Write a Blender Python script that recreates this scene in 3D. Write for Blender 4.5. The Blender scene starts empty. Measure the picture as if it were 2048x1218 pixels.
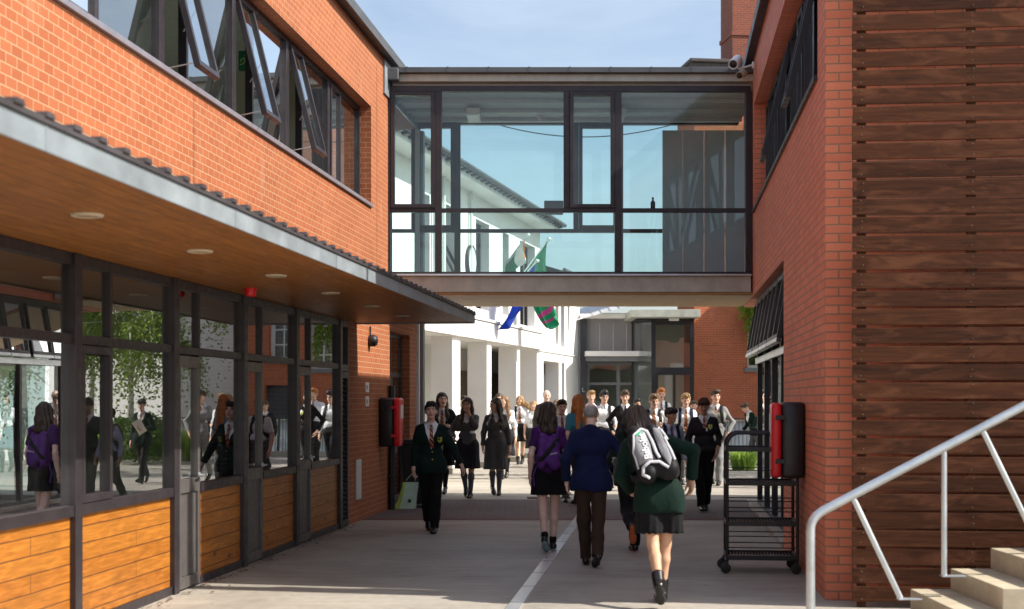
import bpy, bmesh, math, random
import numpy as np
from mathutils import Vector, Matrix
from mathutils.bvhtree import BVHTree

random.seed(7)
rng = np.random.default_rng(11)
R = math.radians
SC = bpy.context.scene
COL = SC.collection

# ------------------------------------------------------------------ camera
CAM_H, FPX, HORIZON = 1.68, 2800.0, 800.0
cam_d = bpy.data.cameras.new('camera')
cam = bpy.data.objects.new('camera', cam_d); COL.objects.link(cam)
cam.location = (0, 0, CAM_H); cam.rotation_euler = (R(90), 0, 0)
cam_d.sensor_width = 36.0; cam_d.lens = FPX / 2048 * 36
cam_d.shift_y = (HORIZON - 609) / 2048
cam_d.clip_start = 0.1; cam_d.clip_end = 2000
cam_d.dof.use_dof = True; cam_d.dof.focus_distance = 20.0; cam_d.dof.aperture_fstop = 2.4
SC.camera = cam

# ------------------------------------------------------------------ light
SUN_ELEV = R(42)
SUN_H = Vector((0.980, -0.196, 0)).normalized()          # horizontal direction towards the sun
sun_vec = Vector((SUN_H.x * math.cos(SUN_ELEV), SUN_H.y * math.cos(SUN_ELEV), math.sin(SUN_ELEV)))
w = bpy.data.worlds.new('World'); SC.world = w; w.use_nodes = True
nt = w.node_tree; bg = nt.nodes['Background']
sky = nt.nodes.new('ShaderNodeTexSky'); sky.sky_type = 'NISHITA'; sky.sun_disc = False
sky.sun_elevation = SUN_ELEV; sky.sun_rotation = math.atan2(SUN_H.x, SUN_H.y)
sky.altitude = 0; sky.air_density = 1.0; sky.dust_density = 2.2; sky.ozone_density = 1.0
wtc = nt.nodes.new('ShaderNodeTexCoord'); wmp = nt.nodes.new('ShaderNodeMapping'); wmp.inputs['Scale'].default_value = (1.2, 1.2, 4.5)
nt.links.new(wtc.outputs['Generated'], wmp.inputs['Vector'])
wn = nt.nodes.new('ShaderNodeTexNoise'); wn.inputs['Scale'].default_value = 2.6; wn.inputs['Detail'].default_value = 7; wn.inputs['Roughness'].default_value = .62; wn.inputs['Distortion'].default_value = .5
nt.links.new(wmp.outputs[0], wn.inputs['Vector'])
wr = nt.nodes.new('ShaderNodeMapRange'); wr.inputs['From Min'].default_value = .42; wr.inputs['From Max'].default_value = .75; wr.inputs['To Min'].default_value = .12; wr.inputs['To Max'].default_value = .42
nt.links.new(wn.outputs['Fac'], wr.inputs['Value'])
wm = nt.nodes.new('ShaderNodeMix'); wm.data_type = 'RGBA'; wm.inputs[7].default_value = (5.6, 6.0, 6.5, 1)      # thin high cloud
nt.links.new(wr.outputs[0], wm.inputs[0]); nt.links.new(sky.outputs[0], wm.inputs[6]); nt.links.new(wm.outputs[2], bg.inputs[0]); bg.inputs[1].default_value = 0.118
sl = bpy.data.lights.new('sun', 'SUN'); sl.energy = 4.6; sl.angle = R(0.53); sl.color = (1.0, 0.94, 0.85)
so = bpy.data.objects.new('sun', sl); COL.objects.link(so)
so.rotation_euler = (-sun_vec).to_track_quat('-Z', 'Y').to_euler(); so.location = (30, -5, 30)
SC.view_settings.view_transform = 'Standard'; SC.view_settings.look = 'None'
SC.view_settings.gamma = 1.0; SC.view_settings.exposure = 0.74
SC.cycles.use_denoising = True
SC.cycles.max_bounces = 10; SC.cycles.transparent_max_bounces = 24
SC.cycles.diffuse_bounces = 4; SC.cycles.glossy_bounces = 5
SC.cycles.sample_clamp_indirect = 6.0

# ------------------------------------------------------------------ frames
TH = -math.atan(306 / 2800)                              # the passage runs a little right of the view axis
TW = -math.atan(0.238)                                   # the white building turns further right
def PX(x, y, Z):                                         # pixel of the photograph at depth Z -> point in the place
    return Vector(((x - 1024) / FPX * Z, Z, CAM_H + (HORIZON - y) / FPX * Z))
def rotz(a): return Matrix.Rotation(a, 4, 'Z')
def toC(v, th=None):
    th = TH if th is None else th
    return rotz(-th) @ Vector(v)
def fromC(v, th=None):
    th = TH if th is None else th
    return rotz(th) @ Vector(v)

# ------------------------------------------------------------------ object helpers
def tag(o, label=None, cat=None, group=None, kind=None):
    if label: o['label'] = label
    if cat: o['category'] = cat
    if group: o['group'] = group
    if kind: o['kind'] = kind
    return o

class Root:
    """An Empty at a thing's base; children are given in the frame the Empty is turned by."""
    def __init__(s, name, label, cat, base=(0, 0, 0), th=0.0, group=None, kind=None):
        s.th = th; s.base = Vector(base)                 # base in the turned frame
        o = bpy.data.objects.new(name, None); COL.objects.link(o)
        o.empty_display_size = 0.2
        o.location = rotz(th) @ s.base; o.rotation_euler = (0, 0, th)
        s.o = tag(o, label, cat, group, kind)

class MB:
    """Collects faces (boxes, tubes, sheets) for one mesh object."""
    def __init__(s): s.v = []; s.f = []; s.m = []; s.sm = []
    def add(s, vs, fs, m=0, smooth=False):
        k = len(s.v); s.v.extend([tuple(p) for p in vs])
        for f in fs: s.f.append(tuple(i + k for i in f)); s.m.append(m); s.sm.append(smooth)
    def quad(s, a, b, c, d, m=0): s.add([a, b, c, d], [(0, 1, 2, 3)], m)
    def box(s, x0, x1, y0, y1, z0, z1, m=0):
        x0, x1 = min(x0, x1), max(x0, x1); y0, y1 = min(y0, y1), max(y0, y1); z0, z1 = min(z0, z1), max(z0, z1)
        v = [(x0, y0, z0), (x1, y0, z0), (x1, y1, z0), (x0, y1, z0), (x0, y0, z1), (x1, y0, z1), (x1, y1, z1), (x0, y1, z1)]
        s.add(v, [(0, 3, 2, 1), (4, 5, 6, 7), (0, 1, 5, 4), (1, 2, 6, 5), (2, 3, 7, 6), (3, 0, 4, 7)], m)
    def cbox(s, x0, x1, y0, y1, z0, z1, c=0.004, m=0):
        """box with chamfered edges"""
        x0, x1 = min(x0, x1), max(x0, x1); y0, y1 = min(y0, y1), max(y0, y1); z0, z1 = min(z0, z1), max(z0, z1)
        bm = bmesh.new(); bmesh.ops.create_cube(bm, size=1)
        for v in bm.verts:
            v.co = (x0 if v.co.x < 0 else x1, y0 if v.co.y < 0 else y1, z0 if v.co.z < 0 else z1)
        c = min(c, 0.45 * min(x1 - x0, y1 - y0, z1 - z0))
        bmesh.ops.bevel(bm, geom=bm.edges[:], offset=c, segments=2, affect='EDGES', profile=0.5)
        bm.verts.index_update()
        s.add([v.co[:] for v in bm.verts], [[v.index for v in f.verts] for f in bm.faces], m); bm.free()
    def xbox(s, mat, hx, hy, hz, m=0, c=0.0):
        t = MB(); (t.cbox if c else t.box)(*((-hx, hx, -hy, hy, -hz, hz) + ((c,) if c else ())))
        s.add([(mat @ Vector(p))[:] for p in t.v], t.f, m)
    def tube(s, pts, r, n=10, m=0, caps=True, closed=False):
        pts = [Vector(p) for p in pts]; N = len(pts)
        rs = r if isinstance(r, (list, tuple)) else [r] * N
        up = None; rings = []
        for i, p in enumerate(pts):
            if closed: d = (pts[(i + 1) % N] - pts[i - 1])
            else: d = (pts[min(i + 1, N - 1)] - pts[max(i - 1, 0)])
            d.normalize()
            if up is None: up = Vector((0, 0, 1)) if abs(d.z) < 0.9 else Vector((1, 0, 0))
            x = d.cross(up)
            if x.length < 1e-5: x = d.orthogonal()
            x.normalize(); y = x.cross(d); up = y
            rings.append([(p + (x * math.cos(2 * math.pi * k / n) + y * math.sin(2 * math.pi * k / n)) * rs[i])[:] for k in range(n)])
        vs = [q for rg in rings for q in rg]; fs = []
        for i in range(N if closed else N - 1):
            a = i * n; b = ((i + 1) % N) * n
            for k in range(n): fs.append((a + k, a + (k + 1) % n, b + (k + 1) % n, b + k))
        s.add(vs, fs, m, True)
        if caps and not closed:
            s.add(rings[0], [tuple(range(n))[::-1]], m); s.add(rings[-1], [tuple(range(n))], m)
    def band(s, pts, nrm, wd, th, m=0):
        """flat strap along pts; nrm = outward normal at each point"""
        pts = [Vector(p) for p in pts]; vs = []; N = len(pts)
        for i, p in enumerate(pts):
            d = (pts[min(i + 1, N - 1)] - pts[max(i - 1, 0)]).normalized()
            n_ = Vector(nrm[i]); n_ = (n_ - d * n_.dot(d)).normalized(); b = d.cross(n_)
            wi = wd[i] if isinstance(wd, (list, tuple)) else wd
            for (u, q) in ((-1, 0), (-.8, 1), (.8, 1), (1, 0), (.8, -1), (-.8, -1)):
                vs.append((p + b * (u * wi / 2) + n_ * (q * th / 2))[:])
        fs = []
        for i in range(N - 1):
            for k in range(6): fs.append((i * 6 + k, i * 6 + (k + 1) % 6, i * 6 + 6 + (k + 1) % 6, i * 6 + 6 + k))
        fs += [tuple(range(6))[::-1], tuple(range((N - 1) * 6, N * 6))]
        s.add(vs, fs, m, True)
    def lathe(s, prof, c=(0, 0, 0), n=20, m=0, axis='z', caps=True):
        vs = []; c = Vector(c)
        for (r, z) in prof:
            for k in range(n):
                a = 2 * math.pi * k / n; x, y = r * math.cos(a), r * math.sin(a)
                p = {'z': (x, y, z), 'x': (z, x, y), 'y': (x, z, y)}[axis]
                vs.append((c + Vector(p))[:])
        fs = [(i * n + k, i * n + (k + 1) % n, i * n + n + (k + 1) % n, i * n + n + k) for i in range(len(prof) - 1) for k in range(n)]
        s.add(vs, fs, m, True)
        if caps:
            s.add(vs[:n], [tuple(range(n))[::-1]], m); s.add(vs[-n:], [tuple(range(n))], m)
    def prism(s, poly, ax, a0, a1, m=0):
        """poly in the two other axes (cyclic order), extruded a0..a1 along ax"""
        def P(u, v, a): return {'x': (a, u, v), 'y': (u, a, v), 'z': (u, v, a)}[ax]
        n = len(poly); vs = [P(u, v, a0) for u, v in poly] + [P(u, v, a1) for u, v in poly]
        fs = [tuple(range(n))[::-1], tuple(range(n, 2 * n))] + [(i, (i + 1) % n, n + (i + 1) % n, n + i) for i in range(n)]
        s.add(vs, fs, m)
    def wall(s, ax, a0, a1, u0, u1, z0, z1, holes, m=0):
        """slab between a0 and a1 on axis ax ('x' or 'y'), u along the other, with rectangular holes (u0,u1,z0,z1)"""
        us = sorted({u0, u1} | {min(max(q, u0), u1) for h in holes for q in h[:2]})
        zs = sorted({z0, z1} | {min(max(q, z0), z1) for h in holes for q in h[2:]})
        def inside(i, j):
            if i < 0 or j < 0 or i >= len(us) - 1 or j >= len(zs) - 1: return True
            u, z = (us[i] + us[i + 1]) / 2, (zs[j] + zs[j + 1]) / 2
            return any(h[0] < u < h[1] and h[2] < z < h[3] for h in holes)
        def P(a, u, z): return (a, u, z) if ax == 'x' else (u, a, z)
        for i in range(len(us) - 1):
            for j in range(len(zs) - 1):
                if inside(i, j): continue
                A, B, C, D = us[i], us[i + 1], zs[j], zs[j + 1]
                for a in (a0, a1): s.quad(P(a, A, C), P(a, B, C), P(a, B, D), P(a, A, D), m)
                if inside(i - 1, j): s.quad(P(a0, A, C), P(a1, A, C), P(a1, A, D), P(a0, A, D), m)
                if inside(i + 1, j): s.quad(P(a0, B, C), P(a1, B, C), P(a1, B, D), P(a0, B, D), m)
                if inside(i, j - 1): s.quad(P(a0, A, C), P(a1, A, C), P(a1, B, C), P(a0, B, C), m)
                if inside(i, j + 1): s.quad(P(a0, A, D), P(a1, A, D), P(a1, B, D), P(a0, B, D), m)
    def build(s, name, mats, root=None, parent=None, smooth=None, normals=True, base=None):
        """link as ONE mesh object, as a child of root (or of the part `parent`)"""
        if not isinstance(mats, (list, tuple)): mats = [mats]
        off = root.base if root is not None else Vector(base or (0, 0, 0))
        me = bpy.data.meshes.new(name)
        me.from_pydata([(p[0] - off.x, p[1] - off.y, p[2] - off.z) for p in s.v], [], s.f)
        for mt in mats: me.materials.append(mt)
        me.polygons.foreach_set('material_index', s.m)
        me.polygons.foreach_set('use_smooth', s.sm if smooth is None else [smooth] * len(s.f))
        if normals:
            bm = bmesh.new(); bm.from_mesh(me); bmesh.ops.recalc_face_normals(bm, faces=bm.faces[:]); bm.to_mesh(me); bm.free()
        uv_box(me)
        o = bpy.data.objects.new(name, me); COL.objects.link(o)
        if parent is not None: o.parent = parent
        elif root is not None: o.parent = root.o
        else: o.location = off
        return o

def uv_box(me):
    n = len(me.loops)
    if n == 0: return
    lay = me.uv_layers.new(name='UVMap')
    co = np.empty(len(me.vertices) * 3); me.vertices.foreach_get('co', co); co = co.reshape(-1, 3)
    nr = np.empty(len(me.polygons) * 3); me.polygons.foreach_get('normal', nr); nr = nr.reshape(-1, 3)
    tot = np.empty(len(me.polygons), int); me.polygons.foreach_get('loop_total', tot)
    vi = np.empty(n, int); me.loops.foreach_get('vertex_index', vi)
    pn = np.repeat(nr, tot, 0); c = co[vi]
    uv = np.empty((n, 2))
    flat = np.abs(pn[:, 2]) > 0.7
    ln = np.maximum(np.hypot(pn[:, 0], pn[:, 1]), 1e-6)
    tx, ty = -pn[:, 1] / ln, pn[:, 0] / ln
    sg = np.where(np.abs(tx) > np.abs(ty), np.sign(tx), np.sign(ty)); sg[sg == 0] = 1
    uv[:, 0] = np.where(flat, c[:, 0], (c[:, 0] * tx + c[:, 1] * ty) * sg)
    uv[:, 1] = np.where(flat, c[:, 1], c[:, 2])
    lay.data.foreach_set('uv', uv.ravel())

def mesh_obj(name, me, parent=None, loc=None):
    o = bpy.data.objects.new(name, me); COL.objects.link(o)
    if parent is not None: o.parent = parent
    if loc is not None: o.location = loc
    return o

# ------------------------------------------------------------------ materials
def newmat(name):
    m = bpy.data.materials.new(name); m.use_nodes = True
    return m, m.node_tree, m.node_tree.nodes['Principled BSDF']
def node(nt, t, ins=None, **props):
    n = nt.nodes.new(t)
    for k, v in props.items(): setattr(n, k, v)
    for k, v in (ins or {}).items():
        s = n.inputs[k]
        if isinstance(v, bpy.types.NodeSocket): nt.links.new(v, s)
        else: s.default_value = (tuple(v) + (1,) if (s.type == 'RGBA' and len(v) == 3) else v) if isinstance(v, (tuple, list)) else v
    return n
def put(nt, sock, v):
    if isinstance(v, bpy.types.NodeSocket): nt.links.new(v, sock)
    else: sock.default_value = tuple(v) + (1,) if (isinstance(v, (tuple, list)) and len(v) == 3 and sock.type == 'RGBA') else v
def mixc(nt, fac, a, b, mode='MIX'):
    n = nt.nodes.new('ShaderNodeMix'); n.data_type = 'RGBA'; n.blend_type = mode
    put(nt, n.inputs[0], fac); put(nt, n.inputs[6], a); put(nt, n.inputs[7], b)
    return n.outputs[2]
def ramp(nt, fac, stops):
    n = nt.nodes.new('ShaderNodeValToRGB'); put(nt, n.inputs[0], fac)
    e = n.color_ramp.elements
    while len(e) > len(stops): e.remove(e[-1])
    while len(e) < len(stops): e.new(0.5)
    for i, (p, c) in enumerate(stops):
        e[i].position = p; e[i].color = tuple(c) + (1,) if len(c) == 3 else c
    return n.outputs[0]
def coords(nt, kind='UV', scale=(1, 1, 1), rot=(0, 0, 0), loc=(0, 0, 0)):
    tc = nt.nodes.new('ShaderNodeTexCoord')
    mp = node(nt, 'ShaderNodeMapping', {'Vector': tc.outputs[kind], 'Scale': scale, 'Rotation': rot, 'Location': loc})
    return mp.outputs[0]
def noise(nt, vec, scale, detail=4, rough=0.55, dist=0.0):
    return node(nt, 'ShaderNodeTexNoise', {'Vector': vec, 'Scale': scale, 'Detail': detail, 'Roughness': rough, 'Distortion': dist}).outputs['Fac']
def bump(nt, bsdf, h, strength=0.3, dist=0.01):
    b = node(nt, 'ShaderNodeBump', {'Height': h, 'Strength': strength, 'Distance': dist})
    nt.links.new(b.outputs[0], bsdf.inputs['Normal'])
    return b
def isl(nt): return nt.nodes.new('ShaderNodeNewGeometry').outputs['Random Per Island']

def m_plain(name, col, rough=0.6, metal=0.0, var=0.08, scale=6.0, bstr=0.0, spec=0.5, bscale=40):
    m, nt, b = newmat(name)
    v = coords(nt, 'Object')
    n1 = noise(nt, v, scale, 5, 0.6)
    dark = tuple(c * (1 - var * 2) for c in col); lite = tuple(min(1, c * (1 + var * 2)) for c in col)
    nt.links.new(ramp(nt, n1, [(0.3, dark), (0.7, lite)]), b.inputs['Base Color'])
    b.inputs['Metallic'].default_value = metal; b.inputs['Specular IOR Level'].default_value = spec
    rr = ramp(nt, noise(nt, v, scale * 2.3, 3), [(0.3, (max(0, rough - .1),) * 3), (0.7, (min(1, rough + .1),) * 3)])
    nt.links.new(rr, b.inputs['Roughness'])
    if bstr: bump(nt, b, noise(nt, v, bscale, 4), bstr, 0.01)
    return m

def m_brick(name, c1, c2, mortar, bw=0.225, rh=0.075, ms=0.0055, dirt=0.35, bias=0.0, rough=0.8):
    m, nt, b = newmat(name)
    uv = coords(nt, 'UV')
    br = node(nt, 'ShaderNodeTexBrick', {'Vector': uv, 'Color1': c1, 'Color2': c2, 'Mortar': mortar, 'Scale': 1.0, 'Mortar Size': ms,
              'Mortar Smooth': 0.15, 'Bias': bias, 'Brick Width': bw, 'Row Height': rh})
    br.offset = 0.5
    big = noise(nt, uv, 0.9, 6, 0.62)
    col = mixc(nt, dirt, br.outputs['Color'], ramp(nt, big, [(0.3, tuple(c * 0.55 for c in c1)), (0.55, c1), (0.75, tuple(min(1, c * 1.25) for c in c2))]), 'MIX')
    fine = noise(nt, uv, 60, 3)
    col = mixc(nt, 0.35, col, ramp(nt, fine, [(0.3, (0.45, 0.45, 0.45)), (0.7, (0.6, 0.6, 0.6))]), 'OVERLAY')
    # keep the mortar visible over the dirt
    col = mixc(nt, br.outputs['Fac'], col, mixc(nt, 0.25, mortar, col))
    # a pale streak of efflorescence here and there
    st = noise(nt, coords(nt, 'UV', (2.2, 0.5, 1)), 1.6, 4)
    col = mixc(nt, ramp(nt, st, [(0.6, (0, 0, 0)), (0.8, (0.22, 0.22, 0.22))]), col, tuple(min(1, x * 1.15 + .06) for x in mortar))
    nt.links.new(col, b.inputs['Base Color'])
    b.inputs['Roughness'].default_value = rough; b.inputs['Specular IOR Level'].default_value = 0.4
    inv = node(nt, 'ShaderNodeMath', {0: 1.0, 1: br.outputs['Fac']}, operation='SUBTRACT').outputs[0]
    hh = node(nt, 'ShaderNodeMath', {0: inv, 1: node(nt, 'ShaderNodeMath', {0: fine, 1: 0.25}, operation='MULTIPLY').outputs[0]}, operation='ADD').outputs[0]
    bump(nt, b, hh, 0.5, 0.008)
    return m

def m_planks(name, c1, c2, gap, bw, rh, ms=0.004, rough=0.5, turn=False, knots=True, grain=1.0):
    """boarding with long planks along u (along v when turned)"""
    m, nt, b = newmat(name)
    uv = coords(nt, 'UV', rot=(0, 0, R(90) if turn else 0))
    br = node(nt, 'ShaderNodeTexBrick', {'Vector': uv, 'Color1': c1, 'Color2': c2, 'Mortar': gap, 'Scale': 1.0, 'Mortar Size': ms,
              'Mortar Smooth': 0.1, 'Bias': 0.0, 'Brick Width': bw, 'Row Height': rh})
    br.offset = 0.37
    g = node(nt, 'ShaderNodeMapping', {'Vector': uv, 'Scale': (2.0, 26.0, 1)}).outputs[0]
    gr = noise(nt, g, 1.6, 6, 0.65, 0.6)
    col = mixc(nt, 0.55 * grain, br.outputs['Color'], ramp(nt, gr, [(0.25, tuple(c * 0.45 for c in c1)), (0.5, c1), (0.75, tuple(min(1, c * 1.5) for c in c2))]), 'MIX')
    bl = noise(nt, node(nt, 'ShaderNodeMapping', {'Vector': uv, 'Scale': (1.5, 6, 1)}).outputs[0], 1.7, 4, 0.6, 1.2)
    col = mixc(nt, 0.5, col, ramp(nt, bl, [(0.3, (0.3, 0.3, 0.3)), (0.7, (0.68, 0.68, 0.68))]), 'OVERLAY')
    if knots:
        vo = node(nt, 'ShaderNodeTexVoronoi', {'Vector': node(nt, 'ShaderNodeMapping', {'Vector': uv, 'Scale': (2.2, 5.0, 1)}).outputs[0], 'Scale': 1.0})
        col = mixc(nt, ramp(nt, vo.outputs['Distance'], [(0.06, (0.75,) * 3), (0.16, (0, 0, 0))]), col, tuple(c * 0.25 for c in c1))
    col = mixc(nt, br.outputs['Fac'], col, gap)
    nt.links.new(col, b.inputs['Base Color'])
    b.inputs['Roughness'].default_value = rough; b.inputs['Specular IOR Level'].default_value = 0.35
    inv = node(nt, 'ShaderNodeMath', {0: 1.0, 1: br.outputs['Fac']}, operation='SUBTRACT').outputs[0]
    hh = node(nt, 'ShaderNodeMath', {0: inv, 1: node(nt, 'ShaderNodeMath', {0: gr, 1: 0.2}, operation='MULTIPLY').outputs[0]}, operation='ADD').outputs[0]
    bump(nt, b, hh, 0.5, 0.006)
    return m

def m_glass(name, tint=(0.8, 0.9, 0.9), ior=1.9, rough=0.0, wav=0.0, dirt=0.03):
    m, nt, b = newmat(name)
    nt.nodes.remove(b); out = nt.nodes['Material Output']
    v = coords(nt, 'Object')
    f1 = node(nt, 'ShaderNodeFresnel', {'IOR': ior}).outputs[0]            # one surface; a double pane has four
    num = node(nt, 'ShaderNodeMath', {0: f1, 1: 4.0}, operation='MULTIPLY').outputs[0]
    den = node(nt, 'ShaderNodeMath', {0: f1, 1: 3.0, 2: 1.0}, operation='MULTIPLY_ADD').outputs[0]
    fr = node(nt, 'ShaderNodeMath', {0: num, 1: den}, operation='DIVIDE')
    tr = node(nt, 'ShaderNodeBsdfTransparent', {'Color': tint})
    gl = node(nt, 'ShaderNodeBsdfGlossy', {'Color': (0.95, 0.98, 1.0), 'Roughness': rough})
    if wav:
        bp = node(nt, 'ShaderNodeBump', {'Height': noise(nt, v, 1.3, 1, 0.4), 'Strength': wav, 'Distance': 0.02})
        nt.links.new(bp.outputs[0], gl.inputs['Normal'])
    mx = node(nt, 'ShaderNodeMixShader', {0: fr.outputs[0], 1: tr.outputs[0], 2: gl.outputs[0]})
    df = node(nt, 'ShaderNodeBsdfDiffuse', {'Color': (0.55, 0.58, 0.56)})
    dfac = ramp(nt, noise(nt, v, 2.0, 5, 0.6), [(0.35, (0, 0, 0)), (0.8, (dirt,) * 3)])
    mx2 = node(nt, 'ShaderNodeMixShader', {0: dfac, 1: mx.outputs[0], 2: df.outputs[0]})
    nt.links.new(mx2.outputs[0], out.inputs[0])
    return m

def m_concrete(name, col, joint=None, jw=60.0, jh=2.4, var=0.22):
    m, nt, b = newmat(name)
    uv = coords(nt, 'UV')
    n1 = noise(nt, uv, 0.55, 7, 0.62, 0.4); n2 = noise(nt, uv, 9, 6, 0.65); n3 = noise(nt, uv, 130, 2)
    c = ramp(nt, n1, [(0.28, tuple(x * (1 - var * 1.6) for x in col)), (0.5, col), (0.74, tuple(x * (1 + var) for x in col))])
    c = mixc(nt, 0.45, c, ramp(nt, n2, [(0.3, (0.36,) * 3), (0.7, (0.62,) * 3)]), 'OVERLAY')
    c = mixc(nt, 0.3, c, ramp(nt, n3, [(0.3, (0.4,) * 3), (0.7, (0.6,) * 3)]), 'OVERLAY')
    st_ = noise(nt, node(nt, 'ShaderNodeMapping', {'Vector': uv, 'Scale': (0.9, 7.0, 1)}).outputs[0], 1.4, 6, 0.62, 0.3)
    c = mixc(nt, 0.4, c, ramp(nt, st_, [(0.3, (0.36,) * 3), (0.7, (0.60,) * 3)]), 'OVERLAY')
    sp = node(nt, 'ShaderNodeTexVoronoi', {'Vector': uv, 'Scale': 2.3})
    c = mixc(nt, ramp(nt, sp.outputs['Distance'], [(0.035, (0.55,) * 3), (0.06, (0, 0, 0))]), c, tuple(x * 0.35 for x in col))
    if joint:
        br = node(nt, 'ShaderNodeTexBrick', {'Vector': uv, 'Color1': (1, 1, 1), 'Color2': (0.86, 0.86, 0.86), 'Mortar': (0.3, 0.28, 0.26), 'Scale': 1.0,
                  'Mortar Size': 0.006, 'Mortar Smooth': 0.3, 'Brick Width': jw, 'Row Height': jh})
        br.offset = 0.0
        c = mixc(nt, 1.0, c, br.outputs['Color'], 'MULTIPLY')
    nt.links.new(c, b.inputs['Base Color'])
    nt.links.new(ramp(nt, n2, [(0.3, (0.6,) * 3), (0.7, (0.85,) * 3)]), b.inputs['Roughness'])
    b.inputs['Specular IOR Level'].default_value = 0.3
    bump(nt, b, n2, 0.25, 0.006)
    return m

def m_metal(name, col, rough=0.4, metal=0.8, streak=(1, 12), var=0.2):
    m, nt, b = newmat(name)
    v = coords(nt, 'UV', (streak[0], streak[1], 1))
    n1 = noise(nt, v, 1.5, 6, 0.65); n2 = noise(nt, coords(nt, 'Object'), 3.0, 5, 0.6)
    c = ramp(nt, n1, [(0.25, tuple(x * (1 - var) for x in col)), (0.75, tuple(min(1, x * (1 + var)) for x in col))])
    c = mixc(nt, 0.5, c, ramp(nt, n2, [(0.3, (0.38,) * 3), (0.7, (0.6,) * 3)]), 'OVERLAY')
    nt.links.new(c, b.inputs['Base Color'])
    b.inputs['Metallic'].default_value = metal
    nt.links.new(ramp(nt, n2, [(0.3, (rough * .8,) * 3), (0.7, (min(1, rough * 1.3),) * 3)]), b.inputs['Roughness'])
    return m

def m_board(name, c1, c2, rough=0.55):
    """one colour per board (per mesh island), weathered along the grain"""
    m, nt, b = newmat(name)
    uv = coords(nt, 'UV'); r = isl(nt)
    base = ramp(nt, r, [(0.0, c1), (1.0, c2)])
    sh = node(nt, 'ShaderNodeVectorMath', {0: uv, 1: node(nt, 'ShaderNodeCombineXYZ', {'X': node(nt, 'ShaderNodeMath', {0: r, 1: 37.0}, operation='MULTIPLY').outputs[0]}).outputs[0]}, operation='ADD').outputs[0]
    g = noise(nt, node(nt, 'ShaderNodeMapping', {'Vector': sh, 'Scale': (1.2, 22, 1)}).outputs[0], 2.0, 6, 0.65, 0.5)
    c = mixc(nt, 0.5, base, ramp(nt, g, [(0.3, tuple(x * .35 for x in c1)), (0.75, tuple(min(1, x * 1.7) for x in c2))]))
    wx = noise(nt, node(nt, 'ShaderNodeMapping', {'Vector': sh, 'Scale': (1.3, 5, 1)}).outputs[0], 1.9, 5, 0.6, 0.8)
    c = mixc(nt, ramp(nt, wx, [(0.48, (0, 0, 0)), (0.7, (0.6,) * 3)]), c, tuple(min(1, x * 2.1 + 0.012) for x in c2))
    nt.links.new(c, b.inputs['Base Color'])
    nt.links.new(ramp(nt, g, [(0.3, (rough,) * 3), (0.7, (rough + .25,) * 3)]), b.inputs['Roughness'])
    b.inputs['Specular IOR Level'].default_value = 0.2
    bump(nt, b, g, 0.3, 0.004)
    return m

M = {}
M['brick_left'] = m_brick('orange_red_brick', (0.365, 0.114, 0.043), (0.295, 0.080, 0.028), (0.45, 0.29, 0.165), bw=0.158, rh=0.074, dirt=0.3, ms=0.0045)
M['brick_right'] = m_brick('red_brick_smooth', (0.72, 0.225, 0.125), (0.58, 0.155, 0.08), (0.27, 0.15, 0.10), dirt=0.25, rough=0.7, ms=0.007)
M['brick_old'] = m_brick('old_red_brick', (0.56, 0.14, 0.055), (0.40, 0.095, 0.042), (0.40, 0.30, 0.21), dirt=0.4)
M['frame'] = m_plain('dark_bronze_frame', (0.034, 0.028, 0.032), 0.42, 0.2, 0.1)
M['frame_black'] = m_plain('black_frame', (0.016, 0.015, 0.019), 0.45, 0.1, 0.1)
M['frame_grey'] = m_plain('grey_door_panel', (0.10, 0.092, 0.088), 0.45, 0.2, 0.08)
M['glass_low'] = m_glass('shopfront_glass', (0.62, 0.70, 0.66), 1.54, 0.0, 0.03)
M['glass_up'] = m_glass('upper_window_glass', (0.62, 0.76, 0.76), 1.54, 0.0, 0.02)
M['glass_bridge'] = m_glass('bridge_glass', (0.78, 0.91, 0.90), 1.28, 0.0, 0.0, 0.06)
M['glass_far'] = m_glass('far_glass', (0.60, 0.68, 0.67), 1.54, 0.0, 0.3)
M['soffit'] = m_planks('cedar_soffit', (0.25, 0.088, 0.013), (0.36, 0.14, 0.024), (0.06, 0.022, 0.006), 1.9, 0.115, 0.003, 0.45, turn=True, knots=False)
M['soffit2'] = m_planks('pale_timber_soffit', (0.46, 0.30, 0.13), (0.52, 0.35, 0.17), (0.14, 0.08, 0.03), 2.2, 0.12, 0.003, 0.5, knots=False)
M['panel'] = m_planks('oiled_timber_panel', (0.31, 0.105, 0.014), (0.40, 0.16, 0.024), (0.07, 0.025, 0.008), 3.0, 0.126, 0.004, 0.42)
M['screen'] = m_board('stained_dark_board', (0.028, 0.009, 0.004), (0.098, 0.034, 0.013))
M['zinc'] = m_metal('zinc_sheet', (0.26, 0.30, 0.325), 0.5, 0.35, (1, 3), 0.15)
M['zinc_dark'] = m_metal('dark_zinc', (0.10, 0.105, 0.11), 0.5, 0.4)
M['corr'] = m_metal('corrugated_sheet', (0.075, 0.068, 0.072), 0.5, 0.4)
M['galv'] = m_metal('galvanised_steel', (0.60, 0.64, 0.66), 0.38, 0.75, (6, 6), 0.12)
M['beam'] = m_metal('weathered_beam_paint', (0.47, 0.475, 0.41), 0.5, 0.1, (2.0, 1.0), 0.25)
M['white'] = m_plain('white_render', (0.83, 0.82, 0.80), 0.8, 0, 0.02, 1.5, 0.1)
M['offwhite'] = m_plain('offwhite_paint', (0.66, 0.66, 0.64), 0.7, 0, 0.04, 1.5)
M['ceil'] = m_plain('ceiling_paint', (0.62, 0.65, 0.66), 0.8, 0, 0.03)
M['inner'] = m_plain('interior_wall_paint', (0.34, 0.33, 0.28), 0.8, 0, 0.06, 1.0)
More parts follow.
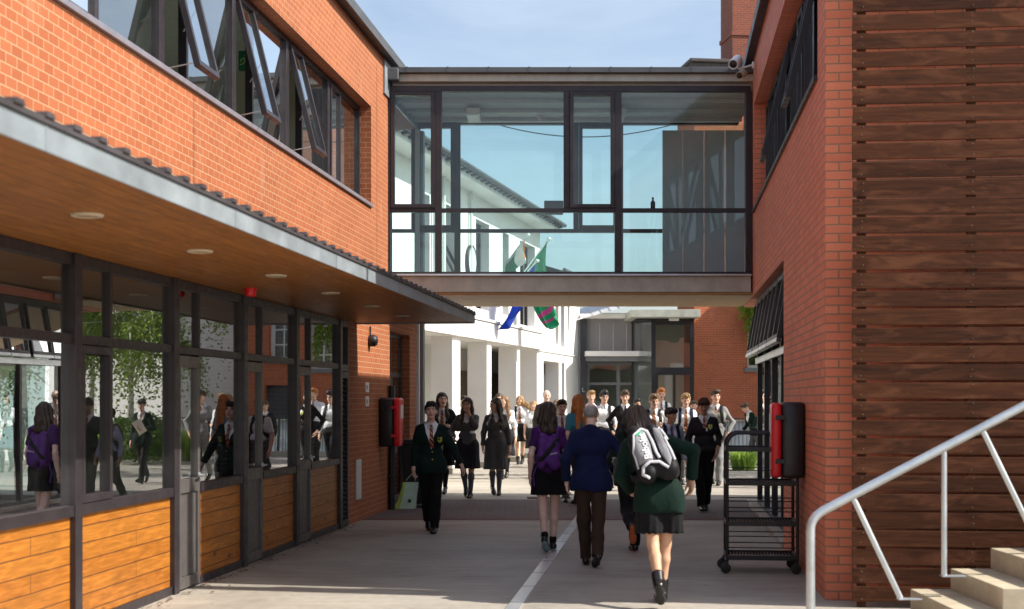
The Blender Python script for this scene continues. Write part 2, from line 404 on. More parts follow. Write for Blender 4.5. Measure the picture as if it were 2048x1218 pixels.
M['inner_pale'] = m_plain('pale_interior_wall', (0.62, 0.60, 0.50), 0.8, 0, 0.04, 1.0)
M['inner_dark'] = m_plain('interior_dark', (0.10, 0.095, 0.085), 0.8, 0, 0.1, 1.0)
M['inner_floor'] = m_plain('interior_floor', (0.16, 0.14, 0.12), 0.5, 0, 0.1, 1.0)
M['concrete'] = m_concrete('concrete_paving', (0.40, 0.365, 0.31), True)
M['step'] = m_concrete('concrete_step', (0.50, 0.43, 0.31))
M['kerb'] = m_concrete('concrete_kerb', (0.36, 0.33, 0.29))
M['paver'] = m_brick('block_paver', (0.17, 0.125, 0.115), (0.12, 0.10, 0.10), (0.07, 0.06, 0.055), 0.2, 0.1, 0.005, dirt=0.35)
M['black'] = m_plain('black_plastic', (0.012, 0.012, 0.013), 0.38, 0, 0.1)
M['black_metal'] = m_plain('black_powder_coat', (0.014, 0.013, 0.015), 0.4, 0.3, 0.1)
M['red'] = m_plain('red_plastic', (0.62, 0.012, 0.022), 0.35, 0, 0.06)
M['rubber'] = m_plain('black_rubber', (0.02, 0.02, 0.02), 0.8, 0, 0.1)
M['clad'] = m_plain('grey_cladding_panel', (0.30, 0.285, 0.29), 0.55, 0.2, 0.06, 1.5)
M['dkgrey'] = m_plain('dark_grey_panel', (0.065, 0.066, 0.075), 0.55, 0.1, 0.06, 1.5)
M['midgrey'] = m_plain('mid_grey_panel', (0.19, 0.20, 0.21), 0.5, 0.1, 0.06, 1.5)
M['lamp_off'] = m_plain('opal_diffuser', (0.70, 0.69, 0.64), 0.4, 0, 0.03)
M['cctv'] = m_plain('white_camera_shell', (0.72, 0.72, 0.70), 0.4, 0, 0.04)
M['beige'] = m_plain('beige_plastic', (0.50, 0.42, 0.30), 0.5, 0, 0.05)
M['slate'] = m_brick('roof_slate', (0.10, 0.085, 0.08), (0.07, 0.06, 0.06), (0.03, 0.03, 0.03), 0.3, 0.2, 0.008)
M['steel'] = m_metal('drain_steel', (0.74, 0.74, 0.74), 0.33, 0.85, (8, 1), 0.12)
M['brick_chimney'] = m_brick('dark_red_brick', (0.26, 0.065, 0.035), (0.17, 0.042, 0.028), (0.26, 0.19, 0.13), dirt=0.4)  # darker brick than the wall below the chimney
M['blind'] = m_plain('blue_grey_panel', (0.60, 0.67, 0.73), 0.5, 0, 0.04, 1.0)
M['nailhead'] = m_plain('rusty_nail', (0.16, 0.12, 0.09), 0.5, 0.4, 0.1)
M['lens_dull'] = m_plain('dull_downlight_lens', (0.30, 0.22, 0.13), 0.4, 0, 0.06)
M['iron'] = m_plain('cast_iron', (0.05, 0.045, 0.042), 0.6, 0.5, 0.15)
# =================================================================== ground
g = MB(); g.quad((-299.2, -120.6, 0), (300.8, -120.6, 0), (300.8, 399.4, 0), (-299.2, 399.4, 0))
go = g.build('ground', M['concrete'], base=(31.7, 1.3, 0)); tag(go, 'pale concrete paving of the school yard', 'ground', kind='structure')
pv = MB(); pv.quad((-2.2, 19.75, 0.004), (3.55, 19.75, 0.004), (3.95, 23.6, 0.004), (-1.62, 23.6, 0.004))
po = pv.build('pavement', M['paver']); tag(po, 'band of brown block paving under the glazed bridge', 'pavement', kind='structure')
kb = MB(); kb.quad((-2.2, 19.55, 0.004), (3.5, 19.55, 0.004), (3.52, 19.745, 0.004), (-2.2, 19.745, 0.004))
ko = kb.build('pavement_edging', m_brick('edging_brick', (0.20, 0.085, 0.06), (0.15, 0.07, 0.055), (0.08, 0.06, 0.05), 0.1, 0.2, 0.006))
tag(ko, 'reddish edging row in front of the block paving', 'pavement', kind='structure')

# drain channel running up the passage
dr = Root('drain_channel', 'bright steel slot drain running up the middle of the passage', 'drain', (-1.22, 12, 0), TH)
b = MB(); b.cbox(-1.275, -1.16, 6, 23.4, -0.02, 0.010, 0.003)
for k in range(17): b.box(-1.276, -1.159, 6.5 + k * 1.0, 6.508 + k * 1.0, 0.0, 0.0112, 1)
b.build('channel_cover', [M['steel'], M['iron']], dr)
gr = Root('drain_grate', 'rusty iron grating set in the sunlit paving past the bridge', 'drain grate', (0, 23.95, 0), 0)
b = MB()
for k in range(34): b.box(0.28 + k * 0.021, 0.292 + k * 0.021, 23.8, 24.1, 0.004, 0.014)
b.box(0.26, 1.0, 23.78, 23.8, 0.004, 0.015); b.box(0.26, 1.0, 24.1, 24.12, 0.004, 0.015); b.box(0.26, 1.0, 23.94, 23.96, 0.004, 0.0135)
b.build('grating', m_plain('rusty_iron', (0.16, 0.075, 0.04), 0.7, 0.3, 0.2), gr)
b = MB(); b.box(0.27, 0.99, 23.79, 24.11, 0.002, 0.006); b.build('pit_shade_sheet', M['black'], gr)  # black sheet on the paving stands in for the shade below the bars

# =================================================================== left brick building
tL = -4.218
LB = Root('brick_building', 'orange red brick school block with glazed ground floor and timber lined canopy, on the left', 'building', (tL, 12, 0), TH)
b = MB()
b.wall('x', tL, tL - 0.30, -2.0, 23.55, 0.0, 6.85,
       [(-1.5, 18.42, -1, 2.76), (-1.2, 19.88, 4.51, 5.92), (21.25, 22.95, -1, 2.75), (21.45, 30, 3.66, 6.30)])
b.wall('y', 23.55, 23.25, -12.0, tL - 0.30, 0.0, 6.85, [(-6.2, 0, 3.66, 6.30)])
b.wall('y', -2.0, -1.7, -12.0, tL - 0.30, 0.0, 6.85, [])
LW = b.build('wall', M['brick_left'], LB)
for (a_, c_, z_) in ((20.27, 20.283, 6.6), (12.22, 12.228, 4.40)): b = MB(); b.box(tL - 0.001, tL + 0.002, a_, c_, 2.9, z_); b.build('expansion_joint', M['iron'], LB, LW)
# roof and its edge
b = MB(); b.box(-12.2, tL + 0.12, -2.2, 24.6, 6.852, 6.93)
for k in range(24): b.box(tL + 0.08, tL + 0.135, -1.8 + k * 1.1, -1.775 + k * 1.1, 6.845, 6.95)
rf = b.build('roof', M['zinc_dark'], LB)
b = MB(); b.cbox(tL + 0.121, tL + 0.145, -2.2, 24.6, 6.82, 6.96, 0.004); b.build('gutter', M['zinc_dark'], LB, rf)
b = MB(); b.box(tL + 0.002, tL + 0.03, 20.72, 23.6, 6.30, 6.80); b.box(tL + 0.03, tL + 0.036, 21.9, 21.93, 6.30, 6.80); b.build('zinc_cladding', M['zinc'], LB)
b = MB(); b.box(-12, tL - .31, -1.69, 23.24, -0.2, 0.012); b.build('floor', M['inner_floor'], LB)
b = MB(); b.box(-12, tL - .31, -1.69, 23.24, 2.92, 3.15)
b.build('upper_floor', M['inner_pale'], LB)
b = MB(); b.box(-12, tL - .31, -1.69, 23.24, 6.2, 6.4); b.build('ceiling', M['ceil'], LB)
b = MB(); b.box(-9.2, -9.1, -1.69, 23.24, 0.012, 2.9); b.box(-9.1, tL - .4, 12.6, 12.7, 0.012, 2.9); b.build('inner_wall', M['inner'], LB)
b = MB(); b.box(-8.2, -8.1, -1.69, 23.24, 3.15, 6.2)
for s_ in (9.6, 18.7): b.box(-8.1, tL - .6, s_, s_ + .12, 3.15, 6.2)
b.box(-6.3, tL - .31, 20.9, 21.0, 3.15, 6.2); b.box(-6.3, -6.2, 21.0, 23.2, 3.15, 6.2)
b.build('upper_inner_wall', M['inner_pale'], LB)
b = MB()
for s_ in (8.5, 15.0): b.lathe([(0.17, 0.012), (0.17, 2.92)], (-5.35, s_, 0), 24)
b.build('column', M['offwhite'], LB)

# ground floor glazing, one bay after another
FB, FF, GT = tL - 0.075, tL + 0.004, tL - 0.032
posts = [-1.5, 0.54, 1.55, 3.57, 5.60, 7.63, 9.67, 11.71, 13.71, 15.73, 17.90]
for i, s0 in enumerate(posts):
    last = i == len(posts) - 1
    s1 = 18.42 if last else posts[i + 1]
    kind = 'louvre' if last else ('door' if s0 > 11 else 'window')
    bo = bpy.data.objects.new('glazed_bay', None); COL.objects.link(bo); bo.parent = LB.o
    f = MB()
    f.cbox(FB, FF + .022, s0 - .045, s0 + .075, 0.0, 2.735, .005)
    f.cbox(FB, FF, s0 + .076, s1 - .046, 2.655, 2.735, .004)
    if kind == 'louvre':
        f.cbox(FB, FF, s1 - .05, s1, 0, 2.65, .004)
        f.cbox(FB, FF, s0 + .076, s1 - .051, 2.06, 2.15, .004)
    else:
        sm = s0 + .66
        f.cbox(FB, FF, s0 + .076, s1 - .046, 2.085, 2.155, .004)
        f.cbox(FB, FF, sm - .021, sm + .021, 2.156, 2.654, .004)
        f.cbox(FB, FF, sm - .021, sm + .021, (.925 if kind == 'window' else 0.0), 2.084, .004)
        f.cbox(FB, FF + .012, (s0 + .076 if kind == 'window' else sm + .022), s1 - .046, .845, .924, .004)
        f.cbox(FB, FF, (s0 + .076 if kind == 'window' else sm + .022), s1 - .046, 0.0, .075, .004)
    f.build('frame', M['frame'], LB, bo)
    p = MB()
    def gl(a, c, z0, z1): p.quad((GT, a, z0), (GT, c, z0), (GT, c, z1), (GT, a, z1))
    if kind == 'louvre':
        gl(s0 + .07, s1 - .05, 2.15, 2.66)
    else:
        gl(s0 + .07, sm - .02, 2.15, 2.66); gl(sm + .02, s1 - .04, 2.15, 2.66); gl(sm + .02, s1 - .04, .92, 2.09)
    p.build('pane', M['glass_low'], LB, bo)
    if kind != 'louvre':
        t = MB(); t.box(tL - .07, tL - .020, (s0 + .076 if kind == 'window' else sm + .022), s1 - .046, .0755, .8445)
        t.build('timber_panel', M['panel'], LB, bo)
    if kind == 'window':
        d = MB(); a, c = s0 + .085, sm - .024
        for q in ((a, a + .048, .93, 2.08), (c - .048, c, .93, 2.08)): d.cbox(tL - .07, FF + .02, *q, .004)
        d.cbox(tL - .07, FF + .02, a + .049, c - .049, .93, .985, .004); d.cbox(tL - .07, FF + .02, a + .049, c - .049, 2.02, 2.08, .004)
        d.build('vent_sash', M['frame'], LB, bo)
        d = MB(); d.quad((GT + .012, a + .05, .98), (GT + .012, c - .05, .98), (GT + .012, c - .05, 2.01), (GT + .012, a + .05, 2.01)); d.build('vent_pane', M['glass_low'], LB, bo)
    if kind == 'door':
        d = MB(); a, c = s0 + .082, sm - .024
        d.cbox(tL - .07, FF + .012, a, a + .055, .02, 2.07, .004); d.cbox(tL - .07, FF + .012, c - .055, c, .02, 2.07, .004)
        d.cbox(tL - .07, FF + .012, a + .056, c - .056, .02, .12, .004); d.cbox(tL - .07, FF + .012, a + .056, c - .056, .86, .98, .004)
        d.cbox(tL - .07, FF + .012, a + .056, c - .056, 1.97, 2.07, .004)
        d.cbox(tL - .05, FF - .01, a + .056, c - .056, .121, .859, .003)
        d.build('door', M['frame_grey'], LB, bo)
        d = MB(); d.quad((GT + .012, a + .06, .97), (GT + .012, c - .06, .97), (GT + .012, c - .06, 1.98), (GT + .012, a + .06, 1.98)); d.build('door_pane', M['glass_low'], LB, bo)
        d = MB(); d.tube([(FF + .01, c - .035, 1.0), (FF + .06, c - .035, 1.0), (FF + .06, c - .15, 1.0)], .011, 8); d.lathe([(.026, 0), (.026, .012)], (FF + .012, c - .035, 1.0), 14, axis='x'); d.build('handle', M['galv'], LB, bo)
    if kind == 'louvre':
        d = MB(); a, c = s0 + .082, s1 - .056
        d.cbox(tL - .06, FF + .01, a, a + .05, .02, 2.05, .004); d.cbox(tL - .06, FF + .01, c - .05, c, .02, 2.05, .004)
        d.cbox(tL - .06, FF + .01, a + .051, c - .051, .02, .1, .004); d.cbox(tL - .06, FF + .01, a + .051, c - .051, 1.97, 2.05, .004)
        for k in range(30):
            z_ = .13 + k * .0615
            d.quad((tL - .05, a + .05, z_ + .04), (tL - .05, c - .05, z_ + .04), (FF, c - .05, z_), (FF, a + .05, z_))
        d.build('louvre_door', M['frame'], LB, bo)

# canopy
cx = -2.572
cp = bpy.data.objects.new('canopy', None); COL.objects.link(cp); cp.parent = LB.o
b = MB(); b.quad((tL + .001, -2, 2.737), (cx - .012, -2, 2.737), (cx - .012, 18.87, 2.737), (tL + .001, 18.87, 2.737)); b.build('soffit', M['soffit'], LB, cp)
b = MB(); b.cbox(cx - .012, cx, -2, 18.9, 2.718, 2.832, .004); b.cbox(tL, cx - .013, 18.872, 18.9, 2.718, 2.832, .004)
for k in range(8): b.box(cx - .002, cx + .003, 0.4 + k * 2.6, .412 + k * 2.6, 2.72, 2.83)
b.build('fascia', M['zinc'], LB, cp)
b = MB(); b.box(tL, cx + .014, -2, 18.92, 2.833, 2.858)
n = 0; s_ = -2.0
while s_ < 18.9:
    b.prism([(s_, 2.8585), (s_ + .012, 2.881), (s_ + .075, 2.881), (s_ + .09, 2.8585)], 'x', tL + .01, cx + .024); s_ += .28
b.build('corrugated_roof', M['corr'], LB, cp)
for s_ in (3.75, 5.71, 7.66, 9.60, 11.55, 13.5, 15.45, 17.3):
    b = MB(); b.lathe([(.068, 2.727), (.075, 2.722), (.088, 2.724), (.094, 2.736)], (-3.27, s_, 0), 28, caps=False)
    dl = b.build('downlight', M['beige'], LB, cp)
    b = MB(); b.lathe([(0.0, 2.7225), (.05, 2.7245), (.0685, 2.729)], (-3.27, s_, 0), 24, caps=False); b.build('lens', M['lens_dull'], LB, dl)

# upper windows
WT = tL - .18
mull = [-1.2, 1.62, 3.66, 5.70, 7.74, 9.79, 11.85, 13.92, 15.96, 17.98, 19.88]
for i in range(len(mull) - 1):
    s0, s1 = mull[i], mull[i + 1]
    wo = bpy.data.objects.new('upper_window', None); COL.objects.link(wo); wo.parent = LB.o
    opn = s0 in (11.85, 13.92, 15.96); sm = s0 + .66
    f = MB()
    f.cbox(WT - .06, WT + .02, s0 - .0, s0 + .07, 4.512, 5.918, .004); f.cbox(WT - .06, WT + .02, s1 - .06, s1 - .001, 4.512, 5.918, .004)
    f.cbox(WT - .06, WT + .02, s0 + .071, s1 - .061, 4.512, 4.57, .004); f.cbox(WT - .06, WT + .02, s0 + .071, s1 - .061, 5.86, 5.918, .004)
    f.cbox(WT - .06, WT + .02, sm - .03, sm + .03, 4.571, 5.859, .004)
    f.build('frame', M['frame'], LB, wo)
    p = MB(); p.quad((WT - .02, sm + .02, 4.56), (WT - .02, s1 - .05, 4.56), (WT - .02, s1 - .05, 5.87), (WT - .02, sm + .02, 5.87)); p.build('pane', M['glass_up'], LB, wo)
    ang = R(14) if opn else 0.0
    a, c, H = s0 + .075, sm - .034, 1.28
    T = Matrix.Translation((WT + .005, 0, 5.858)) @ Matrix.Rotation(-ang, 4, 'Y')
    sb = MB()
    for (y0, y1, z0, z1) in ((a, a + .05, -H, 0), (c - .05, c, -H, 0), (a + .051, c - .051, -.055, 0), (a + .051, c - .051, -H, -H + .055)):
        q = MB(); q.cbox(-.03, .03, y0, y1, z0, z1, .004); sb.add([(T @ Vector(v))[:] for v in q.v], q.f)
    so_ = sb.build('sash', M['frame'], LB, wo)
    q = MB(); q.quad((0, a + .04, -H + .04), (0, c - .04, -H + .04), (0, c - .04, -.04), (0, a + .04, -.04))
    q.v = [(T @ Vector(v))[:] for v in q.v]; q.build('sash_pane', M['glass_up'], LB, wo)
    if opn:
        q = MB(); e = T @ Vector((0, c - .02, -H * .45)); q.tube([(WT, c - .02, 5.858 - H * .62), e], .008, 6); q.build('stay', M['galv'], LB, wo); q = MB(); e = T @ Vector((0, a + .02, -H * .97))
        q.tube([(WT, a + .02, 4.6), e], .006, 6); q.build('stay', M['galv'], LB, wo)
b = MB(); b.cbox(WT - .06, tL + .035, -1.2, 19.87, 4.455, 4.505, .005); b.build('sill', m_plain('sill_metal', (0.27, 0.25, 0.28), .45, .4, .06), LB)

# end door under the bridge
eo = bpy.data.objects.new('side_entrance', None); COL.objects.link(eo); eo.parent = LB.o
f = MB(); tf = tL - .16
f.cbox(tf - .06, tf + .02, 21.255, 21.33, 0, 2.745, .004); f.cbox(tf - .06, tf + .02, 22.87, 22.945, 0, 2.745, .004)
f.cbox(tf - .06, tf + .02, 22.07, 22.13, 2.125, 2.68, .004)
f.cbox(tf - .06, tf + .02, 21.331, 22.869, 2.681, 2.745, .004); f.cbox(tf - .06, tf + .02, 21.331, 22.869, 2.05, 2.124, .004)
f.build('frame', M['frame_black'], LB, eo)
f = MB(); f.quad((tf, 21.32, 2.1), (tf, 22.88, 2.1), (tf, 22.88, 2.7), (tf, 21.32, 2.7)); f.quad((tf, 22.1, .1), (tf, 22.88, .1), (tf, 22.88, 2.06), (tf, 22.1, 2.06))
f.build('pane', M['glass_up'], LB, eo)
f = MB(); f.cbox(tf - .03, tf + .03, 21.34, 22.06, .01, 2.045, .004); f.cbox(tf - .03, tf + .03, 22.07, 22.13, .01, 2.045, .004); f.cbox(tf - .03, tf + .03, 22.131, 22.86, .01, .14, .004); f.build('door', M['frame_black'], LB, eo)
f = MB(); f.tube([(tf + .04, 22.1, .8), (tf + .09, 22.1, .85), (tf + .09, 22.1, 1.5), (tf + .04, 22.1, 1.55)], .014, 8); f.build('handle', M['galv'], LB, eo)
# corner trim and downpipe at the far end
f = MB(); f.cbox(tL - .02, tL + .05, 23.552, 23.62, 0, 6.3, .006); f.build('corner_trim', M['white'], LB)
f = MB(); f.cbox(tL - .06, tL + .10, 23.70, 23.86, 0, 6.3, .01); f.build('corner_post', M['midgrey'], LB)

# =================================================================== right brick building
tR = 1.336
RB = Root('brick_building', 'red brick block in shade on the right, with tall glazed opening at its far corner', 'building', (tR, 17, 0), TH)
s0R, s1R = 11.97, 24.25
b = MB()
b.wall('x', tR, tR + .30, s0R, s1R, 0, 6.85, [(12.55, 21.42, 4.55, 6.15), (16.1, 30, -1, 3.27)])
b.wall('y', s0R, s0R + .30, tR + .30, 10.0, 0, 6.85, [])
b.wall('y', s1R, s1R - .30, tR + .30, 10.0, 3.27, 6.85, [(3.0, 8.5, 4.4, 6.1)])
b.wall('y', 22.45, 22.15, tR + 3.2, 10.0, 0, 3.27, [])
b.wall('x', 10.0, 10.3, s0R, s1R, 0, 6.85, [])
RW = b.build('wall', M['brick_right'], RB)
b = MB(); b.box(tR - .10, 10.4, s0R - .06, s1R + .1, 6.852, 6.93); rr = b.build('roof', M['zinc_dark'], RB)
b = MB(); b.cbox(tR - .125, tR - .101, s0R - .06, s1R + .1, 6.81, 6.95, .004); b.build('gutter', M['zinc_dark'], RB, rr)
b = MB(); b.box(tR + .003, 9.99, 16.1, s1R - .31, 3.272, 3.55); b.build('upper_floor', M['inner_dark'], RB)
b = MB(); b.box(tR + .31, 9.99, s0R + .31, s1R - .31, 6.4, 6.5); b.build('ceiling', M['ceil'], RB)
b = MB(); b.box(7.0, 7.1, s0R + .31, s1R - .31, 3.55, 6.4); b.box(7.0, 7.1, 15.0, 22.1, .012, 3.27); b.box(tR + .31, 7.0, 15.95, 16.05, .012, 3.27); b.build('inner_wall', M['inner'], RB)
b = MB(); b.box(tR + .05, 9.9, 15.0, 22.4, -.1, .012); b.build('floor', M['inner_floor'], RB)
b = MB(); b.cbox(tR - .02, tR + .12, 16.12, 22.4, .0, .06, .01); b.build('threshold', M['kerb'], RB)
# tall ground floor glazing
gt = tR + .15
wo = bpy.data.objects.new('corner_glazing', None); COL.objects.link(wo); wo.parent = RB.o
f = MB()
gm = [16.11, 17.8, 19.3, 20.75, 22.3]
for q in gm: f.cbox(gt - .04, gt + .06, q, q + .085, .061, 3.268, .005)
for a, c in zip(gm[:-1], gm[1:]):
    f.cbox(gt - .04, gt + .06, a + .086, c - .001, .061, .12, .004); f.cbox(gt - .04, gt + .06, a + .086, c - .001, 3.2, 3.268, .004)
    f.cbox(gt - .045, gt + .06, a + .086, c - .001, 2.25, 2.33, .004)
rt = [tR + .24, tR + 1.7, tR + 3.12]
for q in rt: f.cbox(q, q + .08, 22.24, 22.38, .013, 3.268, .005)
for a, c in zip(rt[:-1], rt[1:]):
    f.cbox(a + .081, c - .001, 22.27, 22.35, .013, .1, .004); f.cbox(a + .081, c - .001, 22.27, 22.35, 2.25, 2.33, .004)
f.build('frame', M['frame_black'], RB, wo)
f = MB(); f.quad((gt, 16.15, .1), (gt, 22.35, .1), (gt, 22.35, 2.27), (gt, 16.15, 2.27)); f.quad((tR + .25, 22.31, .05), (tR + 3.15, 22.31, .05), (tR + 3.15, 22.31, 3.25), (tR + .25, 22.31, 3.25)); f.build('pane', M['glass_up'], RB, wo)
for a, c in zip(gm[:-1], gm[1:]):
    ang = R(10); H = .86; T = Matrix.Translation((gt - .05, 0, 3.19)) @ Matrix.Rotation(ang, 4, 'Y')
    mid = (a + c) / 2 + .04
    for (y0, y1) in ((a + .09, mid - .01), (mid + .01, c - .01)):
        sb = MB()
        for (u0, u1, z0, z1) in ((y0, y0 + .05, -H, 0), (y1 - .05, y1, -H, 0), (y0 + .051, y1 - .051, -.05, 0), (y0 + .051, y1 - .051, -H + .051, -H + .1)):
            q = MB(); q.cbox(-.03, .03, u0, u1, z0, z1, .004); sb.add([(T @ Vector(v))[:] for v in q.v], q.f)
        so_ = sb.build('top_vent', M['frame_black'], RB, wo)
        q = MB(); q.quad((0, y0 + .04, -H + .04), (0, y1 - .04, -H + .04), (0, y1 - .04, -.04), (0, y0 + .04, -.04)); q.v = [(T @ Vector(v))[:] for v in q.v]; q.build('vent_pane', M['glass_up'], RB, wo)
        q = MB(); q.cbox(-.032, .032, y0, y1, -H, -H + .05, .004); q.v = [(T @ Vector(v))[:] for v in q.v]; q.build('lit_vent_rail', M['galv'], RB, wo)  # bottom rail in pale metal: lit edge of the black sash put into colour
f = MB(); f.cbox(gt - .075, gt - .046, 16.2, 22.3, 2.24, 2.335, .004); f.build('transom_cover', M['galv'], RB, wo)
# upper windows of the right block
WR = tR + .21
mr = [12.55, 14.75, 16.4, 18.05, 19.7, 21.42]
for i in range(5):
    s0, s1 = mr[i], mr[i + 1]; sm = s1 - .66
    wo = bpy.data.objects.new('upper_window', None); COL.objects.link(wo); wo.parent = RB.o
    f = MB()
    f.cbox(WR - .02, WR + .06, s0, s0 + .06, 4.552, 6.148, .004); f.cbox(WR - .02, WR + .06, s1 - .06, s1 - .001, 4.552, 6.148, .004)
    f.cbox(WR - .02, WR + .06, s0 + .061, s1 - .061, 4.552, 4.62, .004); f.cbox(WR - .02, WR + .06, s0 + .061, s1 - .061, 6.08, 6.148, .004)
    f.cbox(WR - .02, WR + .06, sm - .03, sm + .03, 4.621, 6.079, .004); f.build('frame', M['frame_black'], RB, wo)
    p = MB(); p.quad((WR + .02, s0 + .05, 4.6), (WR + .02, sm - .02, 4.6), (WR + .02, sm - .02, 6.1), (WR + .02, s0 + .05, 6.1)); p.build('pane', M['glass_up'], RB, wo)
    ang = R(13) if i in (0, 2) else 0; H = 1.42; a, c = sm + .035, s1 - .065
    T = Matrix.Translation((WR - .01, 0, 6.075)) @ Matrix.Rotation(ang, 4, 'Y')
    sb = MB()
    for (y0, y1, z0, z1) in ((a, a + .05, -H, 0), (c - .05, c, -H, 0), (a + .051, c - .051, -.055, 0), (a + .051, c - .051, -H, -H + .055)):
        q = MB(); q.cbox(-.03, .03, y0, y1, z0, z1, .004); sb.add([(T @ Vector(v))[:] for v in q.v], q.f)
    sb.build('sash', M['frame_black'], RB, wo)
    q = MB(); q.quad((0, a + .04, -H + .04), (0, c - .04, -H + .04), (0, c - .04, -.04), (0, a + .04, -.04)); q.v = [(T @ Vector(v))[:] for v in q.v]; q.build('sash_pane', M['glass_up'], RB, wo)
b = MB(); b.cbox(tR - .035, WR + .06, 12.56, 21.41, 4.50, 4.545, .005); b.build('sill', M['frame'], RB)

# =================================================================== timber screen in front of the right block
SC_ = .40
TS = Root('timber_screen', 'tall screen of dark stained horizontal boards beside the concrete steps', 'timber screen', (3.5, s0R - SC_, 0), TH)
b = MB(); zz = 0.05; tx0 = tR + .172; tx1 = 8.2; row = 0
bat = [tx0 + .075, tx0 + .94, tx0 + 1.80, tx0 + 2.66, tx0 + 3.52]
while zz < 6.85:
    j = random.uniform(-.002, .002); cuts = [tx0 + random.uniform(-.004, .004)]
    for c_ in bat[2:]:
        if random.random() < .3: cuts.append(c_)
    cuts.append(tx1)
    for a_, c_ in zip(cuts[:-1], cuts[1:]):
        d_ = random.uniform(-.002, .002); b.cbox(a_ + .0015, c_ - .0015, s0R - SC_ - .012 + d_, s0R - SC_ + .012 + d_, zz + j, zz + .127 + j + random.uniform(-.002, .002), .003)
    for tx in bat[:4]:
        for dz_ in (.035, .10):
            if dz_ > .05 and random.random() < .5: continue
            b.lathe([(0.0, -.006), (.004, -.005), (.005, 0)], (tx + random.uniform(-.012, .012), s0R - SC_ - .0125, zz + dz_ + random.uniform(-.015, .015)), 8, axis='y', caps=False, m=1)
    zz += .149
b.build('board', [M['screen'], M['nailhead']], TS)
for tx in bat:
    b = MB(); b.box(tx - .035, tx + .035, s0R - SC_ + .0155, s0R - SC_ + .055, 0.0, 6.9); b.build('batten', M['screen'], TS)

# =================================================================== glazed bridge (square on to the camera)
BZ, RZ = 21.5, 24.0
def bx(x, Z=BZ): return (x - 1024) / FPX * Z
def bz(y, Z=BZ): return CAM_H + (HORIZON - y) / FPX * Z
xL, xR = -1.86, 3.66
BR = Root('glazed_footbridge', 'glazed first floor footbridge with dark frames joining the two brick blocks', 'footbridge', (0.9, 22.7, 3.3), 0)
b = MB(); b.cbox(xL, xR, BZ - .06, BZ + .10, 3.332, bz(553), .006); b.cbox(xL + .15, xR + .25, RZ - .1, RZ + .06, 3.332, bz(553), .006)
for x in (-.9, 1.55): b.box(x, x + .012, BZ - .063, BZ - .05, 3.335, bz(554))
b.build('beam', M['beam'], BR)
b = MB(); b.cbox(xL - .02, xR, BZ - .12, BZ + .02, bz(553) + .001, bz(553) + .03, .004); b.build('ledge', M['galv'], BR)
b = MB(); b.box(xL + .01, xR + .25, BZ - .03, RZ + .03, 3.283, 3.33); b.box(xL + .03, xR + .2, BZ + .101, RZ - .101, 3.331, 3.40); b.build('soffit', M['soffit2'], BR)
b = MB(); b.box(xL + .02, xR + .2, BZ + .101, RZ - .101, 3.402, 3.66); b.build('floor', M['inner_floor'], BR)
b = MB(); b.box(xL + .02, xR + .2, BZ + .06, RZ - .06, 6.42, 6.55)
for y_ in (22.05, 22.8, 23.5): b.box(xL + .02, xR + .2, y_, y_ + .05, 6.36, 6.419)
b.build('ceiling', M['ceil'], BR)
b = MB(); b.cbox(xL - .02, xR + .03, BZ - .10, RZ + .15, 6.552, bz(151), .006); b.box(-.50, -.488, BZ - .104, BZ - .09, 6.553, bz(152)); b.box(1.57, 1.582, BZ - .104, BZ - .09, 6.553, bz(152))
b.build('fascia', M['beam'], BR)
b = MB(); b.cbox(xL + .02, xR + .03, BZ - .20, RZ + .2, bz(151) + .002, bz(140), .006)
for k in range(9): b.box(xL + .25 + k * .62, xL + .275 + k * .62, BZ - .205, BZ - .1, bz(151) + .01, bz(139.3))
b.build('roof', M['zinc_dark'], BR)
b = MB(); b.cbox(xL - .08, xL + .14, BZ - .25, BZ - .06, 6.54, 6.72, .02); b.build('rainwater_hopper', M['zinc_dark'], BR)
def glazing(Z, xs_full, xs_up, ztop, zmid, zbot, x0, x1, vents, rail, name):
    wo = bpy.data.objects.new(name, None); COL.objects.link(wo); wo.parent = BR.o
    f = MB(); d0, d1 = Z - .05, Z + .06
    f.cbox(x0, x1, d0, d1, ztop, ztop + .085, .005); f.cbox(x0, x1, d0, d1, zbot - .055, zbot, .005)
    xs = sorted(xs_full)
    for x in xs: f.cbox(x - .052, x + .052, d0 - .012, d1, zbot + .001, ztop - .001, .005)
    for a, c in zip(xs[:-1], xs[1:]): f.cbox(a + .053, c - .053, d0, d1, zmid - .03, zmid + .03, .004)
    for x in xs_up: f.cbox(x - .045, x + .045, d0, d1, zmid + .031, ztop - .001, .005)
    f.build('frame', M['frame'], BR, wo)
    if rail:
        f = MB()
        for a, c in zip(xs[:-1], xs[1:]): f.cbox(a + .053, c - .053, d0 + .01, d1 - .01, rail - .025, rail + .025, .004)
        f.build('rail', M['frame'], BR, wo)
    allx = sorted(xs + list(xs_up))
    for a, c in zip(allx[:-1], allx[1:]):
        p = MB(); p.quad((a + .03, Z, zmid + .02), (c - .03, Z, zmid + .02), (c - .03, Z, ztop + .01), (a + .03, Z, ztop + .01)); p.build('pane', M['glass_bridge'], BR, wo)
    for a, c in zip(xs[:-1], xs[1:]):
        p = MB(); p.quad((a + .03, Z, zbot - .01), (c - .03, Z, zbot - .01), (c - .03, Z, zmid - .02), (a + .03, Z, zmid - .02)); p.build('lower_pane', M['glass_bridge'], BR, wo)
    for (a, c) in vents:
        f = MB(); z0, z1 = zmid + .032, ztop - .004; e0, e1 = d0 - .02, d1 - .02
        f.cbox(a, a + .06, e0, e1, z0, z1, .005); f.cbox(c - .06, c, e0, e1, z0, z1, .005)
        f.cbox(a + .061, c - .061, e0, e1, z0, z0 + .06, .005); f.cbox(a + .061, c - .061, e0, e1, z1 - .06, z1, .005); f.build('vent_sash', M['frame'], BR, wo)
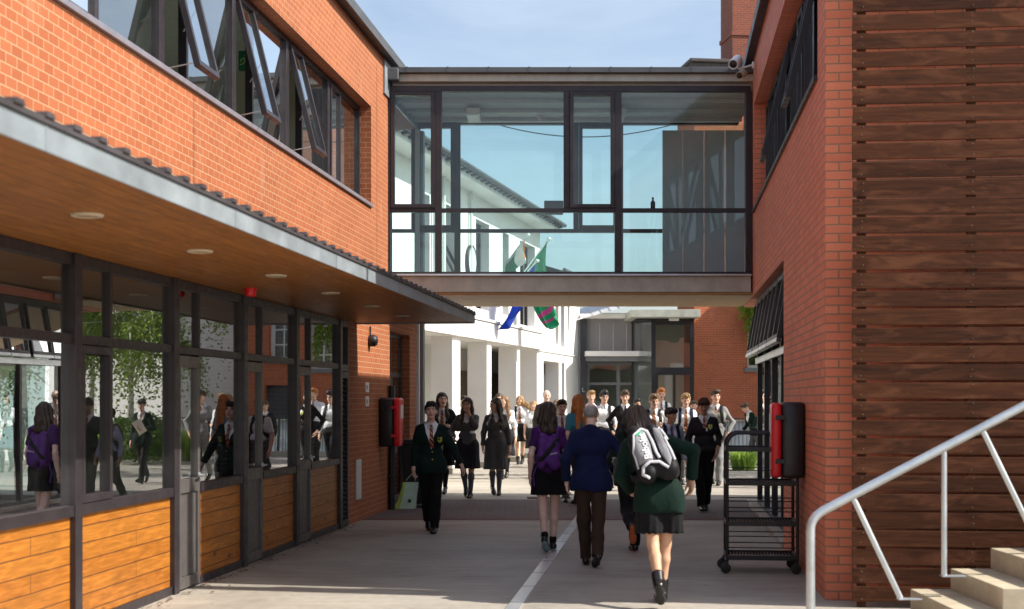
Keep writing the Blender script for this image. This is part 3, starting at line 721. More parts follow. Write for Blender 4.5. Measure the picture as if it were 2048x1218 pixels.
glazing(BZ, [bx(775), bx(877), bx(1236), bx(1497)], [bx(1133)], bz(184), bz(421), bz(544), xL, xR,
        [(bx(775) + .055, bx(877) - .055), (bx(1133) + .048, bx(1236) - .055)], None, 'front_glazing')
q = lambda x: bx(x, RZ)
glazing(RZ, [q(660), q(745), q(915), q(1240), q(1497)], [q(1152), q(828)], bz(250, RZ), bz(462, RZ), bz(546, RZ), xL - 1.5, xR + .22,
        [(q(828) + .05, q(915) - .055), (q(1152) + .05, q(1240) - .055)], None, 'rear_glazing')
b = MB(); b.box(xL - 1.5, xR + .22, RZ - .05, RZ + .06, bz(250, RZ) + .086, 6.41); b.build('lintel', M['midgrey'], BR)
for x0, x1 in ((1325, 1364.5), (1366, 1407), (1408.5, 1449), (1450.5, 1488)):
    b = MB(); b.cbox(bx(x0, 23.6), bx(x1, 23.6), 23.58, 23.62, 3.665, bz(261, 23.6), .003); b.build('blind_panel', M['blind'], BR)
for (x, y_, l) in ((-.62, 22.75, .75), (1.72, 22.75, .75)):
    b = MB(); b.cbox(x - .11, x + .11, y_ - l / 2, y_ + l / 2, 6.26, 6.355, .01); lo = b.build('ceiling_light', M['cctv'], BR)
    b = MB(); b.box(x - .09, x + .09, y_ - l / 2 + .03, y_ + l / 2 - .03, 6.250, 6.2595); b.build('diffuser', M['lamp_off'], BR, lo)
b = MB(); b.lathe([(.06, 6.36), (.06, 6.32), (.035, 6.30), (.03, 6.27)], (.46, 22.95, 0), 16); b.build('smoke_detector', M['cctv'], BR)
b = MB(); b.cbox(bx(1088, 23.9), bx(1126, 23.9), 23.72, 23.9, bz(430, 23.9), bz(404, 23.9), .01); b.build('control_box', M['midgrey'], BR)

# bottle on the transom ledge
BO = Root('bottle', 'small dark green bottle standing on the bridge window ledge', 'bottle', (bx(1306, 21.62), 21.64, bz(417, 21.62)), 0)
b = MB(); z0 = bz(417, 21.62); b.lathe([(.0, z0), (.034, z0), (.036, z0 + .01), (.036, z0 + .10), (.014, z0 + .125), (.014, z0 + .15)], (BO.base.x, BO.base.y, 0), 16, caps=False); b.build('bottle_body', m_plain('green_bottle', (.012, .035, .022), .2), BO)
b = MB(); b.lathe([(.016, z0 + .15), (.017, z0 + .175), (.0, z0 + .178)], (BO.base.x, BO.base.y, 0), 12); b.build('bottle_cap', M['black'], BO)

# =================================================================== white building
tW = -8.654
WB = Root('white_building', 'white rendered school wing with square pillars, loggia and tiled eaves beyond the bridge', 'building', (tW, 35, 0), TW)
b = MB()
loge = [(27.9, 30.52, -1, 3.13), (31.19, 33.67, -1, 3.13), (34.12, 36.88, -1, 3.13), (37.30, 39.48, -1, 3.13), (40.45, 42.75, -1, 2.85), (43.2, 43.62, .0, 2.85)]
upw = [(27.9, 28.75, 3.9, 6.05), (30.0, 30.75, 3.9, 6.05), (32.6, 33.9, 3.9, 6.05), (35.3, 36.0, 3.9, 6.05), (37.3, 39.2, 3.75, 6.05),
       (42.2, 42.72, 3.4, 6.05), (43.05, 43.62, 3.35, 6.05), (44.15, 44.5, 3.9, 6.05)]
b.wall('x', tW, tW - .5, 24.6, 39.87, 0, 6.6, [h for h in loge + upw if h[1] < 39.87]); b.wall('x', tW - .02, tW - .5, 39.872, 46.2, 0, 5.30, [(h[0], h[1], h[2], min(h[3], 4.95)) for h in loge + upw if h[0] > 39.87])
b.wall('y', 46.2, 45.9, tW - 10, tW - .5, 0, 5.3, []); b.wall('y', 39.87, 39.6, tW - 10, tW - .5, 3.5, 6.6, []); b.wall('y', 24.6, 24.9, tW - 10, tW - .5, 0, 6.6, [])
ww = b.build('wall', M['white'], WB)
b = MB(); b.cbox(tW + .002, tW + .12, 24.6, 39.85, 3.14, 3.58, .01); b.cbox(tW + .002, tW + .16, 24.6, 39.87, 3.6, 3.66, .008); b.box(tW + .002, tW + .03, 39.9, 46.15, 3.12, 3.14)
b.build('string_course', M['white'], WB)
b = MB()
for (a, c, z0, z1) in loge[:5]:
    pass
for (a, c) in ((30.50, 31.21), (33.65, 34.14), (36.86, 37.32), (39.46, 40.3)): b.cbox(tW - .52, tW + .02, a, c, 0, .14, .01)
b.build('plinth', M['kerb'], WB)
b = MB(); b.box(tW - 2.6, tW - 2.4, 24.9, 45.89, 0, 3.4); b.box(tW - 2.4, tW - .53, 45.6, 45.8, 0, 3.4)
b.build('loggia_wall', M['offwhite'], WB)
b = MB(); b.box(tW - 2.4, tW - .53, 24.9, 45.6, 3.2, 3.4); b.build('loggia_ceiling', M['offwhite'], WB)
M['door_tan'] = m_plain('tan_door_paint', (0.20, 0.165, 0.125), 0.5, 0, 0.08)
for (a, c) in ((39.0, 40.5), (41.6, 42.6), (43.4, 45.0)):
    b = MB(); b.box(tW - 2.4, tW - 2.36, a, c, 0.02, 2.55); b.box(tW - 2.358, tW - 2.34, a + .1, c - .1, 1.1, 2.4); b.build('loggia_door', M['door_tan'], WB)
b = MB(); b.box(tW - 1.9, tW - .9, 45.55, 45.598, 0.02, 2.4); b.build('loggia_door', M['door_tan'], WB)
for s_ in (26.2, 27.35, 29.4, 31.2, 33.3, 35.75, 37.0):
    w_ = .42; z0 = 1.2
    b = MB(); b.box(tW - 2.42, tW - 2.38, s_, s_ + w_, z0, 2.5); fr = b.build('loggia_window', M['dkgrey'], WB)
    b = MB(); b.box(tW - 2.379, tW - 2.372, s_ + .05, s_ + w_ - .05, z0 + .08, 2.42); b.build('pane', M['glass_far'], WB, fr)
for s_ in (28.2, 31.3, 34.4, 37.6):
    b = MB(); b.lathe([(.0, 3.02), (.13, 3.04), (.19, 3.1), (.2, 3.14), (.22, 3.15), (.22, 3.19)], (tW - 1.2, s_, 0), 22, caps=False); b.build('dome_light', M['lamp_off'], WB)
b = MB(); b.box(tW - .48, tW - .44, 40.5, 42.7, 0, 2.8); b.box(tW - .3, tW - .26, 43.22, 43.6, 0, 2.8); b.build('dark_glazing', M['dkgrey'], WB)
for (a, c, z0, z1) in upw:
    z1 = z1 if a < 39 else 4.95
    f = MB(); t0, t1 = tW - .30, tW - .22
    f.box(t0, t1, a, a + .06, z0, z1); f.box(t0, t1, c - .06, c, z0, z1); f.box(t0, t1, a + .06, c - .06, z0, z0 + .06); f.box(t0, t1, a + .06, c - .06, z1 - .06, z1)
    k = a + .45
    while k < c - .25: f.box(t0, t1, k - .03, k + .03, z0 + .06, z1 - .06); k += .45
    fr = f.build('upper_window', M['frame'], WB)
    f = MB(); f.quad((tW - .26, a + .03, z0 + .03), (tW - .26, c - .03, z0 + .03), (tW - .26, c - .03, z1 - .03), (tW - .26, a + .03, z1 - .03)); f.build('pane', M['glass_far'], WB, fr)
b = MB(); T = Matrix.Translation((tW - .2, 0, 5.2)) @ Matrix.Rotation(-R(28), 4, 'Y')
for (y0, y1, z0, z1) in ((30.06, 30.12, -1.2, 0), (30.63, 30.69, -1.2, 0), (30.12, 30.63, -1.2, -1.14), (30.12, 30.63, -.06, 0)):
    q_ = MB(); q_.box(-.03, .03, y0, y1, z0, z1); b.add([(T @ Vector(v))[:] for v in q_.v], q_.f)
b.build('open_sash', M['frame'], WB)
b = MB(); b.box(tW - 4.2, tW - 4.0, 24.9, 39.5, 3.4, 6.6); b.box(tW - 4.2, tW - 4.0, 40.0, 45.8, 3.55, 5.2); b.box(tW - 10, tW - .51, 24.9, 39.5, 3.41, 3.5); b.box(tW - 10, tW - .51, 40.0, 45.8, 3.41, 3.5); b.build('inner_wall', M['inner'], WB)
# eaves and roof, lower over the far part
for (e0, e1, ze, zr) in ((24.3, 40.15, 6.60, 10.2), (40.2, 46.5, 5.30, 7.2)):
    b = MB(); b.box(tW - .5, tW + .50, e0, e1, ze + .002, ze + .06); b.cbox(tW + .50, tW + .53, e0, e1, ze, ze + .14, .004); b.build('eaves', M['white'], WB)
    b = MB(); b.quad((tW + .62, e0 - .1, ze + .16), (tW + .62, e1 + .04, ze + .16), (tW - 5, e1 + .04, zr), (tW - 5, e0 - .1, zr)); b.quad((tW - 10.6, e0 - .1, ze + .16), (tW - 10.6, e1 + .04, ze + .16), (tW - 5, e1 + .04, zr), (tW - 5, e0 - .1, zr))
    b.add([(tW + .6, e1, ze + .16), (tW - 10.6, e1, ze + .16), (tW - 5, e1, zr - .02)], [(0, 1, 2)])
    rf = b.build('roof', M['slate'], WB)
    b = MB(); k = e0
    while k < e1: b.box(tW + .531, tW + .66, k, k + .16, ze + .08, ze + .152); k += .42
    b.build('rafter_end', M['frame_grey'], WB, rf)
    b = MB(); b.tube([(tW + .68, e0 - .1, ze + .18), (tW + .68, e1 + .05, ze + .18)], .06, 8); b.build('gutter', M['zinc_dark'], WB, rf)
for s_ in (28.9, 29.6, 31.9):
    b = MB(); b.tube([(tW + .07, s_, 6.6), (tW + .07, s_, 3.66)], .04, 8); b.build('downpipe', M['offwhite'], WB)

# round disc on the white wall, seen nearly edge on
CK = Root('wall_clock', 'round pale clock with a dark rim fixed to the white upper wall', 'clock', (tW + .06, 32.0, 4.75), TW)
b = MB(); b.lathe([(.0, .0), (.36, .0), (.40, .03), (.40, .08), (.36, .09)], (tW + .002, 32.0, 4.95), 28, axis='x', caps=False); b.build('rim', M['frame_black'], CK)
b = MB(); b.lathe([(.0, .075), (.355, .075)], (tW + .002, 32.0, 4.95), 28, axis='x', caps=False); b.build('face', M['offwhite'], CK)

# =================================================================== far entrance buildings
def at(x, y, Z): p = PX(x, y, Z); return p.x, p.z
EZ = 47.0
ex = lambda x: (x - 1024) / FPX * EZ
ez = lambda y: CAM_H + (HORIZON - y) / FPX * EZ
EB = Root('entrance_building', 'low grey clad entrance block with glazed double doors at the end of the yard', 'building', (ex(1215), EZ, 0), 0)
b = MB(); b.box(ex(1160), ex(1173), EZ - .2, EZ + 4, 0, 4.45); b.box(ex(1173) + .002, ex(1290), EZ + .3, EZ + 4, 2.96, 3.1); b.build('wall', M['dkgrey'], EB)
b = MB(); k = ex(1173) + .004
while k < ex(1285): b.cbox(k, min(k + .44, ex(1285)), EZ, EZ + .08, ez(703), 4.6, .006); k += .45
b.build('cladding', M['clad'], EB)
b = MB(); b.cbox(ex(1168), ex(1290), EZ - .9, EZ + .1, ez(714), ez(704), .01); pc = b.build('door_canopy', M['white'], EB)
b = MB(); b.cbox(ex(1170), ex(1290), EZ - .75, EZ + .05, ez(724), ez(714.3), .01); b.build('canopy_beam', M['midgrey'], EB, pc)
f = MB()
for (x0, x1) in ((1174, 1179), (1233, 1240), (1271, 1277)): f.box(ex(x0), ex(x1), EZ + .02, EZ + .1, 0, ez(725))
for (y0, y1) in ((725, 731), (765, 770), (884, 898)): f.box(ex(1179) + .001, ex(1233) - .001, EZ + .02, EZ + .1, ez(y1), ez(y0)); f.box(ex(1240) + .001, ex(1271) - .001, EZ + .02, EZ + .1, ez(y1), ez(y0))
dr_ = f.build('double_door', M['midgrey'], EB)
f = MB(); f.quad((ex(1177), EZ + .06, 0.05), (ex(1273), EZ + .06, 0.05), (ex(1273), EZ + .06, ez(727)), (ex(1177), EZ + .06, ez(727))); f.build('pane', M['glass_far'], EB, dr_)
for x in (1231, 1242):
    f = MB(); f.tube([(ex(x), EZ - .03, .85), (ex(x), EZ - .03, 1.45)], .02, 8); f.build('handle', M['galv'], EB, dr_)
b = MB(); b.box(ex(1173), ex(1290), EZ + 2.6, EZ + 2.8, 0, 2.95); b.box(ex(1173), ex(1290), EZ + .3, EZ + 2.6, -.1, .012); b.build('inner_wall', M['inner_pale'], EB)
b = MB(); n_ = 14; pts = []
for i in range(n_ + 1):
    u = i / n_; pts.append((EZ - .6 + u * 9, 4.32 + .75 * (1 - (1 - u) ** 2)))
for i in range(n_): b.quad((ex(1150), pts[i][0], pts[i][1]), (ex(1283), pts[i][0] - 1.2, pts[i][1] + .55), (ex(1283), pts[i + 1][0] - 1.2, pts[i + 1][1] + .55), (ex(1150), pts[i + 1][0], pts[i + 1][1]))
rfo = b.build('roof', m_metal('pale_roof_sheet', (.62, .62, .62), .5, .2, (1, 1), .08), EB)
b = MB()
for k in range(9):
    u = k / 8; xx = ex(1150) + u * (ex(1283) - ex(1150)); dy = -1.2 * u; dz = .55 * u
    b.tube([(xx, p[0] + dy, p[1] + dz + .01) for p in pts], .012, 5)
b.build('roof_seam', M['galv'], EB, rfo)
b = MB(); b.box(ex(1160), ex(1288), EZ - .5, EZ + 3, 4.40, 4.55); b.build('eaves', M['white'], EB)
# sign letters on the dark wall
def letters(txt, size, loc, rot, mat, name, root=None, parent=None, extr=.006, thick=0.0):
    cu = bpy.data.curves.new(name, 'FONT'); cu.body = txt; cu.size = size; cu.extrude = extr; cu.align_x = 'CENTER'; cu.align_y = 'CENTER'; cu.offset = thick
    tmp = bpy.data.objects.new('tmp_text', cu); COL.objects.link(tmp)
    bpy.context.view_layer.update()
    me = bpy.data.meshes.new_from_object(tmp.evaluated_get(bpy.context.evaluated_depsgraph_get()))
    bpy.data.objects.remove(tmp); bpy.data.curves.remove(cu)
    me.name = name; me.materials.clear(); me.materials.append(mat)
    me.transform(Matrix.Translation(Vector(loc)) @ rot)
    if root is not None: me.transform(Matrix.Translation(-root.base))
    o = bpy.data.objects.new(name, me); COL.objects.link(o)
    if parent is not None: o.parent = parent
    elif root is not None: o.parent = root.o
    return o
letters('L', .2, (ex(1166), EZ - .21, ez(780)), Matrix.Rotation(R(90), 4, 'X'), M['white'], 'sign_letter', EB)

# glazed porch
PZ = 45.0
px_ = lambda x: (x - 1024) / FPX * PZ
pz_ = lambda y: CAM_H + (HORIZON - y) / FPX * PZ
GP = Root('glazed_porch', 'tall glazed porch with flat projecting roof between the grey block and the old brick wall', 'porch', (px_(1330), PZ, 0), 0)
b = MB(); b.cbox(px_(1258), px_(1394), PZ - .8, PZ + 2.5, pz_(637), pz_(622), .01); b.build('roof', M['beam'], GP)
b = MB(); b.box(px_(1272), px_(1388), PZ - .1, PZ + 2.2, pz_(640), pz_(637.3)); b.build('soffit', M['frame_black'], GP)
f = MB()
for (x0, x1) in ((1303, 1311), (1379.5, 1387)): f.box(px_(x0), px_(x1), PZ - .06, PZ + .06, 0, pz_(640.3))
for (y0, y1) in ((641, 650), (735, 750), (895, 904)): f.box(px_(1311) + .001, px_(1379.5) - .001, PZ - .06, PZ + .06, pz_(y1), pz_(y0))
f.box(px_(1311) + .001, px_(1316), PZ - .05, PZ + .05, .0, pz_(750.2)); f.box(px_(1346), px_(1351), PZ - .05, PZ + .05, .0, pz_(750.2))
fr = f.build('frame', M['frame_black'], GP)
f = MB(); f.quad((px_(1309), PZ, .05), (px_(1382), PZ, .05), (px_(1382), PZ, pz_(642)), (px_(1309), PZ, pz_(642))); f.build('pane', M['glass_far'], GP, fr)
f = MB(); f.quad((px_(1275), PZ + 1.6, .05), (px_(1304), PZ + .02, .05), (px_(1304), PZ + .02, pz_(642)), (px_(1275), PZ + 1.6, pz_(642))); f.build('side_pane', M['glass_far'], GP, fr)
f = MB(); f.box(px_(1272), px_(1276), PZ + 1.55, PZ + 1.65, 0, pz_(640.4)); f.build('corner_post', M['frame_black'], GP)
f = MB(); f.box(px_(1276), px_(1386), PZ + 2.4, PZ + 2.55, 0, pz_(640)); f.build('inner_wall', M['inner_pale'], GP)
f = MB(); f.box(px_(1338), px_(1352), PZ + 1.2, PZ + 1.25, .2, 2.6); f.box(px_(1352), px_(1378), PZ + 1.6, PZ + 1.65, 2.6, 2.9); f.build('inner_post', M['offwhite'], GP)
f = MB(); f.cbox(px_(1337), px_(1357), PZ - .16, PZ - .07, pz_(642), pz_(636.9) - .002, .01); f.build('security_light', M['cctv'], GP)

# old brick building with chimney
OZ = 46.6
ox = lambda x: (x - 1024) / FPX * OZ
oz = lambda y: CAM_H + (HORIZON - y) / FPX * OZ
OB = Root('old_brick_building', 'tall old red brick building with sash windows and chimney behind the yard', 'building', (ox(1450), OZ, 0), 0)
win = [(7.86, 8.95, 2.75, 4.75), (9.55, 10.5, 3.1, 5.2), (9.3, 10.7, -1, 2.2), (7.86, 8.95, 7.2, 9.4)]
b = MB(); b.wall('y', OZ, OZ + .35, ox(1387), 12.3, 0, 12.6, win); b.wall('x', ox(1387), ox(1387) + .3, OZ + .35, OZ + 2.2, 0, 12.6, []); b.wall('x', 12.0, 12.3, OZ + .35, OZ + 2.2, 0, 12.6, [])
ow = b.build('wall', M['brick_old'], OB)
for (a, c, z0, z1) in win:
    if z0 < 0:
        b = MB(); b.box(a, c, OZ + .2, OZ + .25, 0, z1); b.build('door', M['dkgrey'], OB); continue
    f = MB(); y0, y1 = OZ + .14, OZ + .2
    f.box(a, a + .09, y0, y1, z0, z1); f.box(c - .09, c, y0, y1, z0, z1); f.box(a + .09, c - .09, y0, y1, z0, z0 + .09); f.box(a + .09, c - .09, y0, y1, z1 - .09, z1)
    m_ = (a + c) / 2; f.box(m_ - .025, m_ + .025, y0, y1, z0 + .09, z1 - .09)
    for k in (1, 2, 3):
        zz = z0 + k * (z1 - z0) / 4; f.box(a + .09, m_ - .025, y0, y1, zz - .025, zz + .025); f.box(m_ + .025, c - .09, y0, y1, zz - .025, zz + .025)
    wf = f.build('sash_window', M['offwhite'], OB)
    f = MB(); f.quad((a + .05, OZ + .17, z0 + .05), (c - .05, OZ + .17, z0 + .05), (c - .05, OZ + .17, z1 - .05), (a + .05, OZ + .17, z1 - .05)); f.build('pane', M['glass_far'], OB, wf)
    f = MB(); f.cbox(a - .12, c + .12, OZ - .1, OZ + .13, z0 - .14, z0 - .002, .01); f.build('sill', M['midgrey'], OB, wf)
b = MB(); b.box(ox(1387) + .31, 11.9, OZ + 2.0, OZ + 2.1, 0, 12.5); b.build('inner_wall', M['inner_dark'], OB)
b = MB(); b.cbox(ox(1374), 12.9, OZ - .45, OZ + 2.5, 12.602, 12.78, .02); b.cbox(ox(1370), 13, OZ - .55, OZ + 2.6, 12.782, 12.9, .02); rf = b.build('roof', M['slate'], OB)
b = MB(); xa, xb = ox(1451.5) + .42, ox(1512) + .42; b.box(xa, xb, OZ + .6, OZ + 2.0, 12.902, 14.0); b.box(xa - .04, xb + .04, OZ + .56, OZ + 2.04, 14.0, 14.14); b.box(xa, xb, OZ + .6, OZ + 2.0, 14.14, 17.2)
b.box(xa - .06, xb + .06, OZ + .54, OZ + 2.06, 17.2, 17.5)
b.build('chimney', M['brick_chimney'], OB, rf)
OB.o.rotation_euler.z = R(8)
# white building further right (seen in the reflections)
SB = Root('white_building', 'plain white walled building hidden behind the right block, mirrored in the shopfront glass', 'building', (18, 45, 0), 0)
b = MB(); b.box(12.4, 30, 44.5, 52, 0, 9.5); sw_ = b.build('wall', M['white'], SB)
b = MB(); b.box(12.3, 30.3, 44.2, 52.2, 9.502, 9.8); b.build('roof', M['slate'], SB)

SB.o.rotation_euler.z = R(13)
# =================================================================== fire extinguisher boxes
def fire_box(label, t, s, z0, dirn, face_s):
    """black box on a side wall with a red lid on the passage side; dirn=+1 points from the wall into the passage"""
    rt = Root('extinguisher_cabinet', label, 'fire box', (t, s, z0), TH)
    W, D, H = .32, .225, .73
    b = MB(); x0, x1 = sorted((t + dirn * .004, t + dirn * D)); b.cbox(x0, x1, s - W / 2, s + W / 2, z0, z0 + H, .035)
    bo = b.build('cabinet_body', M['black'], rt, smooth=True)
    b = MB(); x0, x1 = sorted((t + dirn * (D + .001), t + dirn * (D + .095))); b.cbox(x0, x1, s - W / 2 - .004, s + W / 2 + .004, z0 + .006, z0 + H - .006, .03)
    lid = b.build('lid', M['red'], rt, smooth=True)
    b = MB(); x0, x1 = sorted((t + dirn * (D + .0955), t + dirn * (D + .102))); b.cbox(x0, x1, s - .10, s + .10, z0 + .42, z0 + .62, .003); b.build('lid_label', M['offwhite'], rt, lid)
    for dz in (.14, H - .17):
        b = MB(); x0, x1 = sorted((t + dirn * (D - .03), t + dirn * (D + .06))); b.cbox(x0, x1, s - W / 2 - .014, s - W / 2 - .004, z0 + dz, z0 + dz + .045, .003)
        b.build('catch', M['red'] if dirn > 0 else M['black'], rt)
    return rt
fb1 = fire_box('black fire box with red lid on the sunlit left brick wall beside the side entrance', tL, 20.55, .985, 1, 0)
fb2 = fire_box('black fire box with red lid on the right brick wall above the trolley', tR, 13.75, .93, -1, 0)

# =================================================================== trolley
TR = Root('rack_trolley', 'black metal rack trolley with four grated shelves on castors by the right wall', 'trolley', (0.93, 13.95, 0), TH)
def trolley():
    x0, x1, y0, y1 = .60, 1.27, 13.72, 14.22       # corridor frame
    r = .016
    for (x, y) in ((x0, y0), (x0, y1), (x1, y0), (x1, y1)): b = MB(); b.tube([(x, y, .12), (x, y, 1.20)], r, 10); b.build('post', M['black_metal'], TR)
    for y in (y0, y1):
        b = MB(); pts = [(x0, y, 1.20)]
        for k in range(7):
            a = math.pi - k / 6 * math.pi / 2; pts.append((x0 + .12 + .12 * math.cos(a), y, 1.24 + .12 * math.sin(a)))
        pts += [(x1 - .12, y, 1.36)]
        for k in range(7):
            a = math.pi / 2 - k / 6 * math.pi / 2; pts.append((x1 - .12 + .12 * math.cos(a), y, 1.24 + .12 * math.sin(a)))
        pts.append((x1, y, 1.20)); b.tube(pts, r * .95, 10); b.build('hoop', M['black_metal'], TR)
    for z in (.13, .46, .85, 1.18):
        b = MB(); e = .018
        b.cbox(x0 - .01, x1 + .01, y0 - .012, y0 + .012, z, z + .045, .003); b.cbox(x0 - .01, x1 + .01, y1 - .012, y1 + .012, z, z + .045, .003)
        b.cbox(x0 - .012, x0 + .012, y0 + .013, y1 - .013, z, z + .045, .003); b.cbox(x1 - .012, x1 + .012, y0 + .013, y1 - .013, z, z + .045, .003)
        n = 22
        for k in range(n):
            xx = x0 + .02 + (x1 - x0 - .04) * k / (n - 1); b.box(xx - .006, xx + .006, y0 + .013, y1 - .013, z + .02, z + .03)
        b.box(x0 + .013, x1 - .013, (y0 + y1) / 2 - .02, (y0 + y1) / 2 + .02, z + .005, z + .018)
        b.build('shelf', M['black_metal'], TR)
    for z in (.25, .36, .60, .70, 1.0):
        for y in (y0, y1): b = MB(); b.tube([(x0, y, z), (x1, y, z)], .006, 6); b.build('guard_rail', M['black_metal'], TR)
    for i, (x, y) in enumerate(((x0, y0), (x0 - .02, y1 - .1), (x1, y0), (x1, y1))):
        b = MB(); b.lathe([(.0, -.016), (.045, -.016), (.05, -.008), (.05, .008), (.045, .016), (0, .016)], (x - .015, y - .02, .052), 18, axis='y', caps=False); cw = b.build('castor', M['rubber'], TR)
        b = MB(); b.tube([(x, y, .13), (x, y, .105)], .012, 8); b.cbox(x - .03, x + .012, y - .044, y - .040, .045, .108, .001); b.cbox(x - .03, x + .012, y, y + .004, .045, .108, .001); b.cbox(x - .03, x + .014, y - .044, y + .004, .105, .110, .001); b.build('fork', M['black_metal'], TR, cw)
trolley()

# =================================================================== steps and handrail at the lower right
ST = Root('concrete_steps', 'flight of pale concrete steps rising to the right in front of the timber screen', 'steps', (3.4, 9.95, 0), 0)
SZ0, SZ1 = 9.43, 10.55
def stairs():
    b = MB(); n = 9
    prof = []
    x = 2.70; z = .257 - .154
    P = [(x, 0.0)]
    for k in range(n):
        P.append((x, z)); P.append((x + .302, z)); x += .302; z += .154
    P.append((x, 0.0))
    # one solid flight with chamfered treads
    for k in range(n):
        xa = 2.70 + .302 * k; zt = .257 - .154 + .154 * k
        b.cbox(xa, xa + (.302 if k < n - 1 else 1.3) + .0, SZ0 + .002 * (k % 2), SZ1, 0.0, zt, .006)
    b.build('flight', M['step'], ST)
stairs()
HR = Root('handrail', 'galvanised tube handrail with slanting balusters climbing beside the concrete steps', 'handrail', (2.16, 10.1, 0), 0)
def rail():
    Z = 10.12
    p = lambda x, y, Zz=Z: PX(x, y, Zz)
    a, c, d = p(1621, 1262), p(1621, 1040), p(2110, 779)
    a.z = 0.0
    pts = [a, p(1621, 1062), p(1622, 1050), p(1626, 1040), p(1633, 1031), p(1645, 1022)] + [p(1645 + (2110 - 1645) * u, 1022 + (779 - 1022) * u) for u in (.25, .5, .75, 1)]
    b = MB(); b.tube(pts, .033, 16); b.build('rail_tube', M['galv'], HR)
    for (x0, y0, x1, y1) in ((1888, 893, 1888, 1150), (1705, 993, 1801, 1196), (1964, 858, 2062, 1060)):
        b = MB(); b.tube([p(x0, y0), p(x1, y1)], .021, 12); bo = b.build('baluster', M['galv'], HR)
        q = p(x1, y1); b = MB(); b.cbox(q.x - .02, q.x + .15, Z - .035, Z + .035, q.z - .012, q.z - .001, .002); b.build('foot_plate', M['galv'], HR, bo)
rail()

# =================================================================== cameras, lamps, small fixtures
def cctv(label, c, d, shell, L=.26, r=.06):
    rt = Root('security_camera', label, 'camera', c, 0)
    d = Vector(d).normalized(); c = Vector(c)
    q = d.to_track_quat('X', 'Z').to_matrix().to_4x4(); T = Matrix.Translation(c) @ q
    b = MB(); b.lathe([(0, -L / 2), (r * .8, -L / 2), (r, -L / 2 + .02), (r, L / 2 - .01), (r * .9, L / 2), (r * .8, L / 2 - .02), (0, L / 2 - .02)], (0, 0, 0), 20, axis='x', caps=False)
    b.v = [(T @ Vector(v))[:] for v in b.v]; bo = b.build('camera_body', shell, rt)
    b = MB(); b.lathe([(0, L / 2 - .018), (r * .75, L / 2 - .018), (r * .6, L / 2 - .012), (0, L / 2 - .008)], (0, 0, 0), 18, axis='x', caps=False)
    b.v = [(T @ Vector(v))[:] for v in b.v]; b.build('lens', M['black'], rt, bo)
    b = MB(); e = c - d * .05 + Vector((.24, .03, -.05)); b.tube([c - d * .05 + Vector((0, 0, -r)), c - d * .05 + Vector((.04, 0, -r - .04)), e], .016, 8); b.lathe([(.05, 0), (.05, .02)], e, 14, axis='x'); b.build('bracket', shell, rt)
cctv('white bullet security camera on the right block above the bridge roof', PX(1471, 124, 20.6), (-.35, -.75, -.42), M['cctv'], .30, .075)
cctv('beige security camera hanging just below the white one by the bridge roof', PX(1483, 149, 20.8), (-.45, -.7, -.35), M['beige'], .2, .06)

AB = Root('alarm_beacon', 'small red alarm beacon under the left canopy', 'alarm', (-3.9, 12.9, 2.735), TH)
b = MB(); b.lathe([(0, 2.655), (.045, 2.66), (.055, 2.68), (.055, 2.715)], (-3.9, 12.9, 0), 18); b.build('beacon_lens', M['red'], AB)
b = MB(); b.lathe([(.062, 2.7155), (.062, 2.7365)], (-3.9, 12.9, 0), 18); b.build('beacon_base', M['red'], AB)
WL = Root('wall_lamp', 'dark round wall lamp on the left brick wall under the canopy', 'wall lamp', (tL, 19.72, 2.55), TH)
b = MB(); b.lathe([(.075, .002), (.085, .02), (.085, .08), (.06, .12), (0, .135)], (tL, 19.72, 2.53), 22, axis='x', caps=False); b.build('lamp_body', M['frame_black'], WL)
b = MB(); b.tube([(tL + .02, 19.72, 2.60), (tL + .02, 19.72, 2.735)], .012, 8); b.build('conduit', M['frame_black'], WL)
DP = Root('black_pipe', 'black pipe running down the brick edge by the side entrance', 'pipe', (tL, 21.12, 0), TH)
b = MB(); b.tube([(tL + .06, 21.1, 0), (tL + .06, 21.1, 1.9)], .05, 12); b.build('pipe_body', M['black'], DP)
for z_ in (.5, 1.5): b = MB(); b.cbox(tL + .003, tL + .10, 21.04, 21.16, z_, z_ + .04, .004); b.build('clip', M['black'], DP)
for (z_, lb) in ((1.86, 'small pale notice plate on the left brick wall, upper of two'), (1.66, 'small pale notice plate on the left brick wall, lower of two')):
    NP = Root('notice_plate', lb, 'notice', (tL, 19.55, z_), TH)
    b = MB(); b.cbox(tL + .002, tL + .016, 19.45, 19.66, z_ - .07, z_ + .07, .003); b.build('plate', M['cctv'], NP)
    b = MB(); b.box(tL + .0165, tL + .018, 19.48, 19.55, z_ - .03, z_ + .03); b.build('symbol', M['midgrey'], NP)
AP = Root('access_box', 'small grey metal service box low on the left brick wall beside the louvred door', 'service box', (tL, 18.9, .5), TH)
b = MB(); b.cbox(tL + .002, tL + .025, 18.82, 19.12, .31, .86, .004); b.build('box_door', M['galv'], AP)
b = MB(); b.cbox(tL + .0255, tL + .030, 18.87, 19.07, .37, .80, .002); b.build('inset_panel', M['offwhite'], AP)
BN = Root('litter_bin', 'black wheelie bin standing against the wall by the side entrance', 'bin', (tL + .42, 21.55, 0), TH)
b = MB()
for i, (z0, z1, w0, w1) in enumerate(((.06, .98, .24, .29),)):
    c0, c1 = tL + .42, 21.75
    vs = [(c0 + sx * w * 1.0, c1 + sy * w, z) for (w, z) in ((w0, z0), (w1, z1)) for (sx, sy) in ((-1, -1), (1, -1), (1, 1), (-1, 1))]
    b.add(vs, [(3, 2, 1, 0), (4, 5, 6, 7)] + [(k, (k + 1) % 4, 4 + (k + 1) % 4, 4 + k) for k in range(4)])
b.build('bin_body', M['black'], BN)
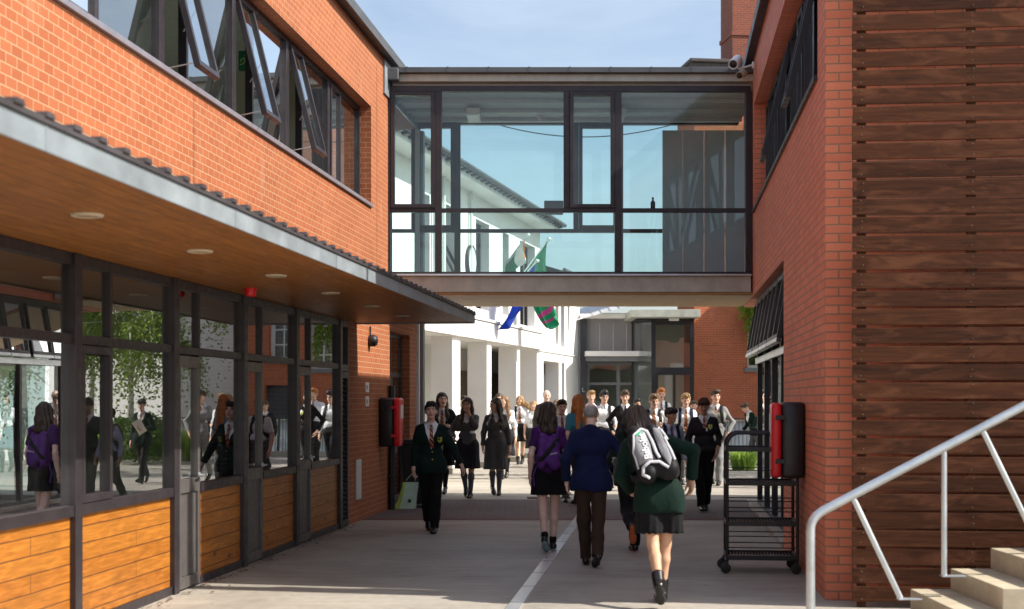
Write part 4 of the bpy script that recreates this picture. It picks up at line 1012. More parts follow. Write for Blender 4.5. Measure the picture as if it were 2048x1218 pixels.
b = MB(); b.cbox(tL + .10, tL + .74, 21.43, 22.07, .985, 1.03, .015); b.cbox(tL + .14, tL + .70, 21.46, 22.04, 1.031, 1.06, .015); b.build('lid', M['black'], BN)
for s_ in (21.55, 21.95):
    b = MB(); b.lathe([(0, -.02), (.09, -.02), (.1, 0), (.09, .02), (0, .02)], (tL + .16, s_, .1), 16, axis='y', caps=False); b.build('wheel', M['rubber'], BN)

# running man exit sign in the upper room
XS = Root('exit_sign', 'green running man exit sign hanging inside the left upper room', 'exit sign', tuple(toC(PX(481, 122, 17.0))), TH)
def exit_sign():
    c = XS.base; b = MB(); b.cbox(c.x - .02, c.x + .14, c.y - .02, c.y + .02, c.z - .12, c.z + .12, .004); b.build('sign_panel', m_plain('exit_green', (.01, .16, .07), .5, 0, .02), XS)
    b = MB(); b.tube([(c.x + .06, c.y, c.z + .12), (c.x + .06, c.y, 6.2)], .008, 6); b.build('hanger', M['galv'], XS)
    y = c.y - .0205; k = .14; P = lambda u, v: (c.x + .06 + u * k, y - .002, c.z + v * k)
    b = MB(); L = [((-.05, .25), (.02, -.05)), ((.02, -.05), (.3, -.2)), ((.3, -.2), (.2, -.5)), ((.02, -.05), (-.15, -.3)), ((-.15, -.3), (-.42, -.35)), ((-.05, .22), (.22, .05)), ((.22, .05), (.38, .2)), ((-.05, .22), (-.28, .1)), ((-.28, .1), (-.36, -.1))]
    for (a, d) in L: b.tube([P(*a), P(*d)], .009, 6)
    b.lathe([(0, -.002), (.013, -.002), (.013, .002), (0, .002)], P(.06, .43), 12, axis='y', caps=False); b.build('running_man', m_plain('exit_figure', (.35, .62, .25), .5), XS)
exit_sign()

# cable sagging behind the bridge
CB = Root('sagging_cable', 'thin black cable sagging across the sky behind the bridge', 'cable', tuple(PX(1160, 272, 30)), 0)
b = MB(); pts = []
for k in range(25):
    u = k / 24; x = 860 + 620 * u; y = 274 - 58 * ((u - .5) * 2) ** 2 * 1.35
    pts.append(PX(x, y, 30))
b.tube(pts, .012, 6); b.build('cable_run', M['black'], CB)

# =================================================================== flags on the white building
def cloth(name, mats, P0, P1, drop, lean, rt, nu=16, nv=30, folds=3, amp=.12, matfun=None, taper=.6, ph=0.0, tail=None):
    """a flag hanging limp from the pole between P0 and P1"""
    b = MB(); P0, P1 = Vector(P0), Vector(P1); vs = []
    ax = (P1 - P0); d = ax.normalized(); side = d.cross(Vector((0, 0, 1))).normalized()
    for j in range(nv + 1):
        v = j / nv
        for i in range(nu + 1):
            u = i / nu
            w = 1 - taper * v
            uc = .5 + (u - .5) * w
            p = P0 + ax * (uc if v > 0 else u) + Vector((0, 0, -1)) * drop * v * (1 - .25 * abs(u - .5) * v) + Vector(lean) * v * v
            p += side * (amp * math.sin(folds * 2 * math.pi * u + ph + 1.2 * v) * (.15 + v * .85))
            p += d * (.05 * math.sin(5 * v + 4 * u))
            vs.append(p[:])
    for j in range(nv):
        for i in range(nu):
            a = j * (nu + 1) + i
            b.add([vs[a], vs[a + 1], vs[a + nu + 2], vs[a + nu + 1]], [(0, 1, 2, 3)], matfun((i + .5) / nu, (j + .5) / nv) if matfun else 0, True)
    o = b.build(name, mats, rt, normals=False)
    bm = bmesh.new(); bm.from_mesh(o.data); bmesh.ops.remove_doubles(bm, verts=bm.verts[:], dist=1e-5); bm.to_mesh(o.data); bm.free()
    sd = o.modifiers.new('thickness', 'SOLIDIFY'); sd.thickness = .004
    return o
def m_cloth(name, col, rough=.85, var=.06, bs=.15, scale=220):
    m, nt, bb = newmat(name)
    v = coords(nt, 'Object')
    n1 = noise(nt, v, 4, 5, .6)
    nt.links.new(ramp(nt, n1, [(.3, tuple(c * (1 - var * 2.5) for c in col)), (.7, tuple(min(1, c * (1 + var * 2)) for c in col))]), bb.inputs['Base Color'])
    bb.inputs['Roughness'].default_value = rough; bb.inputs['Specular IOR Level'].default_value = .2
    bb.inputs['Sheen Weight'].default_value = .03
    fold = noise(nt, node(nt, 'ShaderNodeMapping', {'Vector': v, 'Scale': (1, 1, .6)}).outputs[0], 14, 3, .5, .8)
    h = node(nt, 'ShaderNodeMath', {0: fold, 1: node(nt, 'ShaderNodeMath', {0: noise(nt, v, scale, 2), 1: .08}, operation='MULTIPLY').outputs[0]}, operation='ADD').outputs[0]
    bump(nt, bb, h, bs * 2.2, .02)
    return m
fg = m_cloth('flag_green', (.015, .23, .11)); fw = m_cloth('flag_white', (.75, .75, .73)); fo = m_cloth('flag_orange', (.75, .2, .03))
fbl = m_cloth('flag_blue', (.012, .05, .42)); fm = m_cloth('flag_magenta', (.42, .05, .22))
FZ = 37.0
def flagpole(rt, a, c, r=.03):
    b = MB(); b.tube([a, c], r, 10); po = b.build('pole', M['galv'], rt)
    b = MB(); b.lathe([(0, -.05), (.05, -.03), (.06, 0), (.05, .03), (0, .05)], c, 12, caps=False); b.build('finial', M['cctv'], rt, po)
def flag(label, pa, pc, Z0, Z1, f0, f1, **k):
    a, c = PX(*pa, Z0), PX(*pc, Z1)
    rt = Root('flag', label, 'flag', tuple(a), 0, 'flags on the white building')
    flagpole(rt, a, c)
    cloth('cloth', k.pop('mats'), a + (c - a) * f0, a + (c - a) * f1, k.pop('drop'), k.pop('lean'), rt, **k)
flag('green white and orange flag drooping from the leftmost pole behind the bridge glass', (985, 565), (1056, 470), 37.5, 36.4, .30, .97,
     mats=[fg, fw, fo], drop=.45, lean=(.10, 0, 0), folds=2, amp=.10, taper=.35, matfun=lambda u, v: 0 if u < .55 else (1 if u < .85 else 2), ph=.5)
flag('large green flag with magenta stripes hanging below the bridge beam', (1016, 590), (1098, 478), 38.6, 37.2, .42, .99,
     mats=[fg, fm], drop=2.0, lean=(.45, 0, 0), folds=2, amp=.13, taper=.62, matfun=lambda u, v: 1 if (.74 < v < .79 or .85 < v < .90) else 0, ph=1.5)
flag('blue flag with its tail hanging below the bridge beam', (1008, 604), (1074, 522), 36.0, 34.6, .25, .98,
     mats=[fbl], drop=1.30, lean=(-.42, 0, 0), folds=1.5, amp=.10, taper=.55, ph=.2)

# =================================================================== fence, planting, trees
FN = Root('railing_fence', 'pale backed steel railing fence in front of the old brick wall', 'fence', (6.6, 40.5, 0), 0)
b = MB(); Zf = 40.5; xa, xb = 5.3, 12.0
fz = lambda y: CAM_H + (HORIZON - y) / FPX * Zf
n_ = int((xb - xa) / .115)
for k in range(n_ + 1): x = xa + k * .115; b.tube([(x, Zf, .16), (x, Zf, 1.12)], .011, 6, caps=False)
b.build('bar', M['zinc_dark'], FN)
b = MB(); b.cbox(xa, xb, Zf - .02, Zf + .02, 1.121, 1.16, .004); b.cbox(xa, xb, Zf - .02, Zf + .02, .12, .159, .004); b.build('rail', M['zinc_dark'], FN)
k = xa
while k <= xb + .01: b = MB(); b.cbox(k - .03, k + .03, Zf - .03, Zf + .03, 0, 1.2, .004); b.build('post', M['zinc_dark'], FN); k += 2.2
LWL = Root('low_wall', 'low pale blue grey wall just behind the railing fence', 'wall', (8.5, 41.6, 0), 0)
b = MB(); b.cbox(5.0, 12.2, 41.5, 41.7, 0, 1.02, .01); b.build('wall_body', m_plain('pale_blue_wall', (.50, .55, .60), .8, 0, .05, 2), LWL)
b = MB(); b.cbox(4.9, 12.3, 41.44, 41.76, 1.021, 1.08, .01); b.build('coping', M['kerb'], LWL)
PB = Root('planter_kerb', 'low concrete kerb of the planting bed beyond the trolley', 'kerb', (7.2, 38.2, 0), 0)
b = MB(); b.cbox(5.2, 12.0, 40.0, 40.2, 0, .16, .02); b.build('kerb_stone', M['kerb'], PB)

def m_leaf(name, c1, c2):
    m, nt, bb = newmat(name)
    n1 = noise(nt, coords(nt, 'Object'), 1.3, 3)
    r = isl(nt)
    f = node(nt, 'ShaderNodeMath', {0: r, 1: n1}, operation='MULTIPLY').outputs[0]
    nt.links.new(ramp(nt, f, [(.1, c1), (.6, c2)]), bb.inputs['Base Color'])
    bb.inputs['Roughness'].default_value = .5; bb.inputs['Specular IOR Level'].default_value = .3
    tl = node(nt, 'ShaderNodeBsdfTranslucent', {'Color': tuple(min(1, x * 2.2) for x in c2)})
    mx = node(nt, 'ShaderNodeMixShader', {0: .42, 1: bb.outputs[0], 2: tl.outputs[0]})
    nt.links.new(mx.outputs[0], nt.nodes['Material Output'].inputs[0])
    return m
leaf_birch = m_leaf('birch_leaves', (.045, .09, .014), (.16, .22, .04))
leaf_shrub = m_leaf('shrub_leaves', (.02, .06, .01), (.10, .17, .03))
leaf_grass = m_leaf('grass_blades', (.06, .12, .02), (.22, .32, .06))
leaf_ivy = m_leaf('creeper_leaves', (.07, .12, .015), (.26, .34, .05))
bark = m_plain('birch_bark', (.62, .60, .55), .7, 0, .2, 9, .2)
def leaf_cloud(pts, size, droop=.3):
    pts = np.asarray(pts); n = len(pts)
    a = rng.normal(size=(n, 3)); a[:, 2] -= droop; a /= np.linalg.norm(a, axis=1)[:, None]
    b_ = np.cross(a, rng.normal(size=(n, 3))); b_ /= np.linalg.norm(b_, axis=1)[:, None]
    s = size * rng.uniform(.6, 1.3, (n, 1))
    v = np.stack([pts - a * s * .6, pts + b_ * s * .34, pts + a * s * .6, pts - b_ * s * .34], 1).reshape(-1, 3)
    f = [(4 * i, 4 * i + 1, 4 * i + 2, 4 * i + 3) for i in range(n)]
    return v, f
def tree(label, x, y, h, n, seed):
    rs = np.random.default_rng(seed)
    rt = Root('birch_tree', label, 'tree', (x, y, 0), 0, 'birch trees in the side court')
    b = MB(); tr = [Vector((x + .12 * math.sin(k * .9 + seed), y + .1 * math.cos(k * 1.1), h * .95 * k / 8)) for k in range(9)]
    b.tube(tr, [.10 * (1 - k / 9.5) + .012 for k in range(9)], 10)
    tips = []
    for k in range(26):
        u = rs.uniform(.22, .92); base = tr[int(u * 8)].lerp(tr[min(8, int(u * 8) + 1)], u * 8 % 1)
        az = rs.uniform(0, 2 * math.pi); L = (1.1 - u) * h * .36 * rs.uniform(.6, 1.1)
        d = Vector((math.cos(az), math.sin(az), 0))
        pts = [base, base + d * L * .45 + Vector((0, 0, L * .42)), base + d * L * .85 + Vector((0, 0, L * .45)), base + d * L * 1.05 + Vector((0, 0, L * .05))]
        b.tube(pts, [.035 * (1 - u * .7), .022 * (1 - u * .6), .012, .005], 6); tips.append((pts, L))
    b.build('trunk', bark, rt)
    P = []
    while len(P) < n:
        pts, L = tips[rs.integers(len(tips))]
        t = rs.uniform(.35, 1.0) * 3; i = min(2, int(t)); p = pts[i].lerp(pts[i + 1], t - i)
        hang = rs.exponential(.55)
        c = np.array(p) + rs.normal(size=3) * .16
        for q in range(9): P.append(c + np.array((rs.normal() * .06, rs.normal() * .06, -hang * q / 9 * 1.3)))
    v, f = leaf_cloud(P[:n], .085)
    b = MB(); b.add(v.tolist(), f); b.build('crown', leaf_birch, rt, normals=False)
def fc(t, s): p = fromC((t, s, 0)); return p.x, p.y
tree('birch tree with a straight pale trunk in the side court, mirrored in the shopfront', *fc(6.4, 38.0), 9.5, 30000, 1)
tree('taller birch tree nearest the white side wall, mirrored in the shopfront', *fc(8.9, 41.0), 10.5, 30000, 2)
tree('birch tree nearest the right brick block in the side court', *fc(6.6, 31.5), 9.0, 26000, 3)
tree('bushy birch tree between the other two in the side court', *fc(8.0, 36.8), 8.5, 28000, 5)
def blades(label, name, cat, x, y, r, n, L, mat, root_cat=None, seed=0):
    rs = np.random.default_rng(seed); b = MB()
    for k in range(n):
        az = rs.uniform(0, 2 * math.pi); rr = r * math.sqrt(rs.uniform()); p = Vector((x + rr * math.cos(az), y + rr * math.sin(az), 0))
        a2 = az + rs.normal() * .6; d = Vector((math.cos(a2), math.sin(a2), 0)); l = L * rs.uniform(.6, 1.1); o = rs.uniform(.2, .6)
        w = Vector((-d.y, d.x, 0)) * .012
        pts = [p, p + d * l * o * .35 + Vector((0, 0, l * .6)), p + d * l * o + Vector((0, 0, l * (.95 - o * .3)))]
        b.add([(pts[0] - w)[:], (pts[0] + w)[:], (pts[1] + w)[:], (pts[1] - w)[:], pts[2][:]], [(0, 1, 2, 3), (3, 2, 4)])
    o = b.build(name, mat, None, normals=False, base=(x, y, 0)); tag(o, label, cat); return o
q = PX(1487, 944, 33.5); blades('clump of bright green grass behind the trolley', 'grass_clump', 'grass clump', q.x, q.y, .26, 380, .62, leaf_grass, seed=3)
for i, (t, s) in enumerate(((4.6, 37.5), (5.6, 38.6), (7.3, 38.4))):
    blades(['spiky green clump at the left end of the planting bed', 'spiky green clump under the pale birch trunk', 'spiky green clump at the right end of the planting bed'][i], 'spiky_plant', 'plant', *fc(t, s), .6, 420, 1.1, leaf_grass, seed=20 + i)
def shrub(label, x, y, h, r, n, mat, seed):
    rs = np.random.default_rng(seed); rt = Root('leafy_shrub', label, 'shrub', (x, y, 0), 0)
    b = MB()
    for k in range(9):
        az = rs.uniform(0, 6.28); b.tube([(x, y, 0), (x + .4 * r * math.cos(az), y + .4 * r * math.sin(az), h * .5), (x + .7 * r * math.cos(az), y + .7 * r * math.sin(az), h * .85)], [.02, .012, .005], 6)
    b.build('stem', M['frame_grey'], rt)
    d = rs.normal(size=(n, 3)); d /= np.linalg.norm(d, axis=1)[:, None]; rad = rs.uniform(.35, 1, (n, 1)) ** .5
    lump = 1 + .25 * np.sin(d[:, :1] * 5 + seed) * np.cos(d[:, 1:2] * 4)
    P = d * rad * lump * np.array((r, r, h * .5)) + np.array((x, y, h * .52)); P[:, 2] = np.maximum(P[:, 2], .05)
    v, f = leaf_cloud(P, .09, 0); b = MB(); b.add(v.tolist(), f); b.build('foliage', mat, rt, normals=False)
shrub('round green shrub at the foot of the birch trees', *fc(5.2, 35.5), 1.3, 1.0, 3500, leaf_shrub, 4)
shrub('wide green shrub in front of the white side wall', *fc(7.9, 39.6), 1.1, 1.3, 3500, leaf_shrub, 9)
shrub('low green shrub beside the right brick block', *fc(5.4, 31.0), 1.0, .9, 3000, leaf_shrub, 12)
# creeper trailing at the top right of the old brick wall
def creeper():
    rs = np.random.default_rng(8); Z = 46.0
    base = PX(1512, 610, Z); rt = Root('trailing_creeper', 'yellow green creeper trailing down the old brick wall by the sash window', 'creeper', tuple(base), 0)
    b = MB(); P = []
    for k in range(13):
        x0 = rs.uniform(1484, 1535); l = rs.uniform(25, 135) * (0.35 + .65 * (x0 - 1480) / 55); pts = []
        for j in range(8):
            u = j / 7; pts.append(PX(x0 + 4 * math.sin(u * 5 + k) + 3 * u, 606 + l * u, Z + .3 - .15 * rs.uniform()))
        b.tube(pts, .012, 5)
        for q_ in range(int(l * 2.1)):
            u = rs.uniform() * 6.99; i = int(u); p = pts[i].lerp(pts[i + 1], u - i); P.append(np.array(p) + rs.normal(size=3) * .085)
    for x0 in range(1478, 1530, 3):
        for _ in range(14): P.append(np.array(PX(x0 + rs.normal() * 3, 612 + abs(rs.normal()) * 9, Z)) + rs.normal(size=3) * .06)
    b.build('stem', M['frame_grey'], rt)
    v, f = leaf_cloud(P, .10, .6); b = MB(); b.add(v.tolist(), f); b.build('foliage', leaf_ivy, rt, normals=False)
creeper()
# blown leaves and grit along the foot of the left glazing
b = MB(); rs = np.random.default_rng(5)
for k in range(260):
    s_ = rs.uniform(9, 18.5); t_ = tL + .05 + rs.exponential(.05); z_ = .006; a = rs.uniform(0, 6.28); r_ = rs.uniform(.008, .028)
    b.add([(t_ + r_ * math.cos(a + j * 1.571) * (1 if j % 2 else .6), s_ + r_ * math.sin(a + j * 1.571), z_ + rs.uniform(0, .012)) for j in range(4)], [(0, 1, 2, 3)])
lo = b.build('leaf_litter', m_plain('dry_leaves', (.13, .075, .04), .9, 0, .25, 30), None, normals=False)
lo.rotation_euler = (0, 0, TH); tag(lo, 'dry leaf litter and grit along the foot of the left glazing', 'litter', kind='stuff')
# =================================================================== figures: implicit surfaces meshed with surface nets
V3 = lambda *a: np.array(a, float)
class Fld:
    def __init__(s, h, k=.02): s.h = h; s.k = k; s.ops = []
    def cone(s, a, b, r1, r2=None, k=None, sub=False, cut=None):
        a, b = np.asarray(a, float), np.asarray(b, float); r2 = r1 if r2 is None else r2
        R_ = max(r1, r2)
        def f(P):
            ba = b - a; L = max((ba * ba).sum(), 1e-9)
            t = np.clip(((P - a) @ ba) / L, 0, 1)
            d = np.linalg.norm(P - a - t[..., None] * ba, axis=-1) - (r1 + (r2 - r1) * t)
            return d if cut is None else np.maximum(d, (P - cut[0]) @ cut[1])
        s.ops.append((f, np.minimum(a, b) - R_, np.maximum(a, b) + R_, s.k if k is None else k, sub)); return s
    def ell(s, c, r, M=None, k=None, sub=False):
        c, r = np.asarray(c, float), np.asarray(r, float)
        def f(P):
            q = P - c
            if M is not None: q = q @ M                      # rows: local = M^T (P-c)
            k0 = np.linalg.norm(q / r, axis=-1); k1 = np.linalg.norm(q / (r * r), axis=-1)
            return k0 * (k0 - 1) / np.maximum(k1, 1e-6)
        e = r if M is None else np.full(3, r.max())
        s.ops.append((f, c - e, c + e, s.k if k is None else k, sub)); return s
    def plane(s, p, n, k=.006):
        """cut away the side the normal points to"""
        p, n = np.asarray(p, float), np.asarray(n, float); n = n / np.linalg.norm(n)
        s.ops.append((lambda P: (P - p) @ n, None, None, k, 'cut')); return s
    def func(s, f, sub='cut', k=.006): s.ops.append((f, None, None, k, sub)); return s
    def mesh(s, disp=None, bounds=None):
        h = s.h; pos = [o for o in s.ops if o[4] is False and o[1] is not None]
        lo = np.min([o[1] for o in pos], 0) - 3 * h - .01; hi = np.max([o[2] for o in pos], 0) + 3 * h + .01
        if bounds is not None: lo = np.maximum(lo, bounds[0]); hi = np.minimum(hi, bounds[1])
        n = np.maximum(np.ceil((hi - lo) / h).astype(int) + 1, 4)
        ax = [lo[i] + h * np.arange(n[i]) for i in range(3)]
        F = np.full(n, .25)
        for f, l, u, k, sub in s.ops:
            if l is None: sl = (slice(None),) * 3
            else:
                m = k + 4 * h
                i0 = np.maximum(np.floor((l - m - lo) / h).astype(int), 0); i1 = np.minimum(np.ceil((u + m - lo) / h).astype(int) + 1, n)
                if (i1 <= i0).any(): continue
                sl = tuple(slice(a, b) for a, b in zip(i0, i1))
            P = np.stack(np.meshgrid(*[ax[i][sl[i]] for i in range(3)], indexing='ij'), -1)
            d = f(P); A = F[sl]
            if sub is False:
                g = np.maximum(k - np.abs(A - d), 0) / max(k, 1e-6); F[sl] = np.minimum(A, d) - g * g * k * .25
            else:
                e = -d if sub is True else d
                g = np.maximum(k - np.abs(A - e), 0) / max(k, 1e-6); F[sl] = np.maximum(A, e) + g * g * k * .25
        if disp is not None:
            P = np.stack(np.meshgrid(*ax, indexing='ij'), -1); F = F + disp(P)
        F[0] = F[-1] = .1; F[:, 0] = F[:, -1] = .1; F[:, :, 0] = F[:, :, -1] = .1
        return nets(F, lo, h)

_CO = np.array([(i, j, k) for i in (0, 1) for j in (0, 1) for k in (0, 1)])
_ED = [(a, b) for a in range(8) for b in range(a + 1, 8) if np.abs(_CO[a] - _CO[b]).sum() == 1]
def nets(F, lo, h):
    S = F < 0
    cnt = np.zeros(np.array(F.shape) - 1, np.int8)
    for c in _CO: cnt += S[c[0]:F.shape[0] - 1 + c[0], c[1]:F.shape[1] - 1 + c[1], c[2]:F.shape[2] - 1 + c[2]]
    act = np.argwhere((cnt > 0) & (cnt < 8))
    if len(act) == 0: return np.zeros((0, 3)), np.zeros((0, 4), int)
    idx = np.full(cnt.shape, -1); idx[tuple(act.T)] = np.arange(len(act))
    val = np.stack([F[tuple((act + c).T)] for c in _CO], 1)
    acc = np.zeros((len(act), 3)); num = np.zeros(len(act))
    for a, b in _ED:
        va, vb = val[:, a], val[:, b]; m = (va < 0) != (vb < 0)
        t = np.where(m, va / np.where(m, va - vb, 1), 0)
        acc += m[:, None] * (_CO[a] + t[:, None] * (_CO[b] - _CO[a])); num += m
    V = lo + h * (act + acc / num[:, None])
    Q = []
    for d in range(3):
        e = np.zeros(3, int); e[d] = 1; o1, o2 = [(1, 2), (2, 0), (0, 1)][d]
        s0 = S[:-1] if d == 0 else (S[:, :-1] if d == 1 else S[:, :, :-1]); s1 = S[1:] if d == 0 else (S[:, 1:] if d == 1 else S[:, :, 1:])
        ed = np.argwhere(s0 != s1)
        ed = ed[(ed[:, o1] >= 1) & (ed[:, o2] >= 1) & (ed[:, o1] < F.shape[o1] - 1) & (ed[:, o2] < F.shape[o2] - 1)]
        sg = s0[tuple(ed.T)]
        u = np.zeros(3, int); u[o1] = 1; w_ = np.zeros(3, int); w_[o2] = 1
        q = np.stack([idx[tuple((ed - u - w_).T)], idx[tuple((ed - w_).T)], idx[tuple(ed.T)], idx[tuple((ed - u).T)]], 1)
        q[~sg] = q[~sg][:, ::-1]; Q.append(q)
    Q = np.concatenate(Q); return V, Q[(Q >= 0).all(1)]

def folds(seed, amp=.004, f0=16, f1=42, n=7):
    rs = np.random.default_rng(seed); D = rs.normal(size=(n, 3)); D[:, 2] *= .8; D /= np.linalg.norm(D, axis=1)[:, None]
    D *= rs.uniform(f0, f1, (n, 1)); ph = rs.uniform(0, 6.28, n); A = amp * rs.uniform(.4, 1, n) / math.sqrt(n) * 1.6
    B = rs.normal(size=(n, 3)) * 9
    return lambda P: sum(A[i] * np.sin(P @ D[i] + ph[i] + .9 * np.sin(P @ B[i])) for i in range(n))

def np_mesh(name, V, Q, mats, mi=None, smooth=True):
    me = bpy.data.meshes.new(name)
    me.vertices.add(len(V)); me.vertices.foreach_set('co', np.asarray(V, np.float32).ravel())
    me.loops.add(len(Q) * 4); me.loops.foreach_set('vertex_index', np.asarray(Q, np.int32).ravel())
    me.polygons.add(len(Q)); me.polygons.foreach_set('loop_start', np.arange(len(Q), dtype=np.int32) * 4)
    for m in mats: me.materials.append(m)
    if mi is not None: me.polygons.foreach_set('material_index', np.asarray(mi, np.int32))
    me.update(calc_edges=True); me.validate()
    me.polygons.foreach_set('use_smooth', np.full(len(me.polygons), smooth)); return me

def rx(a): c, s = math.cos(a), math.sin(a); return np.array([[1, 0, 0], [0, c, -s], [0, s, c]])
def ry(a): c, s = math.cos(a), math.sin(a); return np.array([[c, 0, s], [0, 1, 0], [-s, 0, c]])
def rz(a): c, s = math.cos(a), math.sin(a); return np.array([[c, -s, 0], [s, c, 0], [0, 0, 1]])
def unit(v): v = np.asarray(v, float); return v / max(np.linalg.norm(v), 1e-9)

# ---- materials for people
def m_skin(name, col):
    m, nt, b = newmat(name)
    n1 = noise(nt, coords(nt, 'Object'), 9, 4)
    nt.links.new(ramp(nt, n1, [(.3, tuple(c * .88 for c in col)), (.7, tuple(min(1, c * 1.08) for c in col))]), b.inputs['Base Color'])
    b.inputs['Roughness'].default_value = .5; b.inputs['Specular IOR Level'].default_value = .35
    b.inputs['Subsurface Weight'].default_value = .12; b.inputs['Subsurface Radius'].default_value = (.012, .005, .003); b.inputs['Subsurface Scale'].default_value = .5
    return m
def m_hair(name, c1, c2):
    m, nt, b = newmat(name)
    v = node(nt, 'ShaderNodeMapping', {'Vector': coords(nt, 'Object'), 'Scale': (70, 70, 9)}).outputs[0]
    n1 = noise(nt, v, 1.0, 4, .6, .4)
    nt.links.new(ramp(nt, n1, [(.3, c1), (.7, c2)]), b.inputs['Base Color'])
    b.inputs['Roughness'].default_value = .42; b.inputs['Specular IOR Level'].default_value = .45
    bump(nt, b, n1, .6, .01); return m
def m_tie(name, a, b_, c):
    m, nt, bb = newmat(name)
    tc = nt.nodes.new('ShaderNodeTexCoord'); sx = node(nt, 'ShaderNodeSeparateXYZ', {'Vector': tc.outputs['Object']})
    t = node(nt, 'ShaderNodeMath', {0: sx.outputs['X'], 1: sx.outputs['Z']}, operation='ADD').outputs[0]
    t = node(nt, 'ShaderNodeMath', {0: t, 1: 15.5}, operation='MULTIPLY').outputs[0]
    t = node(nt, 'ShaderNodeMath', {0: t}, operation='FRACT').outputs[0]
    r = node(nt, 'ShaderNodeValToRGB', {0: t}); e = r.color_ramp; e.interpolation = 'CONSTANT'
    for p, cc in ((0, a), (.45, c), (.55, b_), (.78, c)):
        if p == 0: e.elements[0].color = cc + (1,)
        elif p == .45: e.elements[1].position = p; e.elements[1].color = cc + (1,)
        else: q = e.elements.new(p); q.color = cc + (1,)
    nt.links.new(r.outputs[0], bb.inputs['Base Color']); bb.inputs['Roughness'].default_value = .55
    return m
SK = {'fair': m_skin('fair_skin', (.68, .42, .31)), 'pale': m_skin('pale_skin', (.72, .49, .39)), 'tan': m_skin('tan_skin', (.52, .30, .19)), 'warm': m_skin('warm_skin', (.60, .35, .22))}
LIP = m_plain('lips', (.42, .15, .13), .4, 0, .04); EYEW = m_plain('eye_white', (.40, .37, .35), .3, 0, .02); EYED = m_plain('dark_iris', (.03, .02, .015), .2, 0, .02)
HR_ = {'dark': m_hair('dark_brown_hair', (.016, .010, .007), (.060, .036, .023)), 'black': m_hair('black_hair', (.006, .006, .006), (.02, .018, .017)),
       'brown': m_hair('brown_hair', (.035, .02, .011), (.10, .055, .028)), 'blond': m_hair('blond_hair', (.24, .13, .05), (.48, .30, .13)),
       'fairbrown': m_hair('light_brown_hair', (.12, .06, .025), (.27, .15, .065)), 'ginger': m_hair('ginger_hair', (.32, .095, .02), (.58, .22, .05)),
       'grey': m_hair('grey_hair', (.16, .15, .145), (.34, .33, .32)), 'redbrown': m_hair('reddish_dark_hair', (.03, .010, .007), (.085, .03, .018))}
CL = {k: m_cloth('cloth_' + k, *v) for k, v in {
    'white': ((.74, .75, .78),), 'paleblue': ((.42, .47, .62),), 'darkgrey': ((.085, .085, .085),), 'charcoal': ((.020, .020, .023),), 'midgrey': ((.10, .10, .105),), 'lightgrey': ((.24, .24, .24),),
    'black': ((.006, .006, .007),), 'green': ((.002, .015, .010),), 'darkgreen': ((.004, .013, .011),), 'navy': ((.005, .009, .046),), 'brown': ((.040, .024, .015),), 'purple': ((.055, .010, .095),),
    'darkpurple': ((.05, .014, .10),), 'suit': ((.05, .042, .036),), 'sockgrey': ((.10, .10, .115),), 'skirtgrey': ((.085, .085, .085),), 'pattern': ((.05, .22, .30),)}.items()}
TIE = m_tie('striped_tie', (.20, .012, .02), (.78, .38, .03), (.02, .018, .05)); TIEP = m_tie('plum_tie', (.12, .02, .05), (.20, .06, .09), (.05, .02, .05))
SHOE = m_plain('black_leather', (.012, .011, .011), .3, 0, .1); SOLE = m_plain('orange_sole', (.55, .12, .03), .6, 0, .06); TEAL = m_plain('pale_teal_sole', (.24, .42, .42), .6, 0, .1)
GOLD = m_plain('gold_button', (.75, .50, .10), .3, .8, .03); CRESTM = m_plain('crest_yellow', (.48, .52, .05), .6, 0, .1); CREST2 = m_plain('crest_dark', (.05, .10, .04), .6, 0, .05)
BAGB = m_cloth('bag_black', (.010, .010, .012), .6); BAGG = m_cloth('bag_grey', (.25, .255, .27), .6); BAGW = m_cloth('bag_white', (.55, .55, .58), .6); BAGP = m_cloth('bag_purple', (.10, .025, .19), .6)
GRNP = m_plain('green_patch', (.02, .30, .13), .6, 0, .05); LETW = m_plain('white_lettering', (.80, .80, .82), .5, 0, .02)

# ---- one shared hand (right hand hanging, fingers -z, thumb -y, palm +x)
_hands = {}
def hand_mesh(curl, h=.0048):
    key = (curl, h)
    if key in _hands: return _hands[key]
    f = Fld(h, .012)
    f.cone((0, -.006, .02), (0, -.004, -.01), .0265, .025, k=.015)
    f.cone((0, -.022, -.03), (0, -.024, -.082), .0155, .0125, k=.018); f.cone((0, -.004, -.02), (0, -.004, -.085), .0165, .013, k=.018); f.cone((0, .016, -.03), (0, .018, -.078), .0155, .012, k=.018)
    for y, z, L, r, dc in ((-.028, -.084, .072, .0092, 0), (-.0095, -.088, .080, .0095, .08), (.0095, -.085, .074, .009, .16), (.0265, -.078, .058, .0078, .26)):
        p = np.array((0, y, z)); a = .12
        for seg, w in ((0, .45), (1, .30), (2, .25)):
            a += (curl + dc) * (.55, 1.0, .8)[seg]
            q = p + L * w * np.array((math.sin(a), y * .35, -math.cos(a)))
            f.cone(p, q, r * (1 - .10 * seg), r * (.92 - .12 * seg), k=.004); p = q
    f.cone((.006, -.018, -.022), (.014, -.046, -.052), .0145, .011, k=.016); f.cone((.014, -.046, -.052), (.022, -.056, -.082), .0105, .0095, k=.004); f.cone((.022, -.056, -.082), (.028 + .01 * curl, -.054, -.105), .0092, .0078, k=.004)
    V, Q = f.mesh(); _hands[key] = (V, Q); return V, Q

